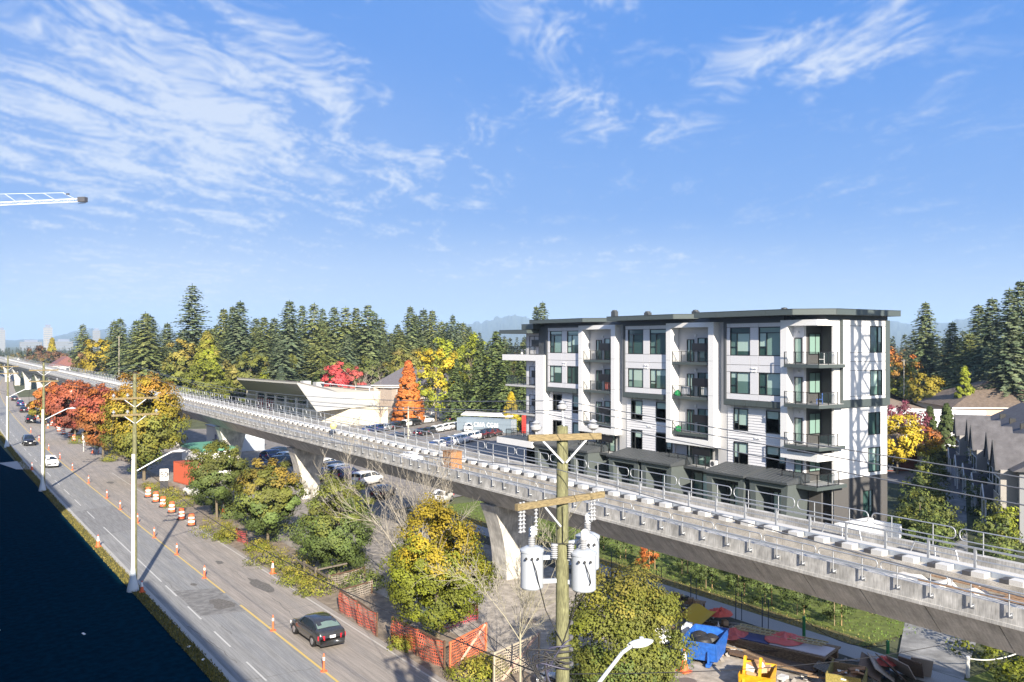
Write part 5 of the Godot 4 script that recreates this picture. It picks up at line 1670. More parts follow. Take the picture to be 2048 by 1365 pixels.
# broad crown of leaf clumps; r = half width, h0..h1 = crown heights
func leafy(r: float, h0: float, h1: float, clumps: int, per: int, size: float, pal: Array, shape := 0) -> MB:
	var m := MB.new()
	var hc := (h1 - h0) * 0.5
	var mid := (h0 + h1) * 0.5
	var lump := FastNoiseLite.new()
	lump.seed = rng.randi() % 1000
	lump.frequency = 1.1
	for k in clumps:
		var d := rdir()
		var f := 0.35 + 0.65 * pow(rng.randf(), 0.45)
		var w := 1.0 + 0.35 * lump.get_noise_3dv(d * 1.4)
		var p := Vector3(d.x * r, d.y * hc, d.z * r) * f * w
		if shape == 1:     # cone
			var y := pow(rng.randf(), 1.3)
			var a := rng.randf() * TAU
			var q := r * pow(1.0 - y, 0.75) * (0.45 + 0.55 * sqrt(rng.randf())) * (0.85 + 0.3 * rng.randf())
			p = Vector3(cos(a) * q, -hc + y * 2.0 * hc, sin(a) * q)
		elif p.y < 0:
			p.x *= 1.0 + 0.1 * p.y / hc; p.z *= 1.0 + 0.1 * p.y / hc
		if shape == 0 and lump.get_noise_3dv(p * (2.6 / r)) < -0.20:
			continue
		var cr := (0.62 if shape == 1 else 1.0) * r * rng.randf_range(0.10, 0.27) + 0.10
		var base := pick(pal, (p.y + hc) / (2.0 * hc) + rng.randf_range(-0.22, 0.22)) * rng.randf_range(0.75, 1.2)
		var out := Vector3(p.x / r, p.y / hc * 0.8 + 0.35, p.z / r).normalized()
		for i in per:
			var e := rdir()
			e.y *= 0.75
			var q := p + e * cr * pow(rng.randf(), 0.4)
			m.col = base * rng.randf_range(0.78, 1.2)
			var nn := (out * 0.8 + e * 0.8 + rdir() * 0.45).normalized()
			var x := nn.cross(rdir()).normalized()
			var y := nn.cross(x)
			var s := size * rng.randf_range(0.5, 1.5)
			m.leaf(Vector3(q.x, q.y + mid - 0.1 * Vector2(q.x, q.z).length() / r * hc * 0.3, q.z), x * s * 0.5, y * s * 0.38, (nn + out * 0.8 + e * 0.5).normalized())
	return m


func trunk_mesh(h: float, r: float, spread: float, limbs: int) -> MB:
	var m := MB.new()
	var top := Vector3(rng.randf_range(-.1, .1) * h * 0.2, h * 0.72, rng.randf_range(-.1, .1) * h * 0.2)
	m.tube(Vector3(0, -0.05, 0), top * 0.5, r, r * 0.75, 8); m.tube(top * 0.5, top, r * 0.75, r * 0.3, 7)
	for i in limbs:
		var a := rng.randf() * TAU
		var y := rng.randf_range(0.32, 0.7)
		var st := top * (y / 0.72) if y < 0.72 else top
		var en := Vector3(cos(a) * spread * rng.randf_range(.5, .9), h * (y + rng.randf_range(0.12, 0.28)), sin(a) * spread * rng.randf_range(.5, .9))
		var mi := st.lerp(en, 0.5) + Vector3(0, h * 0.03, 0)
		m.tube(st, mi, r * 0.42, r * 0.28, 5); m.tube(mi, en, r * 0.28, r * 0.08, 5)
	return m


func broadleaf(nm: String, label: String, at: Vector3, h: float, r: float, h0: float, clumps: int, per: int, size: float, pal: Array, shape := 0, group := "", bark := Color(0.16, 0.13, 0.09)) -> Node3D:
	var o := thing(nm, label, "tree", at, 0.0, group)
	part("trunk", trunk_mesh(h, clampf(h * 0.018, 0.06, 0.22), r * 0.8, 9), mat(bark.r, bark.g, bark.b, 0.9, 0, "fine", Vector3.ONE), o)
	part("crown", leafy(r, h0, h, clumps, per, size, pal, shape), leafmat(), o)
	return o


# conifer: whorls of drooping boughs hung with sprays; bare = share of trunk without boughs
func conifer_mesh(h: float, r: float, bare: float, c0: Color, c1: Color, dens := 1.0, ragged := 0.25, droop := 0.25) -> MB:
	var m := MB.new()
	var y := h * bare
	var k := 0.0
	var wob := []
	for i in 12:
		wob.append(rng.randf_range(0.78, 1.18))
	while y < h * 0.985:
		var f := (y - h * bare) / (h * (1.0 - bare))
		var R: float = r * pow(1.0 - f, 0.66) * (0.65 + 0.35 * smoothstep(0.0, 0.12, f)) * wob[int(f * 11.99)] + 0.15
		var nb := int((5.0 + 3.0 * (1.0 - f)) * dens)
		for b in nb:
			var a := k * 2.4 + TAU * b / nb + rng.randf_range(-.25, .25)
			var L := R * (1.0 - ragged + 2.0 * ragged * rng.randf()) * (1.0 if rng.randf() > 0.08 else 0.5)
			var d := Vector3(cos(a), 0, sin(a))
			var side := Vector3(-d.z, 0, d.x)
			var bow := c0.lerp(c1, rng.randf()) * rng.randf_range(0.75, 1.2)
			var ns := maxi(2, int(L / 0.55))
			for i in ns:
				var q := (i + 0.6 + rng.randf_range(-.3, .3)) / ns
				var p := Vector3(0, y + rng.randf_range(-.15, .15), 0) + d * L * q + Vector3(0, -droop * L * q * q + 0.10 * L * q - (0.12 * L * q if f < 0.3 else 0.0), 0)
				var w := (0.42 + 0.50 * (1.0 - q)) * lerpf(0.6, 1.0, 1.0 - f)
				for j in 2:
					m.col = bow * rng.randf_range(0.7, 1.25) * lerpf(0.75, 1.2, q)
					var sd := side * (1.0 if j == 0 else -1.0)
					var dir := (d * 0.75 + sd * rng.randf_range(0.35, 0.9) + Vector3(0, rng.randf_range(-0.35, 0.1), 0)).normalized()
					var nn := (Vector3.UP * 0.55 + d * 0.85 + rdir() * 0.45).normalized()
					var across := nn.cross(dir).normalized()
					m.leaf(p + dir * w * 0.6, dir * w, across * w * 0.42, nn)
		y += rng.randf_range(0.42, 0.72) * lerpf(1.0, 0.75, f) * (h / 28.0 * 0.6 + 0.4)
		k += 1.0
	# leader
	m.col = c0
	for i in 6:
		var p := Vector3(0, h - 0.3 * i, 0)
		var d := rdir(); d.y = 0.3
		m.leaf(p, d.normalized() * 0.16 * (i + 1) * 0.7, Vector3.UP * 0.22, d)
	return m


func conifer(label: String, at: Vector3, me: Mesh, h: float, sc: float, yaw: float, bark: Material, group: String, tm: Mesh) -> Node3D:
	var o := thing("conifer_tree", label, "tree", at, yaw, group)
	put("trunk", tm, bark, o)
	put("crown", me, leafmat(), o)
	o.scale = Vector3(sc, h, sc)
	return o


# unit height, so that one mesh serves trees of many heights
func flatten(m: MB, h: float) -> void:
	for i in m.v.size():
		m.v[i].y /= h
		m.n[i] = Vector3(m.n[i].x, m.n[i].y * h, m.n[i].z).normalized()


func bare_branch(m: MB, p: Vector3, d: Vector3, L: float, r: float, depth: int) -> void:
	# a crooked limb in three lengths, side shoots along it
	var at := p
	var dir := d
	for i in 3:
		dir = (dir + rdir() * 0.16 + Vector3(0, 0.05, 0)).normalized()
		var q := at + dir * L / 3.0
		var r0 := maxf(r * (1.0 - 0.22 * i), 0.009)
		m.tube(at, q, r0, maxf(r * (1.0 - 0.22 * (i + 1)), 0.008), 5 if depth > 2 else 3)
		if depth > 0:
			for j in ((1 + int(rng.randf() < 0.6)) if depth > 1 else 2):
				var e := (dir + rdir() * rng.randf_range(0.5, 0.95) + Vector3(0, 0.18, 0)).normalized()
				bare_branch(m, at.lerp(q, rng.randf()), e, L * rng.randf_range(0.38, 0.68), r * 0.42, depth - 1)
		at = q


func bare_tree(nm: String, label: String, at: Vector3, h: float, stems: int, lean: float, col: Color, depth := 5, trunk_h := 0.3, thin := 1.0) -> Node3D:
	var o := thing(nm, label, "tree", at)
	var bark := mat(col.r, col.g, col.b, 0.9)
	var m := MB.new()
	m.tube(Vector3(0, -0.05, 0), Vector3(0, h * trunk_h, 0), h * 0.020 * thin, h * 0.015 * thin, 7)
	part("trunk", m, bark, o)
	m = MB.new()
	for i in stems:
		var a := TAU * i / stems + rng.randf()
		var d := Vector3(cos(a) * lean, 1.0, sin(a) * lean).normalized()
		bare_branch(m, Vector3(0, h * trunk_h * rng.randf_range(0.5, 1.0), 0), d, h * rng.randf_range(0.5, 0.68), h * 0.0085 * thin, depth - 2)
	part("crown", m, bark, o)
	return o


func shrub(label: String, at: Vector3, r: float, h: float, pal: Array, n: int, size := 0.12) -> void:
	var m := leafy(r, -h * 0.35, h, n, 26, size, pal)
	var o := MeshInstance3D.new()
	o.name = numbered("shrub")
	o.mesh = m.mesh()
	o.material_override = leafmat()
	add_child(o, true)
	o.position = at
	tag(o, label, "shrub", "low shrubs along the verge and gardens")


const G_DARK := Color(0.055, 0.080, 0.018)
const G_OLIVE := Color(0.115, 0.125, 0.018)
const G_LIME := Color(0.20, 0.23, 0.015)
const GOLD := Color(0.40, 0.30, 0.015)
const ORANGE := Color(0.36, 0.115, 0.02)
const RED := Color(0.22, 0.045, 0.032)
const BROWN := Color(0.10, 0.05, 0.022)

func make_street_trees() -> void:
	rng.seed = 41
	var g := "maples along the far side of the road"
	broadleaf("maple_tree", "large rusty red maple left of the row, beside the second pole", V(24.6, 0, 177), 11.4, 5.2, 2.2, 190, 130, 0.36, [BROWN, RED, Color(0.25, 0.07, 0.035), Color(0.30, 0.075, 0.03), ORANGE * 0.9], 0, g)
	broadleaf("maple_tree", "orange and gold maple at the left end of the row of red maples", V(24.4, 0, 216), 8.4, 3.6, 1.2, 110, 120, 0.42, [G_OLIVE, GOLD * 0.7, ORANGE, ORANGE], 0, g)
	broadleaf("maple_tree", "rusty orange-brown maple between the red maple and the tall gold maple", V(24.6, 0, 149), 11.0, 4.0, 1.4, 150, 120, 0.32, [G_OLIVE, Color(0.22, 0.09, 0.03), ORANGE * 0.8, RED * 1.2, ORANGE * 0.8], 0, g)
	broadleaf("maple_tree", "tall gold and green maple behind the tall pole with the white cable guard", V(24.7, 0, 120.5), 13.4, 5.2, 1.6, 300, 150, 0.26, [G_DARK * 1.6, G_OLIVE, G_OLIVE * 1.2, GOLD * 0.55, Color(0.27, 0.20, 0.02), Color(0.30, 0.16, 0.02)], 0, g)
	broadleaf("maple_tree", "dull green maple behind the orange striped drums", V(25.2, 0, 89.8), 7.7, 2.9, 1.8, 170, 160, 0.17, [G_DARK, G_DARK * 1.5, G_OLIVE * 0.75, G_OLIVE * 0.85], 0, g)
	broadleaf("maple_tree", "green maple with orange leaf tips left of the leaning bare tree", V(25.5, 0, 75.6), 7.3, 3.0, 1.4, 110, 170, 0.20, [G_DARK, G_DARK * 1.6, G_OLIVE, G_OLIVE, Color(0.20, 0.14, 0.02)], 0, g)
	broadleaf("maple_tree", "rounded green maple right of the bare leaning tree", V(26.2, 0, 62.0), 7.4, 2.85, 0.8, 200, 170, 0.14, [G_DARK, G_DARK * 1.4, G_DARK * 1.7, G_OLIVE, G_OLIVE * 1.2], 0, g)
	broadleaf("maple_tree", "bright yellow-green maple above the orange mesh fence", V(25.2, 0, 45.2), 7.9, 2.9, 0.8, 270, 190, 0.125, [G_DARK * 1.3, G_LIME * 0.6, G_LIME * 0.7, G_LIME * 0.8, GOLD * 0.7, GOLD * 0.55], 0, g)
	broadleaf("maple_tree", "dense green maple behind the pole with the transformers", V(27.6, 0, 31.8), 7.0, 3.0, 0.6, 330, 210, 0.11, [G_DARK * 1.1, G_DARK * 1.8, G_OLIVE, G_LIME * 0.55, Color(0.17, 0.15, 0.02)], 0, g)
	var grey := Color(0.33, 0.30, 0.25)
	bare_tree("bare_tree", "bare pale tree leaning between two green maples", V(29.3, 0, 70.5), 7.4, 4, 0.6, grey, 5, 0.2, 0.75)
	bare_tree("bare_tree", "large bare tree with many pale branches over the gravel yard", V(28.6, 0, 54.6), 8.6, 5, 0.8, grey, 5, 0.22, 0.8)
	bare_tree("bare_tree", "bare grey tree behind the large bare tree, before the white van", V(32.5, 0, 62.5), 8.2, 4, 0.5, grey * 0.9, 5, 0.25, 0.75)
	bare_tree("bare_tree", "slim bare sapling left of the pole with the transformers", V(25.5, 0, 37.3), 6.8, 4, 0.55, Color(0.30, 0.28, 0.21), 5, 0.45, 0.5)
	bare_tree("bare_tree", "thin bare shrub under the second pier", V(30.5, 0, 86.0), 6.2, 6, 0.4, grey * 0.8, 4, 0.15)
	# verge shrubs
	var y := [G_OLIVE, G_LIME * 0.7, Color(0.26, 0.22, 0.03)]
	var list := [[22.9, 82.0, 1.7, 1.5, "green shrub under the dull green maple behind the drums"], [23.2, 79.5, 1.1, 1.0, "small yellowish shrub beside the scrap of red mesh"], [23.5, 69.3, 1.6, 1.4, "yellow-green shrub by the broken wooden fence"], [24.2, 66.2, 1.5, 1.3, "round shrub behind the small traffic cone"],
		[23.5, 63.0, 1.5, 1.0, "low yellow shrub right of the broken fence rail"], [23.6, 59.6, 1.5, 1.1, "low yellow-green shrub before the lattice fence"], [24.3, 74.3, 1.0, 0.9, "small green shrub below the green maple with orange tips"], [23.8, 99.5, 1.5, 1.1, "brownish shrub left of the speed sign"], [24.0, 104.5, 1.6, 1.2, "green shrub at the corner of the side road"],
		[24.1, 112.0, 1.4, 1.0, "green shrub under the gold maple"], [24.6, 143.0, 1.3, 1.0, "shrub at the foot of the red maple"], [24.4, 172.0, 1.6, 1.3, "yellowish shrub left of the red maples"], [24.2, 39.8, 1.2, 0.9, "orange-green shrub under the orange mesh fence"], [23.4, 46.2, 0.8, 0.6, "yellow weeds between two mesh fences"], [25.4, 40.0, 1.0, 0.9, "green shrub right of the orange mesh fence"]]
	for i in 16:
		var s := 56.0 + i * 3.1
		shrub("dark green undergrowth behind the roadside maples, %s from the camera" % ORD[i], V(26.6 + rng.randf() * 2.4, 0, s), rng.randf_range(1.2, 1.9), rng.randf_range(1.2, 2.2), [G_DARK, G_DARK * 1.5, G_OLIVE], 80, 0.13)
	for q in list:
		shrub(q[4], V(q[0], 0, q[1]), q[2] * 1.15, q[3] * 1.1, y, 110, 0.10)


func make_forest() -> void:
	rng.seed = 99
	var bark := mat(0.16, 0.125, 0.09, 0.95)
	var pale := mat(0.34, 0.29, 0.23, 0.95)
	var kinds := []
	var tm := MB.new(); tm.tube(Vector3.ZERO, Vector3(0, 0.97, 0), 0.30, 0.03, 8)
	var tmesh := tm.mesh()
	var cols := [[Color(0.070, 0.100, 0.038), Color(0.120, 0.142, 0.052)], [Color(0.086, 0.115, 0.034), Color(0.155, 0.165, 0.046)], [Color(0.058, 0.090, 0.044), Color(0.105, 0.128, 0.064)]]
	for k in 9:
		var c: Array = cols[k % 3]
		var m: MB
		if k < 3: m = conifer_mesh(28.0, 6.4, 0.04, c[0], c[1], 1.5, 0.30, 0.25)
		elif k < 6: m = conifer_mesh(28.0, 5.0, 0.10, c[0], c[1], 1.35, 0.42, 0.32)
		else: m = conifer_mesh(28.0, 4.2, 0.32, c[0] * 1.2, c[1] * 1.1, 1.0, 0.5, 0.35)
		flatten(m, 28.0)
		kinds.append(m.mesh())
	var big := conifer_mesh(32.0, 6.6, 0.06, cols[2][0], cols[2][1], 1.2, 0.34, 0.12)
	flatten(big, 32.0)
	kinds.append(big.mesh())
	# across, along, height, kind, width
	var left := [[67.4, 460.5, 26.6, 7, 1.3], [62.4, 355.5, 26.1, 1, 1.0], [62.4, 343.4, 26.5, 3, 1.1], [62.9, 319.0, 25.3, 0, 1.0], [63.2, 306.7, 27.6, 1, 1.25], [69.0, 326.9, 27.3, 5, 1.2], [63.0, 248.1, 33.4, 9, 0.95], [81.3, 282.6, 28.3, 4, 1.2], [82.2, 276.0, 28.9, 0, 0.95],
		[82.5, 269.7, 30.2, 2, 1.15], [96.1, 296.7, 26.0, 3, 1.1], [101.6, 305.1, 26.6, 4, 1.1], [107.9, 312.9, 26.5, 6, 1.2], [94.8, 261.5, 30.4, 2, 1.0], [108.9, 288.2, 30.3, 6, 1.1], [108.5, 276.4, 30.5, 7, 1.2], [118.4, 293.8, 29.9, 8, 1.0], [113.8, 272.8, 29.4, 3, 1.15], [116.9, 270.8, 29.4, 7, 1.1],
		[123.8, 278.2, 29.5, 4, 1.0], [120.7, 262.2, 29.8, 6, 1.25], [128.7, 274.9, 28.3, 8, 1.1], [139.5, 291.7, 26.5, 7, 1.1], [134.2, 259.2, 29.5, 0, 0.9], [140.5, 267.0, 27.0, 3, 1.1], [142.5, 265.6, 29.1, 5, 1.1], [144.9, 264.0, 28.5, 4, 0.9], [152.3, 271.1, 25.4, 1, 0.8], [150.6, 260.2, 27.1, 2, 0.8],
		[158.7, 266.8, 24.9, 1, 0.7], [165.5, 274.3, 23.7, 5, 0.9], [152.1, 211.1, 29.6, 2, 0.7], [153.5, 216.1, 28.5, 3, 0.9], [165.1, 250.5, 19.0, 6, 1.0], [171.2, 249.1, 18.0, 4, 0.9], [86.0, 262.0, 21.0, 0, 1.0], [104.0, 258.0, 22.0, 1, 1.1], [111.0, 256.0, 20.5, 2, 1.0], [126.0, 250.0, 22.0, 1, 1.0], [75.0, 290.0, 22.0, 2, 1.2], [92.0, 285.0, 23.0, 1, 1.2], [131.0, 262.0, 20.0, 0, 1.0], [88.0, 250.0, 18.0, 2, 1.0], [100.0, 275.0, 24.0, 0, 1.0], [72.0, 262.0, 22.0, 1, 1.1]]
	for i in left.size():
		var q: Array = left[i]
		var kind: int = q[3]
		var what := "tall dark fir" if kind < 3 else ("slender ragged fir" if kind < 6 else ("bare-trunked fir" if kind < 9 else "tallest broad fir"))
		var nth: String = ORD[i % 20] + (" of the left half" if i < 20 else " of the right half" if i < 35 else " of the lower front")
		conifer("%s in the woods beyond the track, %s" % [what, nth], V(q[0], 0, q[1]), kinds[kind], q[2], q[4] * rng.randf_range(1.1, 1.45), rng.randf() * TAU, pale if kind >= 6 and kind < 9 else bark, "firs of the woods behind the car lot", tmesh)
	for i in 30:
		var az := deg_to_rad(YAW) + atan(lerpf(-0.385, -0.055, i / 29.0) + rng.randf_range(-.006, .006))
		var R := rng.randf_range(285.0, 335.0)
		conifer("%s fir filling the back of the woods, %s" % [["green", "olive", "bluish"][i % 3], ORD[i % 15] + (" of the left half" if i < 15 else " of the right half")], Vector3(sin(az) * R, 0, -cos(az) * R), kinds[[0, 1, 2, 3, 4, 5][i % 6]], rng.randf_range(18, 25), rng.randf_range(0.95, 1.3), rng.randf() * TAU, bark, "firs of the woods behind the car lot", tmesh)
	var right := [[234.7, 143.6, 29.0, 0, 1.0, "pointed fir just right of the apartment block"], [231.3, 133.9, 23.3, 2, 0.9, "shorter fir between the two pointed firs at right"], [227.2, 124.6, 27.5, 3, 1.2, "narrow fir behind the tan roof at right"], [200.1, 106.7, 27.6, 2, 1.0, "dark fir left of the tallest firs at the right edge"], [183.0, 94.1, 28.6, 9, 0.8, "broad blue-green fir near the right edge"],
		[190.0, 95.4, 30.5, 2, 1.0, "tallest fir at the right edge of the picture"], [197.5, 96.4, 29.8, 0, 1.0, "fir cut by the right edge of the picture"], [210.6, 117.7, 20.0, 1, 1.0, "lower fir among the right-hand firs"], [207.0, 112.0, 18.0, 5, 1.4, "low ragged fir among the right-hand firs"]]
	for q in right:
		conifer(q[5], V(q[0], 0, q[1]), kinds[q[3]], q[2], q[4] * 1.25, rng.randf() * TAU, bark, "firs behind the houses at right", tmesh)
	# cedars between the lot and the block
	var ced := conifer_mesh(18.0, 4.6, 0.02, Color(0.045, 0.072, 0.02), Color(0.095, 0.125, 0.03), 1.5, 0.3, 0.35)
	flatten(ced, 18.0)
	var cm := ced.mesh()
	for q in [[103.0, 166.0, 18.0, 1.0, "green cedar right of the gold maple behind the car lot"], [104.0, 161.0, 20.0, 1.1, "tall cedar beside the left end of the apartment block"], [102.5, 155.5, 15.0, 0.9, "shorter cedar between the shipping container and the block"], [108.0, 156.5, 17.0, 0.95, "cedar half hidden behind the left balconies of the block"], [99.5, 170.5, 14.0, 0.8, "dark cedar beside the gold maple"]]:
		conifer(q[4], V(q[0], 0, q[1]), cm, q[2], q[3], rng.randf() * TAU, bark, "cedars behind the car lot", tmesh)
	# coloured and green broadleaf trees
	var d := [["columnar_tree", "narrow orange tree behind the car lot", 89.9, 174.5, 13.6, 3.5, 1.0, [ORANGE * 1.1, ORANGE * 1.25, Color(0.46, 0.12, 0.03)], 1], ["maple_tree", "large gold maple right of the orange tree", 97.3, 175.5, 16.9, 5.6, 2.0, [G_LIME, G_LIME * 1.05, GOLD * 0.85, GOLD], 0],
		["maple_tree", "lime green maple behind the gold maple", 113.8, 200.6, 18.2, 6.6, 5.0, [G_LIME * 0.8, G_LIME, G_LIME * 1.1], 0], ["columnar_tree", "bright red tree behind the slanted building", 92.7, 220.8, 13.4, 3.8, 0.6, [Color(0.36, 0.035, 0.04), Color(0.42, 0.05, 0.055), Color(0.40, 0.06, 0.05)], 0], ["columnar_tree", "thinner red tree right of the bright red tree", 97.2, 219.0, 11.6, 2.8, 0.6, [Color(0.34, 0.05, 0.05), Color(0.33, 0.07, 0.055)], 0],
		["broadleaf_tree", "yellow-green pointed tree between the gold maple and the cedars", 111.6, 184.0, 19.2, 5.0, 3.0, [G_OLIVE, G_LIME * 0.8, G_LIME], 0], ["broadleaf_tree", "pale olive tree left of the lime green maple", 106.4, 205.6, 17.0, 5.2, 3.0, [G_OLIVE, G_OLIVE * 1.2, Color(0.18, 0.15, 0.04)], 0], ["broadleaf_tree", "small yellow tree before the cedars", 99.0, 148.0, 7.6, 2.2, 0.5, [G_LIME, GOLD * 0.8, GOLD], 1],
		["columnar_tree", "lime green cone-shaped tree behind the slanted canopy", 83.8, 250.8, 10.6, 3.0, 0.6, [G_LIME * 0.9, G_LIME * 1.1], 1], ["broadleaf_tree", "dark bluish tree right of the lime cone-shaped tree", 85.7, 243.5, 10.8, 3.0, 0.3, [G_DARK, Color(0.045, 0.065, 0.04)], 1], ["broadleaf_tree", "thin yellowish tree left of the slanted building", 73.5, 251.7, 12.2, 3.8, 2.0, [G_OLIVE, Color(0.20, 0.17, 0.04)], 0],
		["broadleaf_tree", "tall yellow-green tree right of the tallest fir", 61.5, 228.2, 20.1, 6.0, 1.0, [G_OLIVE, G_LIME * 0.75, G_LIME * 0.9, Color(0.2, 0.17, 0.03)], 1], ["broadleaf_tree", "yellowish tree left of the tallest fir", 58.8, 240.2, 19.3, 5.0, 1.0, [G_OLIVE, G_OLIVE * 1.1, Color(0.27, 0.21, 0.04)], 0], ["broadleaf_tree", "green tree low before the tallest fir", 56.0, 212.0, 13.0, 5.5, 0.5, [G_DARK, G_OLIVE, G_LIME * 0.6], 0],
		["maple_tree", "big gold tree beyond the track at left", 58.6, 358.0, 20.2, 8.0, 0.5, [GOLD * 0.5, GOLD * 0.62, GOLD * 0.68], 0], ["broadleaf_tree", "dark green tree with red top left of the big gold tree", 64.4, 430.0, 13.3, 8.0, 0.3, [G_DARK, G_OLIVE * 0.7, BROWN * 1.6], 0], ["broadleaf_tree", "dark brown tree beside the far end of the track", 64.0, 600.0, 16.6, 8.5, 0.3, [BROWN, BROWN * 1.2], 0], ["broadleaf_tree", "dark reddish tree right of the dark brown tree", 66.0, 540.0, 13.0, 8.0, 0.3, [BROWN, BROWN * 1.4], 0],
		["broadleaf_tree", "yellow poplar behind the dark brown trees", 78.0, 660.0, 21.0, 5.0, 0.5, [G_LIME * 0.8, GOLD * 0.7], 1], ["broadleaf_tree", "orange and green tree right of the apartment block", 209.4, 136.6, 15.8, 6.0, 1.0, [G_LIME * 0.8, G_LIME * 0.8, ORANGE], 0], ["broadleaf_tree", "yellowish tree behind the tan roofs at right", 184.0, 112.0, 11.0, 4.5, 1.0, [G_OLIVE, GOLD * 0.7], 0], ["columnar_tree", "lime cone-shaped tree below the firs at right", 175.5, 99.1, 12.6, 3.2, 0.6, [G_LIME * 0.6, G_LIME * 0.9], 1],
		["broadleaf_tree", "bright yellow tree beside the brick pavilion", 108.8, 70.6, 8.5, 3.4, 1.2, [GOLD * 0.8, GOLD * 1.05, GOLD * 1.1], 0], ["broadleaf_tree", "purple-leaved tree behind the bright yellow tree", 118.5, 76.4, 9.2, 3.6, 1.0, [Color(0.09, 0.02, 0.03), Color(0.17, 0.04, 0.06)], 0], ["columnar_tree", "dark pointed tree before the long white wall", 127.2, 77.2, 7.8, 1.8, 0.4, [G_DARK * 0.8, G_DARK], 1], ["columnar_tree", "taller dark pointed tree beside the townhouse roof", 124.6, 73.0, 8.6, 2.1, 0.4, [G_DARK * 0.8, G_DARK], 1]]
	for q in d:
		var far: float = Vector2(q[2], q[3]).length()
		var n := (110 if q[5] > 3.2 else 70) * (3 if q[8] == 1 else 1)
		broadleaf(q[0], q[1], V(q[2], 0, q[3]), q[4], q[5], q[6], n, 60, clampf(far * 0.0024, 0.22, 0.95), q[7], q[8])
	var o := broadleaf("maple_tree", "small orange street tree on the lawn of the brick pavilion", V(113.2, 0, 69.2), 6.4, 2.1, 2.2, 70, 60, 0.2, [G_LIME * 0.8, GOLD, ORANGE, Color(0.2, 0.1, 0.05)], 0)
	for i in 22:
		var az := deg_to_rad(YAW) + atan(lerpf(-0.365, 0.0, i / 21.0) + rng.randf_range(-.006, .006))
		var R := rng.randf_range(255.0, 320.0)
		var pal: Array = [[G_DARK * 0.8, G_DARK, G_OLIVE * 0.8], [G_DARK, G_OLIVE * 0.8, G_OLIVE], [G_OLIVE * 0.8, G_LIME * 0.5, Color(0.17, 0.14, 0.03)]][i % 3]
		broadleaf("broadleaf_tree", "%s woodland tree under the firs, %s of the %s half" % [["dark green", "olive green", "yellowish"][i % 3], ORD[i % 11], "left" if i < 11 else "right"], Vector3(sin(az) * R, 0, -cos(az) * R), rng.randf_range(11, 17), rng.randf_range(4.5, 6.5), 0.3, 90, 50, 0.75, pal, i % 2, "woodland trees under the firs")
	# bare twiggy trees by the slanted building
	for q in [[98.5, 218.0, 11.0, "bare pale tree right of the red trees"], [101.5, 212.0, 10.0, "bare pale tree before the dark firs"], [104.0, 206.0, 10.5, "bare pale tree left of the grey house roof"], [84.0, 176.0, 8.5, "bare pale tree at the right end of the cream wall"]]:
		bare_tree("bare_tree", q[3], V(q[0], 0, q[1]), q[2], 6, 0.3, Color(0.36, 0.30, 0.25), 4, 0.2)
	# dark tree line far away, past counting
	var tiny := conifer_mesh(16.0, 4.0, 0.02, Color(0.042, 0.062, 0.034), Color(0.075, 0.09, 0.04), 0.45, 0.4, 0.3)
	for pack in [[0, "dark distant conifer forest along the horizon"], [1, "distant yellowing broadleaf woods below the conifer horizon"]]:
		var src: MB = tiny if pack[0] == 0 else leafy(5.0, 0.2, 12.0, 26, 12, 2.2, [Color(0.075, 0.09, 0.028), Color(0.12, 0.12, 0.03), Color(0.16, 0.13, 0.04)])
		var mm := MultiMesh.new()
		mm.transform_format = MultiMesh.TRANSFORM_3D
		mm.use_colors = true
		var me := src.mesh()
		me.surface_set_material(0, leafmat())
		mm.mesh = me
		var xs := []
		for i in (2600 if pack[0] == 0 else 900):
			var az := deg_to_rad(YAW + rng.randf_range(-35, 35))
			var near := 520.0 if az < deg_to_rad(YAW - 17.0) else 330.0
			var R := near + pow(rng.randf(), 1.5) * 1500.0 if pack[0] == 0 else near * rng.randf_range(1.0, 1.9)
			var p := Vector3(sin(az) * R, -1.0, -cos(az) * R)
			if p.x < 52.0 and -p.z < 800.0:
				continue
			var sc := rng.randf_range(0.75, 1.35) * (0.72 if near > 500.0 else 1.0)
			if R > 800.0: sc *= 0.85
			xs.append([Transform3D(Basis(Vector3.UP, rng.randf() * TAU).scaled(Vector3(sc, sc * rng.randf_range(0.8, 1.2), sc)), p), Color(1, 1, 1).lerp(Color(1.5, 1.0, 0.7), rng.randf() * (0.2 if pack[0] == 0 else 0.9)) * rng.randf_range(0.75, 1.15)])
		mm.instance_count = xs.size()
		for i in xs.size():
			mm.set_instance_transform(i, xs[i][0])
			mm.set_instance_color(i, xs[i][1])
		var f := MultiMeshInstance3D.new()
		f.name = numbered("distant_forest")
		f.multimesh = mm
		f.material_override = leafmat()
		add_child(f, true)
		tag(f, pack[1], "forest", "", "stuff")


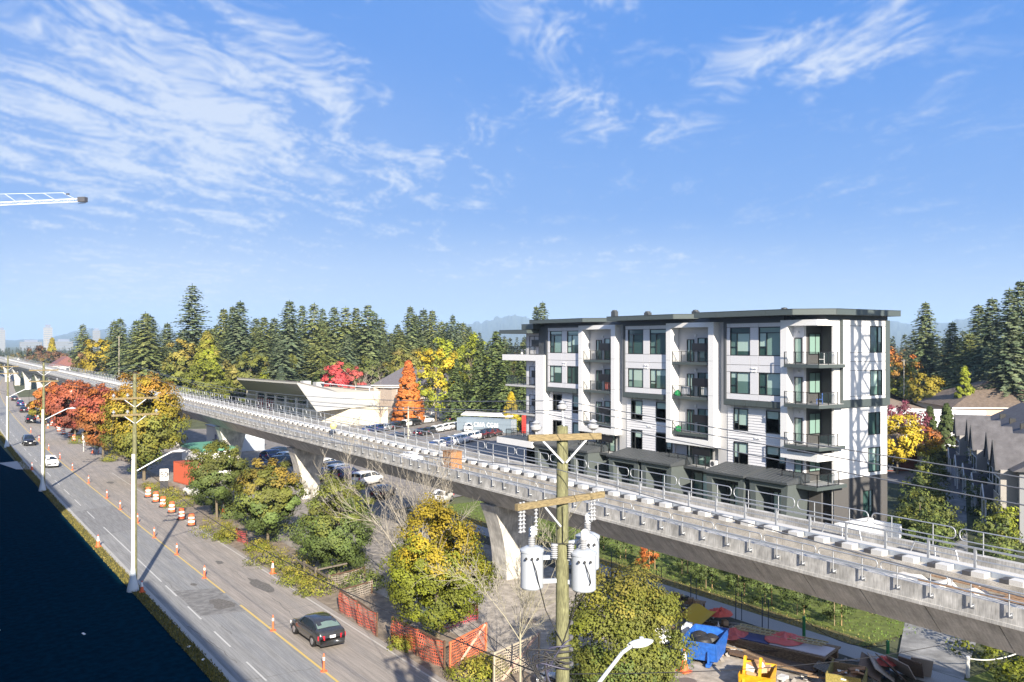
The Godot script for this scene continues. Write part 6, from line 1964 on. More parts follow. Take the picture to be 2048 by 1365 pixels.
func make_garden() -> void:
	rng.seed = 7
	# staked saplings on the lawn
	var spots := [[47.1, 51.4], [48.1, 48.9], [46.8, 45.2], [47.2, 42.6], [46.9, 40.0], [47.0, 37.5], [47.1, 34.8], [47.3, 55.0], [48.0, 58.6], [46.9, 62.5], [50.5, 49.5], [50.8, 45.8], [51.0, 41.5], [50.9, 38.0], [51.2, 35.0], [47.6, 68.5]]
	for i in spots.size():
		var back := i in [10, 11, 12, 13, 14]
		var lab := "young staked green tree on the lawn beside the footpath, %s from the right" % ORD[[6, 5, 4, 3, 2, 1, 0, 7, 8, 9, 4, 3, 2, 1, 0, 10][i]]
		if back: lab = "young green tree in the row nearer the block, %s from the right" % ORD[[4, 3, 2, 1, 0][i - 10]]
		if i == 0: lab = "small bright orange young tree on the lawn under the track"
		var o := thing("sapling", lab, "young tree", V(spots[i][0], 0, spots[i][1]), 0.0, "young trees on the lawn")
		var m := MB.new(); m.tube(Vector3.ZERO, Vector3(0, 2.2, 0), 0.035, 0.02, 6); part("trunk", m, mat(0.22, 0.17, 0.1), o)
		var pal := [G_DARK * 0.9, G_DARK * 1.3, G_DARK * 1.7]
		if i == 0: pal = [ORANGE, Color(0.45, 0.12, 0.04)]
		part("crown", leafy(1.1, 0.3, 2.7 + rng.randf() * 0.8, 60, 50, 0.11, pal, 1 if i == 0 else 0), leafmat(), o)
		m = MB.new(); m.tube(Vector3(0.35, 0, 0.25), Vector3(0.35, 2.3, 0.25), 0.04, 0.035, 6, true); part("stake", m, mat(0.48, 0.33, 0.16, 0.9, 0, "wood", Vector3.ONE), o)
	var sh := [[49.5, 27.0, 1.7, 2.6, "leafy green shrub on the right below the track"], [47.0, 23.0, 1.6, 1.6, "yellow-green shrub at the bottom right corner"], [48.5, 24.5, 1.8, 2.4, "bright green shrub behind the white rope barrier"], [51.5, 25.0, 1.8, 2.6, "reddish green shrub beside the dappled walkway"], [46.5, 20.5, 1.8, 1.4, "low green shrub at the right edge below the track"], [44.5, 21.5, 1.5, 1.3, "low green shrub left of the bottom right corner"], [50.0, 21.0, 2.0, 2.5, "dense green shrub under the track at the right edge"]]
	for q in sh:
		shrub(q[4], V(q[0], 0, q[1]), q[2], q[3], [G_DARK * 1.5, G_LIME * 0.55, G_LIME * 0.85], 60, 0.16)
	var gd := [[71.5, 45.0, 1.8, 4.6, "tall conifer-like shrub against the end wall of the block"], [73.5, 44.0, 2.0, 3.0, "grey-green shrub in the garden by the block"], [76.5, 45.0, 1.6, 2.8, "shrub with pale flowers beside the walkway"], [80.5, 48.5, 2.2, 3.2, "dark round shrub beside the walkway"], [86.0, 52.5, 2.0, 3.0, "dark green shrub further along the walkway"], [92.0, 55.5, 2.2, 3.2, "dark shrub near the back lane"],
		[79.5, 41.2, 1.3, 3.6, "bright lime shrub right of the walkway"], [82.5, 42.0, 1.4, 4.0, "leafy green shrub beside the brown post"], [90.5, 49.0, 2.2, 4.2, "large dark shrub before the townhouses"], [98.0, 52.5, 2.4, 5.0, "sunlit green shrub beside the townhouses"], [105.0, 57.0, 2.6, 6.5, "dark tall shrub at the far end of the townhouses"], [87.0, 44.6, 1.8, 2.6, "reddish dark shrub below the townhouse windows"]]
	for i in 22:
		var f := i / 21.0
		var side := 1.0 if i % 2 == 0 else -1.0
		var base := Vector2(70.0, 40.4).lerp(Vector2(113.0, 64.5), f)
		var off: float = (2.6 + rng.randf() * 1.6) * side
		gd.append([base.x + off * 0.5, base.y - off * 0.87, rng.randf_range(1.3, 2.0), rng.randf_range(1.8, 4.2), "%s shrub on the %s side of the walkway, %s from the track" % ["dark green", "townhouse" if side > 0 else "block", ORD[i / 2]]])
	for i in gd.size():
		var q: Array = gd[i]
		var pal := [G_DARK * 0.9, G_DARK * 1.5, G_OLIVE]
		if i in [6, 7, 9]: pal = [G_LIME * 0.5, G_LIME * 0.8, G_LIME]
		shrub(q[4], V(q[0], 0, q[1]), q[2], q[3], pal, 80, 0.19)
	var m := MB.new(); m.tube(Vector3.ZERO, Vector3(0, 4.6, 0), 0.28, 0.26, 12, true)
	var o: Node3D = single("post", m, mat(0.33, 0.17, 0.09, 0.9, 0, "wood", Vector3(2, 0.3, 2)), "short thick brown post among the shrubs by the townhouses", "post")
	o.position = V(82.5, 0, 40.9)
	o = thing("cypress", "dark narrow cypress beside the walkway", "tree", V(76.2, 0, 47.2))
	m = MB.new(); m.tube(Vector3.ZERO, Vector3(0, 3.4, 0), 0.1, 0.02, 6); part("trunk", m, mat(0.16, 0.125, 0.09, 0.95), o)
	part("crown", leafy(0.9, 0.1, 5.2, 60, 40, 0.22, [G_DARK * 0.6, G_DARK * 0.8], 1), leafmat(), o)


# ------------------------------------------------------------------ vehicles
# stations from nose to tail: distance, waist height, roof height, width factor
const SHAPES := {
	"sedan": [4.5, 1.76, [[0.0, 0.55, 0.57, 0.78], [0.1, 0.66, 0.69, 0.88], [0.5, 0.78, 0.83, 0.97], [1.2, 0.90, 0.96, 1.0], [1.95, 0.95, 1.38, 1.0], [2.5, 0.96, 1.45, 1.0], [3.1, 0.97, 1.42, 1.0], [3.5, 0.98, 1.32, 1.0], [4.0, 0.99, 1.04, 0.98], [4.35, 0.97, 1.0, 0.93], [4.47, 0.80, 0.83, 0.88], [4.5, 0.6, 0.62, 0.86]], 3, 4, 7, 8],
	"hatch": [4.1, 1.74, [[0.0, 0.58, 0.6, 0.8], [0.1, 0.72, 0.75, 0.9], [0.5, 0.86, 0.9, 0.97], [1.0, 0.95, 1.0, 1.0], [1.7, 1.0, 1.44, 1.0], [2.4, 1.02, 1.53, 1.0], [3.3, 1.04, 1.48, 1.0], [3.65, 1.05, 1.40, 0.99], [4.0, 1.04, 1.09, 0.95], [4.1, 0.75, 0.78, 0.9]], 3, 4, 7, 8],
	"suv": [4.6, 1.84, [[0.0, 0.7, 0.72, 0.82], [0.1, 0.85, 0.88, 0.9], [0.45, 0.98, 1.02, 0.98], [1.15, 1.05, 1.1, 1.0], [1.85, 1.08, 1.58, 1.0], [2.6, 1.09, 1.68, 1.0], [3.8, 1.1, 1.65, 1.0], [4.15, 1.11, 1.56, 0.99], [4.5, 1.1, 1.15, 0.96], [4.6, 0.8, 0.83, 0.92]], 3, 4, 7, 8],
	"van": [4.9, 1.95, [[0.0, 0.68, 0.7, 0.84], [0.12, 0.85, 0.88, 0.92], [0.5, 0.98, 1.02, 0.98], [0.95, 1.06, 1.11, 1.0], [1.75, 1.1, 1.64, 1.0], [2.6, 1.11, 1.74, 1.0], [4.3, 1.12, 1.72, 1.0], [4.6, 1.12, 1.64, 0.99], [4.82, 1.1, 1.16, 0.97], [4.9, 0.8, 0.83, 0.94]], 3, 4, 7, 8],
	"pickup": [5.4, 1.9, [[0.0, 0.8, 0.82, 0.86], [0.1, 0.98, 1.0, 0.92], [0.5, 1.08, 1.12, 0.98], [1.35, 1.13, 1.18, 1.0], [1.95, 1.15, 1.68, 1.0], [2.5, 1.16, 1.78, 1.0], [3.1, 1.16, 1.76, 1.0], [3.35, 1.16, 1.68, 1.0], [3.55, 1.16, 1.18, 1.0], [5.3, 1.14, 1.16, 0.99], [5.4, 0.8, 0.82, 0.97]], 3, 4, 7, 8]}
var cars := {}


func ring(st: Array, L: float, W: float, cabin: bool) -> Array:
	var z: float = st[0] - L * 0.5
	var w: float = W * 0.5 * st[3]
	var b: float = st[1]
	var r: float = st[2]
	var k := clampf((r - b - 0.06) / 0.4, 0.0, 1.0)
	var wr := lerpf(w * 0.86, w * 0.70, k)
	return [Vector3(w * 0.80, 0.20, z), Vector3(w * 0.96, 0.30, z), Vector3(w, lerpf(0.3, b, 0.55), z), Vector3(w * 0.985, b - 0.10, z), Vector3(w * 0.93, b, z), Vector3(wr, r - 0.05 * k - 0.005, z), Vector3(wr * 0.82, r, z), Vector3(0, r + 0.025, z)]


func mir(p: Vector3) -> Vector3:
	return Vector3(-p.x, p.y, p.z)


func car_proto(kind: String) -> Node3D:
	if cars.has(kind):
		return cars[kind]
	var sh: Array = SHAPES[kind]
	var L: float = sh[0]
	var W: float = sh[1]
	var rings := []
	for st in sh[2]:
		rings.append(ring(st, L, W, true))
	var N := rings.size()
	var st := SurfaceTool.new()
	st.begin(Mesh.PRIMITIVE_TRIANGLES)
	st.set_smooth_group(0)
	var face := func(a: Vector3, b: Vector3, c: Vector3, d: Vector3, flip: bool):
		for p in ([a, b, c, a, c, d] if not flip else [a, c, b, a, d, c]):
			st.add_vertex(p)
	for i in N - 1:
		for j in 7:
			var a: Vector3 = rings[i][j]
			var b: Vector3 = rings[i][j + 1]
			var c: Vector3 = rings[i + 1][j + 1]
			var d: Vector3 = rings[i + 1][j]
			face.call(a, d, c, b, true)
			face.call(mir(a), mir(d), mir(c), mir(b), false)
	for e in [0, N - 1]:
		for j in 7:
			var a: Vector3 = rings[e][j]
			var b: Vector3 = rings[e][j + 1]
			face.call(a, b, mir(b), mir(a), e != 0)
		pass
	for i in N - 1:
		face.call(rings[i][0], rings[i + 1][0], mir(rings[i + 1][0]), mir(rings[i][0]), false)
	st.generate_normals()
	var body := st.commit()
	var o := Node3D.new()
	put("body", body, mat(0.7, 0.7, 0.7, 0.25), o)
	var glass := glassy(0.012, 0.018, 0.020)
	var black := mat(0.012, 0.012, 0.013, 0.6)
	var lift := func(p: Vector3) -> Vector3: return p
	# glass laid 8 mm proud of the body
	var i0: int = sh[3]
	var i1: int = sh[4]
	var i2: int = sh[5]
	var i3: int = sh[6]
	for q in [["windscreen", i0, i1], ["rear_window", i2, i3]]:
		var m := MB.new()
		var lo: Array = rings[q[1]] if q[0] == "windscreen" else rings[q[2]]
		var hi: Array = rings[q[2]] if q[0] == "windscreen" else rings[q[1]]
		var nrm := Vector3(0, 0.6, -1.0 if q[0] == "windscreen" else 1.0).normalized() * 0.018
		var p := []
		for e in [[lo, 0.08], [hi, 0.90]]:
			var c: Vector3 = (lo[5] as Vector3).lerp(hi[5], e[1])
			var d: Vector3 = (lo[7] as Vector3).lerp(hi[7], e[1])
			c.x *= 0.93
			p.append([c + nrm, d + nrm])
		if q[0] == "windscreen":
			m.quad(p[0][1], p[0][0], p[1][0], p[1][1]); m.quad(mir(p[0][0]), p[0][1], p[1][1], mir(p[1][0]))
		else:
			m.quad(p[0][0], p[0][1], p[1][1], p[1][0]); m.quad(p[0][1], mir(p[0][0]), mir(p[1][0]), p[1][1])
		part(q[0], m, glass, o)
	# side windows: front door, rear door, quarter
	for sd in [1.0, -1.0]:
		var edges := [i0 + 0.35, i1 + 0.0]
		var zs := []
		var at := func(u: float, up: float) -> Vector3:
			var i := int(u)
			var f := u - i
			var a: Vector3 = (rings[i][4] as Vector3).lerp(rings[i][5], up)
			var b: Vector3 = (rings[mini(i + 1, N - 1)][4] as Vector3).lerp(rings[mini(i + 1, N - 1)][5], up)
			var p := a.lerp(b, f)
			return Vector3((p.x + 0.012) * sd, p.y, p.z)
		var cuts := [[i0 + 0.25, i0 + 0.98, i1 + 0.95, i1 + 0.95], [i1 + 1.05, i1 + 1.05, i2 - 0.05, i2 - 0.05], [i2 + 0.05, i2 + 0.05, i3 - 0.25, i2 + 0.75]]
		for c in cuts:
			var m := MB.new()
			var n0 := 5
			for k in n0:
				var f0 := float(k) / n0
				var f1 := float(k + 1) / n0
				var a: Vector3 = at.call(lerpf(c[0], c[3 - 1], f0), 0.1)
				var b: Vector3 = at.call(lerpf(c[0], c[2], f1), 0.1)
				var d: Vector3 = at.call(lerpf(c[1], c[3], f1), 0.88)
				var e: Vector3 = at.call(lerpf(c[1], c[3], f0), 0.88)
				if sd > 0: m.quad(b, a, e, d)
				else: m.quad(a, b, d, e)
			part("side_window", m, glass, o)
	# lamps, plates, mirrors, wheels
	var w := W * 0.5
	for sd in [1.0, -1.0]:
		var yb: float = sh[2][1][1] - 0.10
		var m := MB.new(); m.obox(Transform3D(Basis(Vector3.UP, -0.35 * sd), Vector3(sd * w * 0.70, yb, -L * 0.5 + 0.10)), Vector3(0.36, 0.13, 0.14)); part("headlight", m, mat(0.72, 0.74, 0.76, 0.15), o)
		var yt: float = sh[2][N - 2][1] - 0.14
		m = MB.new(); m.obox(Transform3D(Basis(Vector3.UP, 0.35 * sd), Vector3(sd * w * 0.72, yt, L * 0.5 - (0.13 if kind != "pickup" else 0.08))), Vector3(0.40, 0.24 if kind != "van" else 0.4, 0.18)); part("tail_light", m, mat(0.42, 0.015, 0.03, 0.2), o)
		m = MB.new(); m.obox(Transform3D(Basis(), Vector3(sd * (w + 0.08), sh[2][i0][1] + 0.12, sh[2][i0][0] - L * 0.5 + 0.45)), Vector3(0.2, 0.13, 0.1)); part("mirror", m, black, o)
		for z in [-L * 0.5 + 0.86, L * 0.5 - 0.92]:
			m = MB.new()
			m.tube(Vector3(sd * (w - 0.22), 0.32, z), Vector3(sd * (w - 0.005), 0.32, z), 0.325, 0.31, 16, true)
			var wh := part("wheel", m, black, o)
			m = MB.new(); m.tube(Vector3(sd * (w - 0.02), 0.32, z), Vector3(sd * (w + 0.008), 0.32, z), 0.205, 0.19, 12, true)
			put("rim", m.mesh(), mat(0.42, 0.42, 0.44, 0.35, 0.6), wh)
			m = MB.new()
			for k in 10:
				var a0 := PI * k / 10.0
				var a1 := PI * (k + 1) / 10.0
				m.quad(Vector3(sd * (w - 0.03), 0.30 + sin(a0) * 0.40, z + cos(a0) * 0.40), Vector3(sd * (w - 0.03), 0.30 + sin(a1) * 0.40, z + cos(a1) * 0.40), Vector3(sd * (w + 0.004), 0.30 + sin(a1) * 0.36, z + cos(a1) * 0.36), Vector3(sd * (w + 0.004), 0.30 + sin(a0) * 0.36, z + cos(a0) * 0.36))
			put("wheel_arch", m.mesh(), black, wh)
	for e in [-1.0, 1.0]:
		var m := MB.new(); m.box(Vector3(-0.17, 0.62 if e > 0 else 0.42, e * (L * 0.5 + 0.005) - 0.02), Vector3(0.17, 0.76 if e > 0 else 0.54, e * (L * 0.5 + 0.005) + 0.02)); part("licence_plate", m, mat(0.75, 0.75, 0.75, 0.5), o)
		m = MB.new(); m.box(Vector3(-w * 0.82, 0.20, e * (L * 0.5 - 0.03) - 0.05), Vector3(w * 0.82, 0.30, e * (L * 0.5 - 0.03) + 0.05)); part("bumper", m, black, o)
	var m2 := MB.new(); m2.box(Vector3(-w * 0.55, 0.46, -L * 0.5 - 0.012), Vector3(w * 0.55, 0.62, -L * 0.5 + 0.06)); part("grille", m2, black, o)
	if kind == "pickup":
		m2 = MB.new(); m2.box(Vector3(-w * 0.8, 1.165, L * 0.5 - 1.75), Vector3(w * 0.8, 1.185, L * 0.5 - 0.12)); part("load_bed", m2, black, o)
	cars[kind] = o
	return o


func car(kind: String, paint: Array, nm: String, label: String, cat: String, t: float, s: float, yaw: float, group := "", h := 0.03) -> Node3D:
	var o: Node3D = car_proto(kind).duplicate()
	o.name = numbered(nm)
	add_child(o, true)
	o.position = V(t, h, s)
	o.rotation.y = yaw
	tag(o, label, cat, group)
	var p := mat(paint[0], paint[1], paint[2], 0.22, paint[3] if paint.size() > 3 else 0.0)
	p.clearcoat_enabled = true
	p.clearcoat = 0.8
	p.clearcoat_roughness = 0.05
	(o.get_child(0) as MeshInstance3D).material_override = p
	return o


const PAINT_WHITE := [0.75, 0.75, 0.74]
const PAINT_BLACK := [0.012, 0.012, 0.015]
const PAINT_GREY := [0.045, 0.045, 0.048, 0.4]
const PAINT_SILVER := [0.40, 0.42, 0.44, 0.5]
const PAINT_BLUE := [0.02, 0.045, 0.15, 0.2]

func make_cars() -> void:
	rng.seed = 15
	var near := car("sedan", [0.040, 0.041, 0.042, 0.3], "car", "dark grey sedan driving away in the far lane, nearest the camera", "car", 19.92, 50.3, 0.02)
	var m := MB.new(); m.lathe(Vector3(0.35, 1.44, 1.4), [Vector2(0.05, 0), Vector2(0.03, 0.08), Vector2(0.005, 0.1)], 6)
	part("aerial", m, mat(0.02, 0.02, 0.02), near)
	(near.get_node("rear_window") as MeshInstance3D).material_override = glassy(0.12, 0.17, 0.15)  # paler glass: a reflection is put into the rear window colour
	car("hatch", PAINT_WHITE, "car", "white car coming towards the camera behind the second pole", "car", 16.6, 141.6, PI)
	car("suv", PAINT_BLACK, "car", "black car coming towards the camera left of the second pole", "car", 17.0, 174.0, PI)
	car("pickup", PAINT_BLACK, "car", "dark pickup driving away beyond the black oncoming car", "pickup truck", 22.1, 223.0, -0.02)
	car("sedan", PAINT_BLACK, "car", "dark sedan, second in the queue driving away", "car", 24.0, 258.0, -0.03, "cars driving away in the distance")
	car("suv", PAINT_BLUE, "car", "dark blue car, third in the queue driving away", "car", 25.6, 284.0, -0.04, "cars driving away in the distance")
	car("sedan", PAINT_GREY, "car", "dark car farthest along the road by the left edge", "car", 26.6, 312.0, -0.05, "cars driving away in the distance")
	# roadside and yard
	car("van", PAINT_WHITE, "van", "white van parked beside the orange shipping container", "van", 27.2, 103.5, 0.25)
	car("sedan", PAINT_SILVER, "car", "silver car half hidden behind the pole at the bottom of the picture", "car", 28.1, 35.5, 0.72)
	# lot behind the track, upper left row and others: position, kind, paint
	var W := PAINT_WHITE
	var B := PAINT_BLACK
	var G := PAINT_GREY
	var U := PAINT_BLUE
	var Sv := PAINT_SILVER
	var rows := [
		["left row of the car lot", [[74.5, 160.5, "sedan", U], [76.9, 161.8, "hatch", U], [79.4, 163.4, "sedan", Sv], [81.8, 165.0, "sedan", B], [84.1, 166.6, "hatch", B], [86.4, 168.2, "hatch", W], [88.8, 169.8, "suv", B]], 0.95],
		["row along the back of the car lot", [[93.0, 173.0, "suv", W], [96.5, 176.5, "sedan", G], [99.5, 170.5, "suv", B], [100.5, 162.0, "sedan", G]], 1.35],
		["middle row of the car lot", [[80.5, 150.5, "sedan", B], [82.9, 152.0, "sedan", G], [85.2, 153.6, "sedan", W], [87.6, 155.2, "sedan", W], [90.0, 156.8, "hatch", W], [92.3, 158.4, "sedan", W], [94.6, 160.0, "sedan", W]], 0.95],
		["front row of the car lot", [[70.6, 128.6, "sedan", U], [72.9, 130.2, "hatch", W], [75.2, 131.8, "suv", U], [77.6, 133.3, "suv", W], [79.9, 134.9, "van", W], [82.2, 136.5, "van", W], [84.6, 138.0, "van", W], [87.0, 139.5, "suv", B], [89.3, 140.9, "suv", B], [91.6, 142.3, "sedan", G]], 0.95],
		["nearest row of the car lot", [[58.0, 117.5, "suv", B], [60.2, 119.1, "sedan", W], [62.4, 120.7, "hatch", U], [64.7, 122.3, "sedan", W], [66.9, 123.9, "suv", G], [69.1, 125.5, "sedan", W]], 0.95],
		["left corner of the car lot", [[68.0, 141.0, "suv", B], [70.5, 143.0, "sedan", G], [73.5, 146.0, "sedan", B]], 0.95]]
	for r in rows:
		for i in r[1].size():
			var q: Array = r[1][i]
			var pn := "white" if q[3] == W else ("black" if q[3] == B else ("dark grey" if q[3] == G else ("dark blue" if q[3] == U else "silver")))
			var kn: String = {"sedan": "sedan", "hatch": "hatchback", "suv": "high car", "van": "minivan"}[q[2]]
			car(q[2], q[3], "parked_car", "%s %s, %s in the %s" % [pn, kn, ORD[i], r[0]], "car", q[0], q[1], -r[2] + rng.randf_range(-.04, .04), "cars parked in the lot behind the track")
	car("suv", W, "parked_car", "white car facing the camera beside the shipping container", "car", 91.6, 152.0, PI - 0.6, "cars parked in the lot behind the track")
	car("pickup", [0.06, 0.13, 0.32], "parked_truck", "blue pickup parked before the entrance canopy of the block", "pickup truck", 63.5, 103.5, -0.9)
	car("suv", [0.07, 0.14, 0.30], "parked_car", "blue high car beside the blue pickup by the entrance canopy", "car", 61.0, 98.5, -0.9)
	# shaded lot under the track
	var under := [["van", W, 46.6, 101.5, -1.05, "white minivan standing out from under the track between two piers"], ["van", [0.025, 0.02, 0.08], 46.0, 106.5, -1.0, "dark violet minivan left of the white minivan under the track"], ["van", Sv, 46.5, 109.6, -1.0, "silver minivan in the row under the track"], ["van", B, 47.0, 112.6, -1.0, "black minivan in the row under the track"], ["suv", W, 47.6, 116.5, -1.0, "white high car at the left end of the row under the track"], ["van", U, 43.0, 107.5, -1.0, "dark blue car low in the shade under the track"],
		["sedan", W, 47.9, 85.4, 2.3, "white car parked alone below the track, near the lawn"], ["sedan", B, 44.5, 92.5, -0.8, "dark car behind the bare tree under the track"], ["suv", Sv, 46.0, 127.0, -1.1, "silver car left of the second pier"], ["suv", U, 45.0, 130.5, -1.1, "dark blue car farther left of the second pier"], ["suv", B, 43.8, 123.2, -1.1, "black car in the shade beside the second pier"], ["hatch", B, 47.5, 134.5, -1.1, "dark car behind the silver car left of the second pier"]]
	for q in under:
		car(q[0], q[1], "parked_car", q[5], "car", q[2], q[3], q[4], "cars parked under the track")
	for k in cars:
		cars[k].free()
	cars.clear()


# ------------------------------------------------------------------ traffic cones, drums, signs, fences
func make_street_things() -> void:
	rng.seed = 3
	var S1 := Vector3.ONE
	var orange := mat(0.70, 0.13, 0.045, 0.6)
	var refl := mat(0.82, 0.80, 0.78, 0.4)
	var rub := mat(0.03, 0.03, 0.03, 0.8)
	# slim delineator posts on the yellow line
	var spots := [[18.2, 45.0], [18.24, 53.1], [18.12, 67.8], [18.24, 76.6], [18.17, 84.4], [18.31, 92.2], [18.3, 100.7], [18.4, 109.0], [18.5, 122.0], [18.6, 136.0], [18.8, 150.0], [18.9, 164.0], [19.2, 180.0], [19.7, 198.0]]
	var first: Node3D
	for i in spots.size():
		var lab := "slim orange delineator post on the yellow line, %s from the camera" % ORD[i]
		if i == 0:
			first = thing("delineator_post", lab, "delineator", V(spots[i][0], 0.01, spots[i][1]), 0.0, "delineator posts on the centre line")
			first.scale = Vector3(0.95, 0.78, 0.95)
			var m := MB.new(); m.lathe(Vector3.ZERO, [Vector2(0.2, 0), Vector2(0.2, 0.04), Vector2(0.07, 0.08)], 10); part("base", m, orange, first)
			m = MB.new(); m.lathe(Vector3.ZERO, [Vector2(0.065, 0.05), Vector2(0.055, 0.98), Vector2(0.05, 1.1), Vector2(0.03, 1.16), Vector2(0.03, 1.2), Vector2(0.005, 1.22)], 10); part("tube", m, orange, first)
			m = MB.new(); m.lathe(Vector3.ZERO, [Vector2(0.066, 0.75), Vector2(0.064, 0.98)], 10); part("reflective_band", m, refl, first)
		else:
			copy(first, lab, V(spots[i][0], 0.01, spots[i][1])).scale = Vector3(0.95, 0.78, 0.95)
	# striped drums
	var drum: Node3D
	var dr := [[22.3, 88.0], [22.25, 91.6], [22.34, 95.9], [22.35, 99.7], [22.4, 103.3], [22.4, 107.1]]
	for k in 14:
		dr.append([24.3 + 0.055 * k * 2.6 + rng.randf_range(-.4, .4), 176.0 + k * 7.0])
	for i in dr.size():
		var lab := "orange and white striped drum on the road shoulder, %s from the camera" % ORD[i]
		if i == 0:
			drum = thing("traffic_drum", lab, "traffic drum", V(dr[i][0], 0.012, dr[i][1]), 0.0, "striped traffic drums")
			var m := MB.new(); m.lathe(Vector3.ZERO, [Vector2(0.46, 0), Vector2(0.46, 0.10), Vector2(0.3, 0.12)], 12); part("base", m, rub, drum)
			m = MB.new(); m.lathe(Vector3.ZERO, [Vector2(0.33, 0.1), Vector2(0.26, 1.06), Vector2(0.2, 1.12), Vector2(0.01, 1.13)], 14); part("barrel", m, orange, drum)
			m = MB.new(); m.lathe(Vector3.ZERO, [Vector2(0.318, 0.34), Vector2(0.306, 0.52)], 14); part("reflective_band", m, refl, drum); m = MB.new(); m.lathe(Vector3.ZERO, [Vector2(0.292, 0.68), Vector2(0.282, 0.86)], 14); part("reflective_band", m, refl, drum)
		else:
			copy(drum, lab, V(dr[i][0], 0.012, dr[i][1]))
	# cones
	var cone: Node3D
	var cn := [[13.32, 82.9, 0.11, 1.0, "orange cone with white collar on the sunlit grass strip"], [22.75, 66.3, 0.02, 0.9, "small orange cone at the far road edge by the shrubs"], [23.0, 118.5, 0.02, 1.0, "orange cone at the corner of the side road under the gold maple"], [13.9, 138.3, 0.11, 1.0, "orange cone on the concrete apron left of the white car"], [13.4, 66.0, 0.11, 0.8, "orange cone on the grass beside the foot of the tall pole"], [33.9, 34.3, 0.06, 1.3, "orange cone on the concrete pad beside the green maple"],
		[24.1, 155.0, 0.02, 1.0, "orange cone before the white site sign, left one"], [25.0, 154.5, 0.02, 1.0, "orange cone before the white site sign, right one"], [26.6, 92.5, 0.02, 1.1, "red cone beside the trunk of the dull green maple"]]
	for k in 12:
		cn.append([23.6 + k * 0.35, 206.0 + k * 9.0, 0.02, 1.0, "distant orange cone along the road works, %s from the camera" % ORD[k]])
	for i in cn.size():
		var q: Array = cn[i]
		if i == 0:
			cone = thing("traffic_cone", q[4], "traffic cone", V(q[0], q[2], q[1]), 0.0, "orange traffic cones")
			var m := MB.new(); m.box(Vector3(-.24, 0, -.24), Vector3(.24, .04, .24)); part("base", m, orange, cone)
			m = MB.new(); m.lathe(Vector3.ZERO, [Vector2(0.18, 0.04), Vector2(0.105, 0.48), Vector2(0.05, 0.86), Vector2(0.035, 1.0), Vector2(0.005, 1.01)], 12); part("shell", m, orange, cone)
			m = MB.new(); m.lathe(Vector3.ZERO, [Vector2(0.112, 0.48), Vector2(0.058, 0.86)], 12); part("reflective_band", m, refl, cone)
		else:
			copy(cone, q[4], V(q[0], q[2], q[1]), 0.0, q[3])
	# white water-filled barriers and boards of the far road works
	for i in 9:
		var m := MB.new()
		m.prism([Vector2(-.3, 0), Vector2(.3, 0), Vector2(.12, .9), Vector2(-.12, .9)], Vector3.ZERO, Vector3(0, 0, 1), Vector3.UP, Vector3(2.4, 0, 0))
		var o := single("road_barrier", m, mat(0.62, 0.10, 0.05, 0.6) if i % 2 else mat(0.75, 0.73, 0.70, 0.6), "%s plastic road barrier of the distant road works, %s from the camera" % ["red" if i % 2 else "white", ORD[i]], "road barrier", Vector3.ZERO, "barriers of the distant road works")
		o.position = V(25.8 + i * 1.6, 0.01, 226.0 + i * 17.0)
		o.rotation.y = 1.2
	# speed sign: black 50 on white
	var o := thing("speed_sign", "white speed sign with black number before the orange container", "road sign", V(24.2, 0, 107.5), -0.28)
	var m := MB.new(); m.box(Vector3(-.03, 0, -.03), Vector3(.03, 2.2, .03)); part("post", m, mat(0.4, 0.4, 0.4, 0.5, 0.4), o)
	m = MB.new(); m.box(Vector3(-.45, 1.7, .03), Vector3(.45, 3.0, .05)); var bd := part("board", m, refl, o)
	text(bd, "50", Vector3(0, 2.05, 0.052), 0.60, mat(0.01, 0.01, 0.01, 0.6), true)
	m = MB.new(); m.box(Vector3(-.45, 0.55, .03), Vector3(.45, 1.6, .05)); part("dark_board", m, mat(0.03, 0.03, 0.035, 0.7), o)  # second board below the number, plain near-black colour
	# site sign
	o = thing("site_sign", "white site sign with lines of print under the red maples", "sign", V(24.0, 0, 157.5), -0.75)
	m = MB.new(); m.box(Vector3(-1.25, 1.5, .04), Vector3(1.25, 3.2, .08)); bd = part("board", m, refl, o)
	m = MB.new()
	for i in 5:
		m.box(Vector3(-1.0, 2.85 - i * 0.28, .081), Vector3(0.9 - 0.2 * (i % 3), 2.92 - i * 0.28, .085))
	put("print", m.mesh(), mat(0.16, 0.18, 0.24), bd)
	for x in [-1.0, 1.0]:
		m = MB.new(); m.box(Vector3(x - .05, 0, 0), Vector3(x + .05, 3.2, .04)); part("leg", m, mat(0.55, 0.52, 0.48), o)
	# white parasol-like sign plate and a white easel further left
	o = thing("folding_sign", "white folding sign leaning beside the site sign", "sign", V(25.4, 0, 154.0), -0.7)
	for x in [-1.0, 1.0]:
		m = MB.new(); m.obox(Transform3D(Basis(Vector3.RIGHT, 0.3 * x), Vector3(0, 0.7, -0.2 * x)), Vector3(0.8, 1.4, 0.04)); part("board", m, refl, o)
	# orange plastic mesh fences
	fence("orange mesh fence with a dark wooden rail, beside the dark grey car", V(23.2, 0, 54.6), V(23.0, 0, 48.6), 1.35, Color(0.50, 0.10, 0.06), 0.0)
	fence("orange mesh fence sagging between posts, under the yellow-green maple", V(23.2, 0, 47.0), V(23.6, 0, 41.6), 1.5, Color(0.50, 0.105, 0.055), 0.0)
	fence("bright orange mesh fence with a diagonal brace, at the bottom of the picture", V(23.7, 0, 41.3), V(27.0, 0, 43.0), 1.5, Color(0.62, 0.16, 0.07), 1.0)
	fence("scrap of red mesh standing in the shrubs by the drums", V(23.9, 0, 79.0), V(24.2, 0, 77.2), 1.1, Color(0.42, 0.07, 0.06), 0.0)
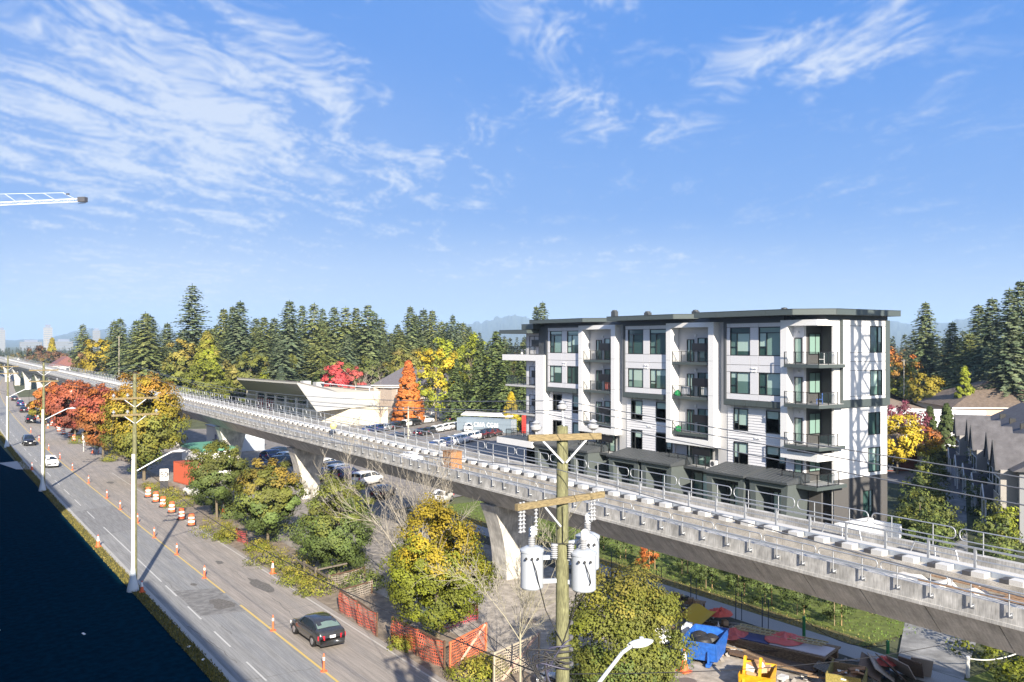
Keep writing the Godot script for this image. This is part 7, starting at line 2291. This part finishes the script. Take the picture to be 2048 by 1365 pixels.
	fence("dark red mesh fence in the shade behind the yellow-green maple", V(26.5, 0, 47.2), V(29.5, 0, 48.0), 1.1, Color(0.40, 0.04, 0.05), 0.0)
	fence("beige mesh fence panel with red edge at the bottom of the picture", V(24.6, 0, 38.4), V(28.4, 0, 39.8), 1.6, Color(0.42, 0.36, 0.28), 1.0)
	fence("pale lattice fence panel among the shrubs", V(24.4, 0, 59.6), V(27.6, 0, 60.6), 1.0, Color(0.30, 0.26, 0.22), 0.0)
	fence("second pale lattice fence panel beside the orange mesh fence", V(24.0, 0, 56.2), V(26.6, 0, 57.2), 0.9, Color(0.31, 0.27, 0.23), 0.0)
	# broken wooden rails
	o = thing("broken_fence", "broken grey wooden fence rails lying over the shrubs", "fence", V(24.2, 0, 66.0))
	for q in [[Vector3(0, 1.1, 2.0), Vector3(0.1, 1.0, 7.2)], [Vector3(-0.3, 0.6, 4.2), Vector3(1.9, 1.2, 3.2)], [Vector3(0.0, 1.2, 5.0), Vector3(2.0, 1.5, 5.6)], [Vector3(-0.1, 1.3, -0.5), Vector3(0.1, 0.8, 3.4)]]:
		m = MB.new(); m.bar(q[0], q[1], 0.12, 0.10); part("rail", m, mat(0.20, 0.17, 0.14, 0.9, 0, "wood", S1), o)
	for z in [0.0, 2.4, 4.6, 7.0]:
		m = MB.new(); m.box(Vector3(-.07, 0, z - .07), Vector3(.07, 1.3, z + .07)); part("post", m, mat(0.20, 0.17, 0.14, 0.9, 0, "wood", S1), o)
	# litter on the dark cover
	for q in [[4.5, 62.0], [8.6, 58.4], [13.3, 50.0], [13.2, 52.6]]:
		m = MB.new(); m.obox(Transform3D(Basis(Vector3(0.2, 1, 0.1).normalized(), q[0]), Vector3(0, 0.02, 0)), Vector3(0.2, 0.02, 0.14))
		var l := single("litter", m, refl, "white scrap of litter on the dark ground, %s" % ["far left one", "left of the near kerb", "beside the kerb nearest the camera", "second along the kerb"][[4.5, 8.6, 13.3, 13.2].find(q[0])], "litter")
		l.position = V(q[0], 0.11, q[1])


func text(parent: Node3D, s: String, at: Vector3, h: float, m: Material, bold := false) -> MeshInstance3D:
	var f := SystemFont.new()
	f.font_names = PackedStringArray(["Droid Sans"])
	f.font_weight = 700 if bold else 400
	var t := TextMesh.new()
	t.text = s
	t.font = f
	t.font_size = 64
	t.pixel_size = h / 46.0
	t.depth = 0.01
	var o := put("lettering", t, m, parent)
	o.position = at + Vector3(0, h * 0.5, 0)
	return o


func fence(label: String, a: Vector3, b: Vector3, h: float, c: Color, brace: float) -> void:
	var o := thing("mesh_fence", label, "fence", a)
	var d := b - a
	var L := d.length()
	var u := d / L
	var n := u.cross(Vector3.UP)
	var wood := mat(0.16, 0.09, 0.055, 0.9, 0, "wood", Vector3.ONE)
	var net := mat(c.r, c.g, c.b, 0.6)
	net.backlight_enabled = true
	net.backlight = Color(0.4, 0.4, 0.4)
	var k := maxi(1, int(round(L / 3.2)))
	for i in k + 1:
		var m := MB.new(); m.bar(u * L * i / k + n * 0.04, u * L * i / k + n * 0.04 + Vector3(0.02, h + 0.08, 0), 0.09, 0.09)
		part("post", m, wood if brace == 0.0 else net, o)
	for i in k:
		var m := MB.new(); m.bar(u * L * i / k + Vector3.UP * h, u * L * (i + 1) / k + Vector3.UP * (h - 0.06), 0.07, 0.09); part("rail", m, wood if brace == 0.0 else net, o)
	if brace > 0:
		var m := MB.new(); m.bar(u * 0.6 + Vector3.UP * 0.1 + n * 0.1, u * L * 0.98 + Vector3.UP * h + n * 0.05, 0.1, 0.08); part("brace", m, mat(0.55, 0.36, 0.28, 0.8), o)
	# net: crossed strips that sag and billow
	var m := MB.new()
	var nx := int(L / 0.13)
	var ny := int(h / 0.16)
	var at := func(x: float, y: float) -> Vector3:
		var f := x / L
		var sagg := 0.16 * sin(f * PI * k) * sin(f * PI * k) * y / h
		return u * x + Vector3.UP * (y - sagg) + n * (0.09 * sin(x * 2.3 + y * 1.7) + 0.05 * sin(x * 6.1 + y * 3.0))
	for i in nx + 1:
		var x := L * i / nx
		for j in ny:
			var y0 := h * j / ny
			var y1 := h * (j + 1) / ny
			m.quad(at.call(x - 0.018, y0), at.call(x + 0.018, y0), at.call(x + 0.018, y1), at.call(x - 0.018, y1))
	for j in ny + 1:
		var y := h * j / ny
		for i in nx:
			var x0 := L * i / nx
			var x1 := L * (i + 1) / nx
			var e := Vector3.UP * 0.022
			m.quad(at.call(x0, y) - e + n * 0.004, at.call(x1, y) - e + n * 0.004, at.call(x1, y) + e + n * 0.004, at.call(x0, y) + e + n * 0.004)
	part("net", m, net, o)


# ------------------------------------------------------------------ builders' yard under the track
func box_parts(o: Node3D, nm: String, list: Array, m: Material) -> void:
	for q in list:
		var b := MB.new(); b.box(q[0], q[1]); part(nm, b, m, o)


func make_yard() -> void:
	rng.seed = 61
	var S1 := Vector3.ONE
	var blue := mat(0.025, 0.14, 0.55, 0.45, 0, "blotch", S1 * 0.6)
	var yel := mat(0.72, 0.38, 0.008, 0.45, 0, "blotch", S1 * 0.6)
	var wood := mat(0.33, 0.22, 0.13, 0.9, 0, "wood", Vector3(1, 1, 0.3))
	var ply := mat(0.44, 0.31, 0.18, 0.85, 0, "wood", S1)
	var dark := mat(0.02, 0.02, 0.022, 0.6)
	var steel := mat(0.35, 0.37, 0.4, 0.5, 0.5)
	# blue tipping skip: sloped front, open top
	var o := thing("tipping_bin", "blue open steel tipping bin with black bags in it", "skip", V(36.3, 0.06, 35.2), 0.52)
	o.scale = Vector3(1.12, 0.88, 1.12)
	var W := 0.85
	var prof := [Vector2(-0.95, 0.25), Vector2(0.65, 0.25), Vector2(1.55, 1.35), Vector2(-1.15, 1.35)]
	for sd in [-W, W]:
		var m := MB.new()
		m.prism(prof, Vector3(0, 0, sd - 0.02), Vector3.RIGHT, Vector3.UP, Vector3(0, 0, 0.04)); part("side_plate", m, blue, o)
	for e in [[prof[0], prof[1]], [prof[1], prof[2]], [prof[3], prof[0]]]:
		var m := MB.new(); m.bar(Vector3(e[0].x, e[0].y, 0), Vector3(e[1].x, e[1].y, 0), W * 2.0 - 0.06, 0.04); part("floor_plate", m, blue, o)
	for e in [[Vector3(-1.15, 1.37, -W), Vector3(1.55, 1.37, -W)], [Vector3(-1.15, 1.37, W), Vector3(1.55, 1.37, W)], [Vector3(-1.15, 1.37, -W), Vector3(-1.15, 1.37, W)], [Vector3(1.55, 1.37, -W), Vector3(1.55, 1.37, W)]]:
		var m := MB.new(); m.bar(e[0], e[1], 0.07, 0.07); part("rim", m, blue, o)
	for z in [-0.5, 0.5]:
		var m := MB.new(); m.box(Vector3(-1.3, 0, z - 0.1), Vector3(1.0, 0.18, z + 0.1)); m.box(Vector3(-1.2, 0.18, z - 0.04), Vector3(-1.1, 0.9, z + 0.04)); part("fork_pocket", m, blue, o)
	for q in [[-0.2, 0.0], [0.3, 0.25], [0.5, -0.35]]:
		var m := MB.new(); m.lathe(Vector3(q[0], 0.6, q[1]), [Vector2(0.4, 0), Vector2(0.48, 0.35), Vector2(0.36, 0.68), Vector2(0.12, 0.82), Vector2(0.01, 0.84)], 10); var bg := single("rubbish_bag", m, dark, "black rubbish bag in the blue bin, %s" % ["left one", "rear one", "right one"][[-0.2, 0.3, 0.5].find(q[0])], "rubbish bag")
		bg.transform = o.transform
	# yellow skip full of cardboard and timber
	o = thing("tipping_bin", "yellow steel tipping bin heaped with cardboard and timber", "skip", V(35.3, 0.06, 30.6), 0.55)
	o.scale = Vector3(0.95, 0.8, 0.95)
	for sd in [-0.8, 0.8]:
		var m := MB.new(); m.prism([Vector2(-0.8, 0.2), Vector2(0.8, 0.2), Vector2(1.25, 1.15), Vector2(-1.0, 1.15)], Vector3(0, 0, sd - 0.02), Vector3.RIGHT, Vector3.UP, Vector3(0, 0, 0.04)); part("side_plate", m, yel, o)
	for e in [[Vector3(-0.8, 0.2, 0), Vector3(0.8, 0.2, 0)], [Vector3(0.8, 0.2, 0), Vector3(1.25, 1.15, 0)], [Vector3(-1.0, 1.15, 0), Vector3(-0.8, 0.2, 0)]]:
		var m := MB.new(); m.bar(e[0], e[1], 1.56, 0.04); part("floor_plate", m, yel, o)
	for z in [-0.55, 0.25]:
		var m := MB.new(); m.bar(Vector3(-1.1, 0.3, z), Vector3(-0.45, 2.05, z), 0.14, 0.14); m.bar(Vector3(-0.45, 2.05, z), Vector3(-0.2, 1.9, z), 0.13, 0.13); part("lifting_arm", m, yel, o)
	var root := o.transform
	for i in 9:
		var m := MB.new(); m.obox(Transform3D(Basis.from_euler(Vector3(rng.randf_range(-.5, .5), rng.randf() * 3.0, rng.randf_range(-.5, .5))), Vector3.ZERO), Vector3(rng.randf_range(.3, .6), rng.randf_range(.08, .35), rng.randf_range(.3, .6)))
		var c := single("cardboard_box", m, [mat(0.40, 0.25, 0.14, 0.9), mat(0.62, 0.58, 0.53, 0.8), mat(0.30, 0.17, 0.09, 0.9)][i % 3], "crushed %s box in the yellow bin, %s from its left" % [["brown", "white", "dark brown"][i % 3], ORD[i]], "box", Vector3.ZERO, "rubbish in the yellow bin")
		c.position = root * Vector3(-0.5 + 0.17 * i, 1.05 + rng.randf() * 0.25, rng.randf_range(-.5, .5))
	# timber bin of wood scraps at the bottom edge
	o = thing("scrap_box", "plywood box of scrap wood and paper at the bottom right", "crate", V(39.3, 0.06, 28.3), 0.5)
	o.scale = Vector3(1, 0.8, 1)
	for q in [[Vector3(-1.2, 0, -0.8), Vector3(-1.15, 1.1, 0.8)], [Vector3(-1.2, 0, -0.85), Vector3(1.2, 1.1, -0.8)], [Vector3(1.15, 0, -0.8), Vector3(1.2, 0.9, 0.8)], [Vector3(-1.2, 0, 0.8), Vector3(1.2, 0.8, 0.85)]]:
		var m := MB.new(); m.box(q[0], q[1]); part("plywood_side", m, mat(0.36, 0.30, 0.08, 0.85, 0, "wood", S1) if q[0].x < -1.0 else ply, o)
	root = o.transform
	for i in 16:
		var m := MB.new(); m.obox(Transform3D(Basis.from_euler(Vector3(rng.randf_range(-.5, .5), rng.randf() * 3.0, rng.randf_range(-.5, .5))), Vector3.ZERO), Vector3(rng.randf_range(.2, .9), rng.randf_range(.03, .1), rng.randf_range(.1, .4)))
		var c := single("scrap_piece", m, [mat(0.70, 0.68, 0.64, 0.8), mat(0.36, 0.20, 0.11, 0.9), mat(0.20, 0.11, 0.06, 0.9)][i % 3], "%s scrap in the plywood scrap box, %s one" % [["white paper", "brown wood", "dark wood"][i % 3], ORD[i]], "scrap", Vector3.ZERO, "scraps in the plywood box")
		c.position = root * Vector3(rng.randf_range(-.9, .9), 0.55 + rng.randf() * 0.4, rng.randf_range(-.6, .6))
	# big leaning sheets right of it
	for i in 6:
		var m := MB.new(); m.obox(Transform3D(Basis.from_euler(Vector3(0.5 + 0.12 * i, 0.6 + 0.35 * i, 0.2)), Vector3.ZERO), Vector3(1.8 - 0.15 * i, 0.05, 1.2))
		var c := single("board", m, [mat(0.24, 0.17, 0.13, 0.9, 0, "wood", S1), mat(0.34, 0.29, 0.25, 0.9)][i % 2], "large %s board leaning in the rubbish heap, %s from the left" % [["brown", "grey"][i % 2], ORD[i]], "board", Vector3.ZERO, "boards in the rubbish heap")
		c.position = V(41.4 + i * 0.42, 0.55, 28.4 - i * 0.3)
	# long platform of steel and timber with ladders and red netting on it
	o = thing("timber_platform", "long low steel and timber platform in the shade under the track", "platform", V(40.6, 0.04, 33.6), 0.30)
	box_parts(o, "bearer", [[Vector3(-1.1, 0, -2.9), Vector3(-0.9, 0.5, 2.9)], [Vector3(0.9, 0, -2.9), Vector3(1.1, 0.5, 2.9)]], wood)
	for i in 7:
		var m := MB.new(); m.box(Vector3(-1.2 + i * 0.35, 0.5, -3.0), Vector3(-0.88 + i * 0.35, 0.58, 3.0)); part("plank", m, wood, o)
	for i in 5:
		var m := MB.new(); m.box(Vector3(-1.75 - 0.22 * i, 0.02 + 0.03 * i, -2.6 + 0.2 * i), Vector3(-1.58 - 0.22 * i, 0.2 + 0.02 * i, 2.9)); part("beam", m, mat(0.14, 0.085, 0.055, 0.9, 0, "wood", S1), o)
	root = o.transform
	var m := MB.new(); m.box(Vector3(-1.0, 0.6, -0.2), Vector3(0.6, 0.64, 2.9)); var s := single("plastic_sheet", m, mat(0.50, 0.46, 0.50, 0.5), "pale sheet lying on the left end of the platform", "sheet"); s.transform = root
	m = MB.new(); m.box(Vector3(-1.05, 0.6, -2.9), Vector3(0.5, 0.63, -0.25)); s = single("tarpaulin", m, mat(0.02, 0.035, 0.16, 0.5), "dark blue tarpaulin spread on the platform", "tarpaulin"); s.transform = root
	for i in 2:
		var ld := thing("ladder", "metal ladder lying on the platform, %s one" % ["rear", "front"][i], "ladder")
		ld.transform = root * Transform3D(Basis(Vector3.UP, 0.05 * i), Vector3(0.75 - 0.65 * i, 0.72 + 0.06 * i, 0))
		for x in [-0.2, 0.2]:
			m = MB.new(); m.box(Vector3(x - .03, 0, -2.8), Vector3(x + .03, 0.08, 2.4)); part("stile", m, mat(0.42, 0.36, 0.2, 0.5), ld)
		for k in 17:
			m = MB.new(); m.box(Vector3(-.2, 0.02, -2.7 + k * 0.3), Vector3(.2, 0.06, -2.66 + k * 0.3)); part("rung", m, mat(0.42, 0.36, 0.2, 0.5), ld)
	for q in [[Vector3(0.2, 0.68, 0.2), 1.15, "crumpled red netting draped over the middle of the platform"], [Vector3(-0.5, 0.55, -2.6), 1.0, "crumpled red netting at the right end of the platform"], [Vector3(0.2, 0.55, 5.6), 0.6, "crumpled red netting behind the yellow sheet"]]:
		m = crumple(q[1], 0.42, mat(0.5, 0.06, 0.05).albedo_color)
		s = single("netting", m, mat(0.60, 0.13, 0.12, 0.8), q[2], "netting")
		s.transform = root * Transform3D(Basis(), q[0])
	m = crumple(0.4, 0.6, Color.WHITE); s = single("sack", m, mat(0.55, 0.56, 0.60, 0.6), "pale plastic sack at the right end of the platform", "sack"); s.transform = root * Transform3D(Basis(), Vector3(-0.2, 0.4, -3.6))
	o = thing("pallet", "grey wooden pallet leaning by the pale sack", "pallet", V(40.0, 0.06, 30.2), 0.4)
	o.rotation.x = 0.3
	for i in 6:
		m = MB.new(); m.box(Vector3(-.6 + i * 0.21, 0.2, -0.5), Vector3(-.46 + i * 0.21, 0.24, 0.5)); part("slat", m, mat(0.33, 0.30, 0.27, 0.9, 0, "wood", S1), o)
	for z in [-0.45, 0, 0.45]:
		m = MB.new(); m.box(Vector3(-.6, 0.05, z - .04), Vector3(.6, 0.2, z + .04)); part("bearer", m, wood, o)
	# heap behind the bin: yellow sheet, tables, stones
	o = thing("workbench", "cluttered wooden workbench in the shade behind the blue bin", "workbench", V(41.2, 0.04, 41.6), 0.4)
	m = MB.new(); m.box(Vector3(-.5, .8, -1.2), Vector3(.5, .88, 1.2)); part("bench_top", m, wood, o)
	for x in [-.42, .42]:
		for z in [-1.1, 1.1]:
			m = MB.new(); m.box(Vector3(x - .05, 0, z - .05), Vector3(x + .05, .8, z + .05)); part("leg", m, wood, o)
	for i in 5:
		m = MB.new(); m.obox(Transform3D(Basis(Vector3.UP, i * 0.7), Vector3.ZERO), Vector3(0.3, 0.25, 0.4))
		s = single("crate", m, [wood, ply, dark][i % 3], "small crate on the cluttered workbench, %s from the left" % ORD[i], "crate", Vector3.ZERO, "crates on the workbench")
		s.position = V(41.2, 1.05, 42.6 - i * 0.5)
	m = MB.new()
	for i in 8:
		m.quad(Vector3(-0.7, 0.35 + 0.10 * sin(i * 0.8), -1.0 + i * 0.25), Vector3(-0.7, 0.35 + 0.10 * sin(i * 0.8 + 0.8), -0.75 + i * 0.25), Vector3(0.7, 0.95 + 0.1 * sin(i * 0.8 + 0.8), -0.75 + i * 0.25), Vector3(0.7, 0.95 + 0.1 * sin(i * 0.8), -1.0 + i * 0.25))
	s = single("yellow_sheet", m, mat(0.55, 0.36, 0.02, 0.7), "bent yellow sheet leaning beside the workbench", "sheet"); s.position = V(40.2, 0.04, 39.6)
	m = crumple(0.85, 0.5, Color.WHITE); s = single("netting", m, mat(0.58, 0.08, 0.05, 0.7), "crumpled red netting behind the bent yellow sheet", "netting"); s.position = V(41.4, 0.7, 38.9)
	m = MB.new(); m.lathe(Vector3.ZERO, [Vector2(0.01, 0.32), Vector2(0.8, 0.3), Vector2(0.85, 0.1), Vector2(0.8, 0)], 16); s = single("concrete_ring", m, mat(0.24, 0.23, 0.2, 0.9), "round concrete slab lying in the shade behind the platform", "slab"); s.position = V(41.4, 0.03, 36.8)
	m = MB.new()
	for i in 160:
		m.col = Color(0.34, 0.32, 0.3) * rng.randf_range(0.5, 1.2)
		m.obox(Transform3D(Basis.from_euler(Vector3(rng.randf(), rng.randf() * 3, rng.randf())), V(rng.randf_range(36.5, 42.5), 0.08, rng.randf_range(27, 47))), Vector3(rng.randf_range(.06, .3), rng.randf_range(.05, .16), rng.randf_range(.06, .3)))
	single("rubble", m, vmat(), "scattered stones and rubble in the builders' yard", "rubble", Vector3.ZERO, "", "stuff")
	# loose planks, pipes and small boxes strewn about
	for i in 34:
		var L := rng.randf_range(0.8, 3.4)
		m = MB.new(); m.obox(Transform3D(Basis(Vector3.UP, 0.3 + rng.randf_range(-.5, .5)) * Basis(Vector3.RIGHT, rng.randf_range(-.12, .12)), Vector3.ZERO), Vector3(rng.randf_range(.08, .22), rng.randf_range(.04, .09), L))
		var pz := V(rng.randf_range(38.2, 42.2), 0.12 + rng.randf() * 0.35, rng.randf_range(27.5, 43.0))
		s = single("plank", m, [wood, ply, mat(0.16, 0.10, 0.07, 0.9, 0, "wood", S1), mat(0.32, 0.31, 0.30, 0.9, 0, "wood", S1)][i % 4], "%s loose %s plank in the builders' yard, %s of its kind from the left" % [["long", "short"][int(L < 2.0)], ["brown", "tan", "dark", "grey"][i % 4], ORD[i / 4]], "plank", Vector3.ZERO, "loose planks in the builders' yard"); s.position = pz
	for i in 12:
		m = MB.new(); m.obox(Transform3D(Basis(Vector3.UP, rng.randf() * 3.0), Vector3.ZERO), Vector3(rng.randf_range(.2, .5), rng.randf_range(.15, .4), rng.randf_range(.2, .5)))
		s = single("box", m, [mat(0.42, 0.28, 0.17, 0.9), mat(0.55, 0.55, 0.56, 0.7), mat(0.05, 0.09, 0.20, 0.6)][i % 3], "small %s box lying in the builders' yard, %s of its colour" % [["cardboard", "white", "dark blue"][i % 3], ORD[i / 3]], "box", Vector3.ZERO, "boxes in the builders' yard"); s.position = V(rng.randf_range(37.0, 42.4), 0.2, rng.randf_range(27.5, 44.0))
	# white sacks, window unit, wheel, manholes
	m = crumple(0.9, 0.8, Color.WHITE); s = single("sheeting", m, mat(0.72, 0.72, 0.72, 0.5), "heap of white plastic sheeting left of the blue bin", "sheeting"); s.position = V(36.3, 0.2, 38.6)
	o = thing("window_unit", "white window unit standing behind the blue bin", "window", V(38.0, 0.05, 38.2), 0.5)
	m = MB.new(); m.box(Vector3(-.5, 0, -.2), Vector3(.5, .75, .2)); part("case", m, mat(0.66, 0.68, 0.72, 0.5), o)
	for x in [-.25, .2]:
		m = MB.new(); m.box(Vector3(x - .17, .18, .2), Vector3(x + .17, .6, .21)); part("pane", m, glassy(0.05, 0.07, 0.1), o)
	for q in [[34.6, 36.6, 0.28, "old tyre leaning on the white sheeting"]]:
		m = MB.new()
		for k in 14:
			m.tube(Vector3(cos(TAU * k / 14) * q[2], 0, sin(TAU * k / 14) * q[2]), Vector3(cos(TAU * (k + 1) / 14) * q[2], 0, sin(TAU * (k + 1) / 14) * q[2]), 0.1, 0.1, 7)
		s = single("tyre", m, mat(0.03, 0.03, 0.03, 0.9), q[3], "tyre"); s.position = V(q[0], 0.3, q[1]); s.rotation = Vector3(1.2, 0.4, 0)
	for q in [[33.0, 33.2, 0.42, "dark round manhole cover on the concrete pad"], [32.0, 46.0, 0.45, "dark round manhole in the pale gravel yard"]]:
		m = MB.new(); m.lathe(Vector3.ZERO, [Vector2(q[2] + 0.08, 0), Vector2(q[2] + 0.08, 0.03), Vector2(q[2], 0.045), Vector2(0.01, 0.045)], 18); s = single("manhole_cover", m, mat(0.13, 0.11, 0.1, 0.8), q[3], "manhole cover"); s.position = V(q[0], 0.05, q[1])
	# rebar posts and slack black cords along the footpath, a green post
	for i in 6:
		var p := [[43.0, 51.0], [43.1, 46.3], [43.0, 42.9], [43.0, 39.0], [43.0, 36.9], [43.1, 57.0]][i] as Array
		m = MB.new(); m.tube(Vector3.ZERO, Vector3(0, 1.9, 0), 0.03, 0.03, 5, true); m.tube(Vector3(0.2, 0, 0.3), Vector3(0.2, 1.8, 0.3), 0.025, 0.025, 5, true)
		s = single("steel_stake", m, mat(0.02, 0.03, 0.06, 0.6), "pair of thin dark stakes at the edge of the footpath, %s from the left" % ORD[[1, 2, 3, 4, 5, 0][i]], "stake", Vector3.ZERO, "stakes along the footpath"); s.position = V(p[0], 0.03, p[1])
	for q in [[42.7, 33.6], [42.9, 28.4]]:
		m = MB.new(); m.tube(Vector3.ZERO, Vector3(0, 1.6, 0), 0.09, 0.09, 8, true); s = single("green_post", m, mat(0.01, 0.16, 0.05, 0.6), "green post beside the footpath, %s" % ("behind the platform" if q[1] > 30 else "by the leaning boards"), "post"); s.position = V(q[0], 0.03, q[1])
	m = MB.new(); m.path(sag(V(43.0, 1.4, 39.0), V(42.7, 1.5, 33.6), 0.45), 0.02, 4); m.path(sag(V(42.7, 1.5, 33.6), V(42.9, 1.4, 28.4), 0.6), 0.02, 4)
	single("rope", m, dark, "slack dark rope hung along the footpath", "rope", V(42.9, 1, 34))
	m = MB.new(); m.path(sag(V(45.6, 1.0, 25.6), V(49.5, 1.1, 24.5), 0.3), 0.03, 6); m.tube(V(45.6, 0, 25.6), V(45.6, 1.1, 25.6), 0.1, 0.1, 8, true)
	single("rope_barrier", m, mat(0.72, 0.72, 0.70, 0.6), "white rope barrier before the bright green shrub", "barrier", V(45.6, 0, 25.6))
	# orange and other containers across the road
	o = thing("shipping_container", "orange-red steel shipping container behind the speed sign", "container", V(29.2, 0.02, 114.5), 0.17)
	container(o, 2.4, 2.6, 6.0, mat(0.46, 0.10, 0.05, 0.6, 0, "fine", S1 * 0.4))
	o = thing("site_hut", "white site hut with green trimmed roof behind the orange container", "hut", V(33.5, 0.02, 124.0), 0.1)
	m = MB.new(); m.box(Vector3(-2, 0, -4), Vector3(2, 3.2, 4)); part("wall", m, mat(0.72, 0.72, 0.72, 0.7), o)
	m = MB.new(); m.box(Vector3(-2.2, 3.2, -4.2), Vector3(2.2, 3.6, 4.2)); part("roof", m, mat(0.10, 0.28, 0.20, 0.6), o)
	m = MB.new(); m.box(Vector3(-2.02, 0.1, 1.0), Vector3(-1.98, 2.2, 2.0)); part("door", m, mat(0.2, 0.22, 0.25), o)
	o = thing("site_hut", "long grey-white site hut under the track at left", "hut", V(45.0, 0.02, 150.0), 0.0)
	m = MB.new(); m.box(Vector3(-3, 0, -6), Vector3(3, 3.4, 6)); part("wall", m, mat(0.45, 0.5, 0.56, 0.7), o)
	m = MB.new(); m.box(Vector3(-3.2, 3.4, -6.2), Vector3(3.2, 3.6, 6.2)); part("roof", m, mat(0.25, 0.26, 0.28, 0.6), o)
	m = MB.new(); m.box(Vector3(-3.03, 0.2, -1), Vector3(-2.98, 2.3, 0.1)); part("door", m, mat(0.08, 0.1, 0.2), o)
	o = thing("rubbish_container", "dark blue open container beside the first row of parked cars under the track", "container", V(40.2, 0.02, 117.5), 0.3)
	m = MB.new(); m.prism([Vector2(-1.0, 0), Vector2(1.0, 0), Vector2(1.2, 1.5), Vector2(-1.2, 1.5)], Vector3(0, 0, 1.8), Vector3.RIGHT, Vector3.UP, Vector3(0, 0, -3.6)); part("body", m, mat(0.01, 0.045, 0.13, 0.5), o)
	m = MB.new(); m.box(Vector3(-1.1, 1.5, -1.7), Vector3(1.1, 1.52, 1.7)); part("lid", m, mat(0.01, 0.035, 0.10, 0.5), o)
	o = thing("shipping_container", "long pale blue-grey shipping container with white letters behind the car lot", "container", V(94.6, 0.02, 150.2), 0.0)
	o.rotation.y = atan2(5.9, 11.1)
	container(o, 2.44, 2.6, 12.2, mat(0.23, 0.29, 0.35, 0.6, 0, "fine", S1 * 0.4))
	var t := text(o, "CMA CGM", Vector3(-1.27, 0.95, 0.6), 0.85, mat(0.78, 0.8, 0.82, 0.6), true)
	t.rotation.y = -PI / 2
	o = thing("canopy_roof", "white flat tarpaulin roof over the pale shipping container", "canopy", V(96.5, 2.9, 152.0), atan2(5.9, 11.1))
	m = MB.new(); m.prism([Vector2(-1.6, 0), Vector2(1.8, 0), Vector2(1.8, 0.12), Vector2(0.2, 0.7), Vector2(-1.6, 0.12)], Vector3(0, 0, 5.6), Vector3.RIGHT, Vector3.UP, Vector3(0, 0, -11.4)); part("sheet", m, mat(0.72, 0.70, 0.66, 0.7), o)
	for z in [-5.5, 5.3]:
		m = MB.new(); m.box(Vector3(1.6, -2.9, z - .06), Vector3(1.72, 0, z + .06)); part("post", m, steel, o)
	o = thing("shipping_container", "red shipping container behind the pale container, beside the block", "container", V(101.0, 0.02, 141.5), atan2(5.9, 11.1))
	container(o, 2.44, 3.4, 6.0, mat(0.50, 0.045, 0.035, 0.6))


func crumple(r: float, h: float, _c: Color) -> MB:
	var m := MB.new()
	var f := FastNoiseLite.new()
	f.seed = rng.randi() % 999
	f.frequency = 1.6 / r
	var at := func(i: int, j: int) -> Vector3:
		var a := TAU * i / 16.0
		var q := j / 6.0
		var p := Vector3(cos(a), 0, sin(a)) * r * q
		var y := h * pow(1.0 - q, 0.7) * (0.7 + 0.9 * f.get_noise_3dv(p * 2.0 + Vector3(3, 1, 2)))
		p *= 1.0 + 0.35 * f.get_noise_3dv(p + Vector3(9, 4, 1))
		return Vector3(p.x, y, p.z)
	for i in 16:
		for j in 6:
			m.quad(at.call(i, j), at.call(i + 1, j), at.call(i + 1, j + 1), at.call(i, j + 1))
	return m


func container(o: Node3D, w: float, h: float, l: float, mm: Material) -> void:
	var m := MB.new()
	m.box(Vector3(-w * 0.5 + 0.05, 0.12, -l * 0.5 + 0.05), Vector3(w * 0.5 - 0.05, h - 0.03, l * 0.5 - 0.05))
	part("shell", m, mm, o)
	m = MB.new()
	var n := int(l / 0.28)
	for i in n:   # corrugated long sides
		var z := -l * 0.5 + 0.1 + (l - 0.2) * i / n
		for x in [-w * 0.5, w * 0.5 - 0.055]:
			m.box(Vector3(x, 0.15, z), Vector3(x + 0.055, h - 0.1, z + 0.14))
	part("corrugation", m, mm, o).set_meta("kind", "stuff")
	m = MB.new()
	for x in [-w * 0.5 - 0.01, w * 0.5 - 0.09]:
		for z in [-l * 0.5, l * 0.5 - 0.1]:
			m.box(Vector3(x, 0, z), Vector3(x + 0.1, h, z + 0.1))
		m.box(Vector3(x, h - 0.1, -l * 0.5), Vector3(x + 0.1, h, l * 0.5)); m.box(Vector3(x, 0.02, -l * 0.5), Vector3(x + 0.1, 0.14, l * 0.5))
	part("corner_frame", m, mm, o)
	for x in [-0.55, 0.55]:
		m = MB.new(); m.box(Vector3(x - 0.52, 0.15, l * 0.5 - 0.05), Vector3(x + 0.52, h - 0.1, l * 0.5 - 0.01)); var d := part("door", m, mm, o)
		m = MB.new()
		for k in [-0.25, 0.25]:
			m.tube(Vector3(x + k, 0.15, l * 0.5 + 0.02), Vector3(x + k, h - 0.1, l * 0.5 + 0.02), 0.025, 0.025, 6)
		put("lock_rod", m.mesh(), mat(0.6, 0.6, 0.6, 0.5, 0.3), d)
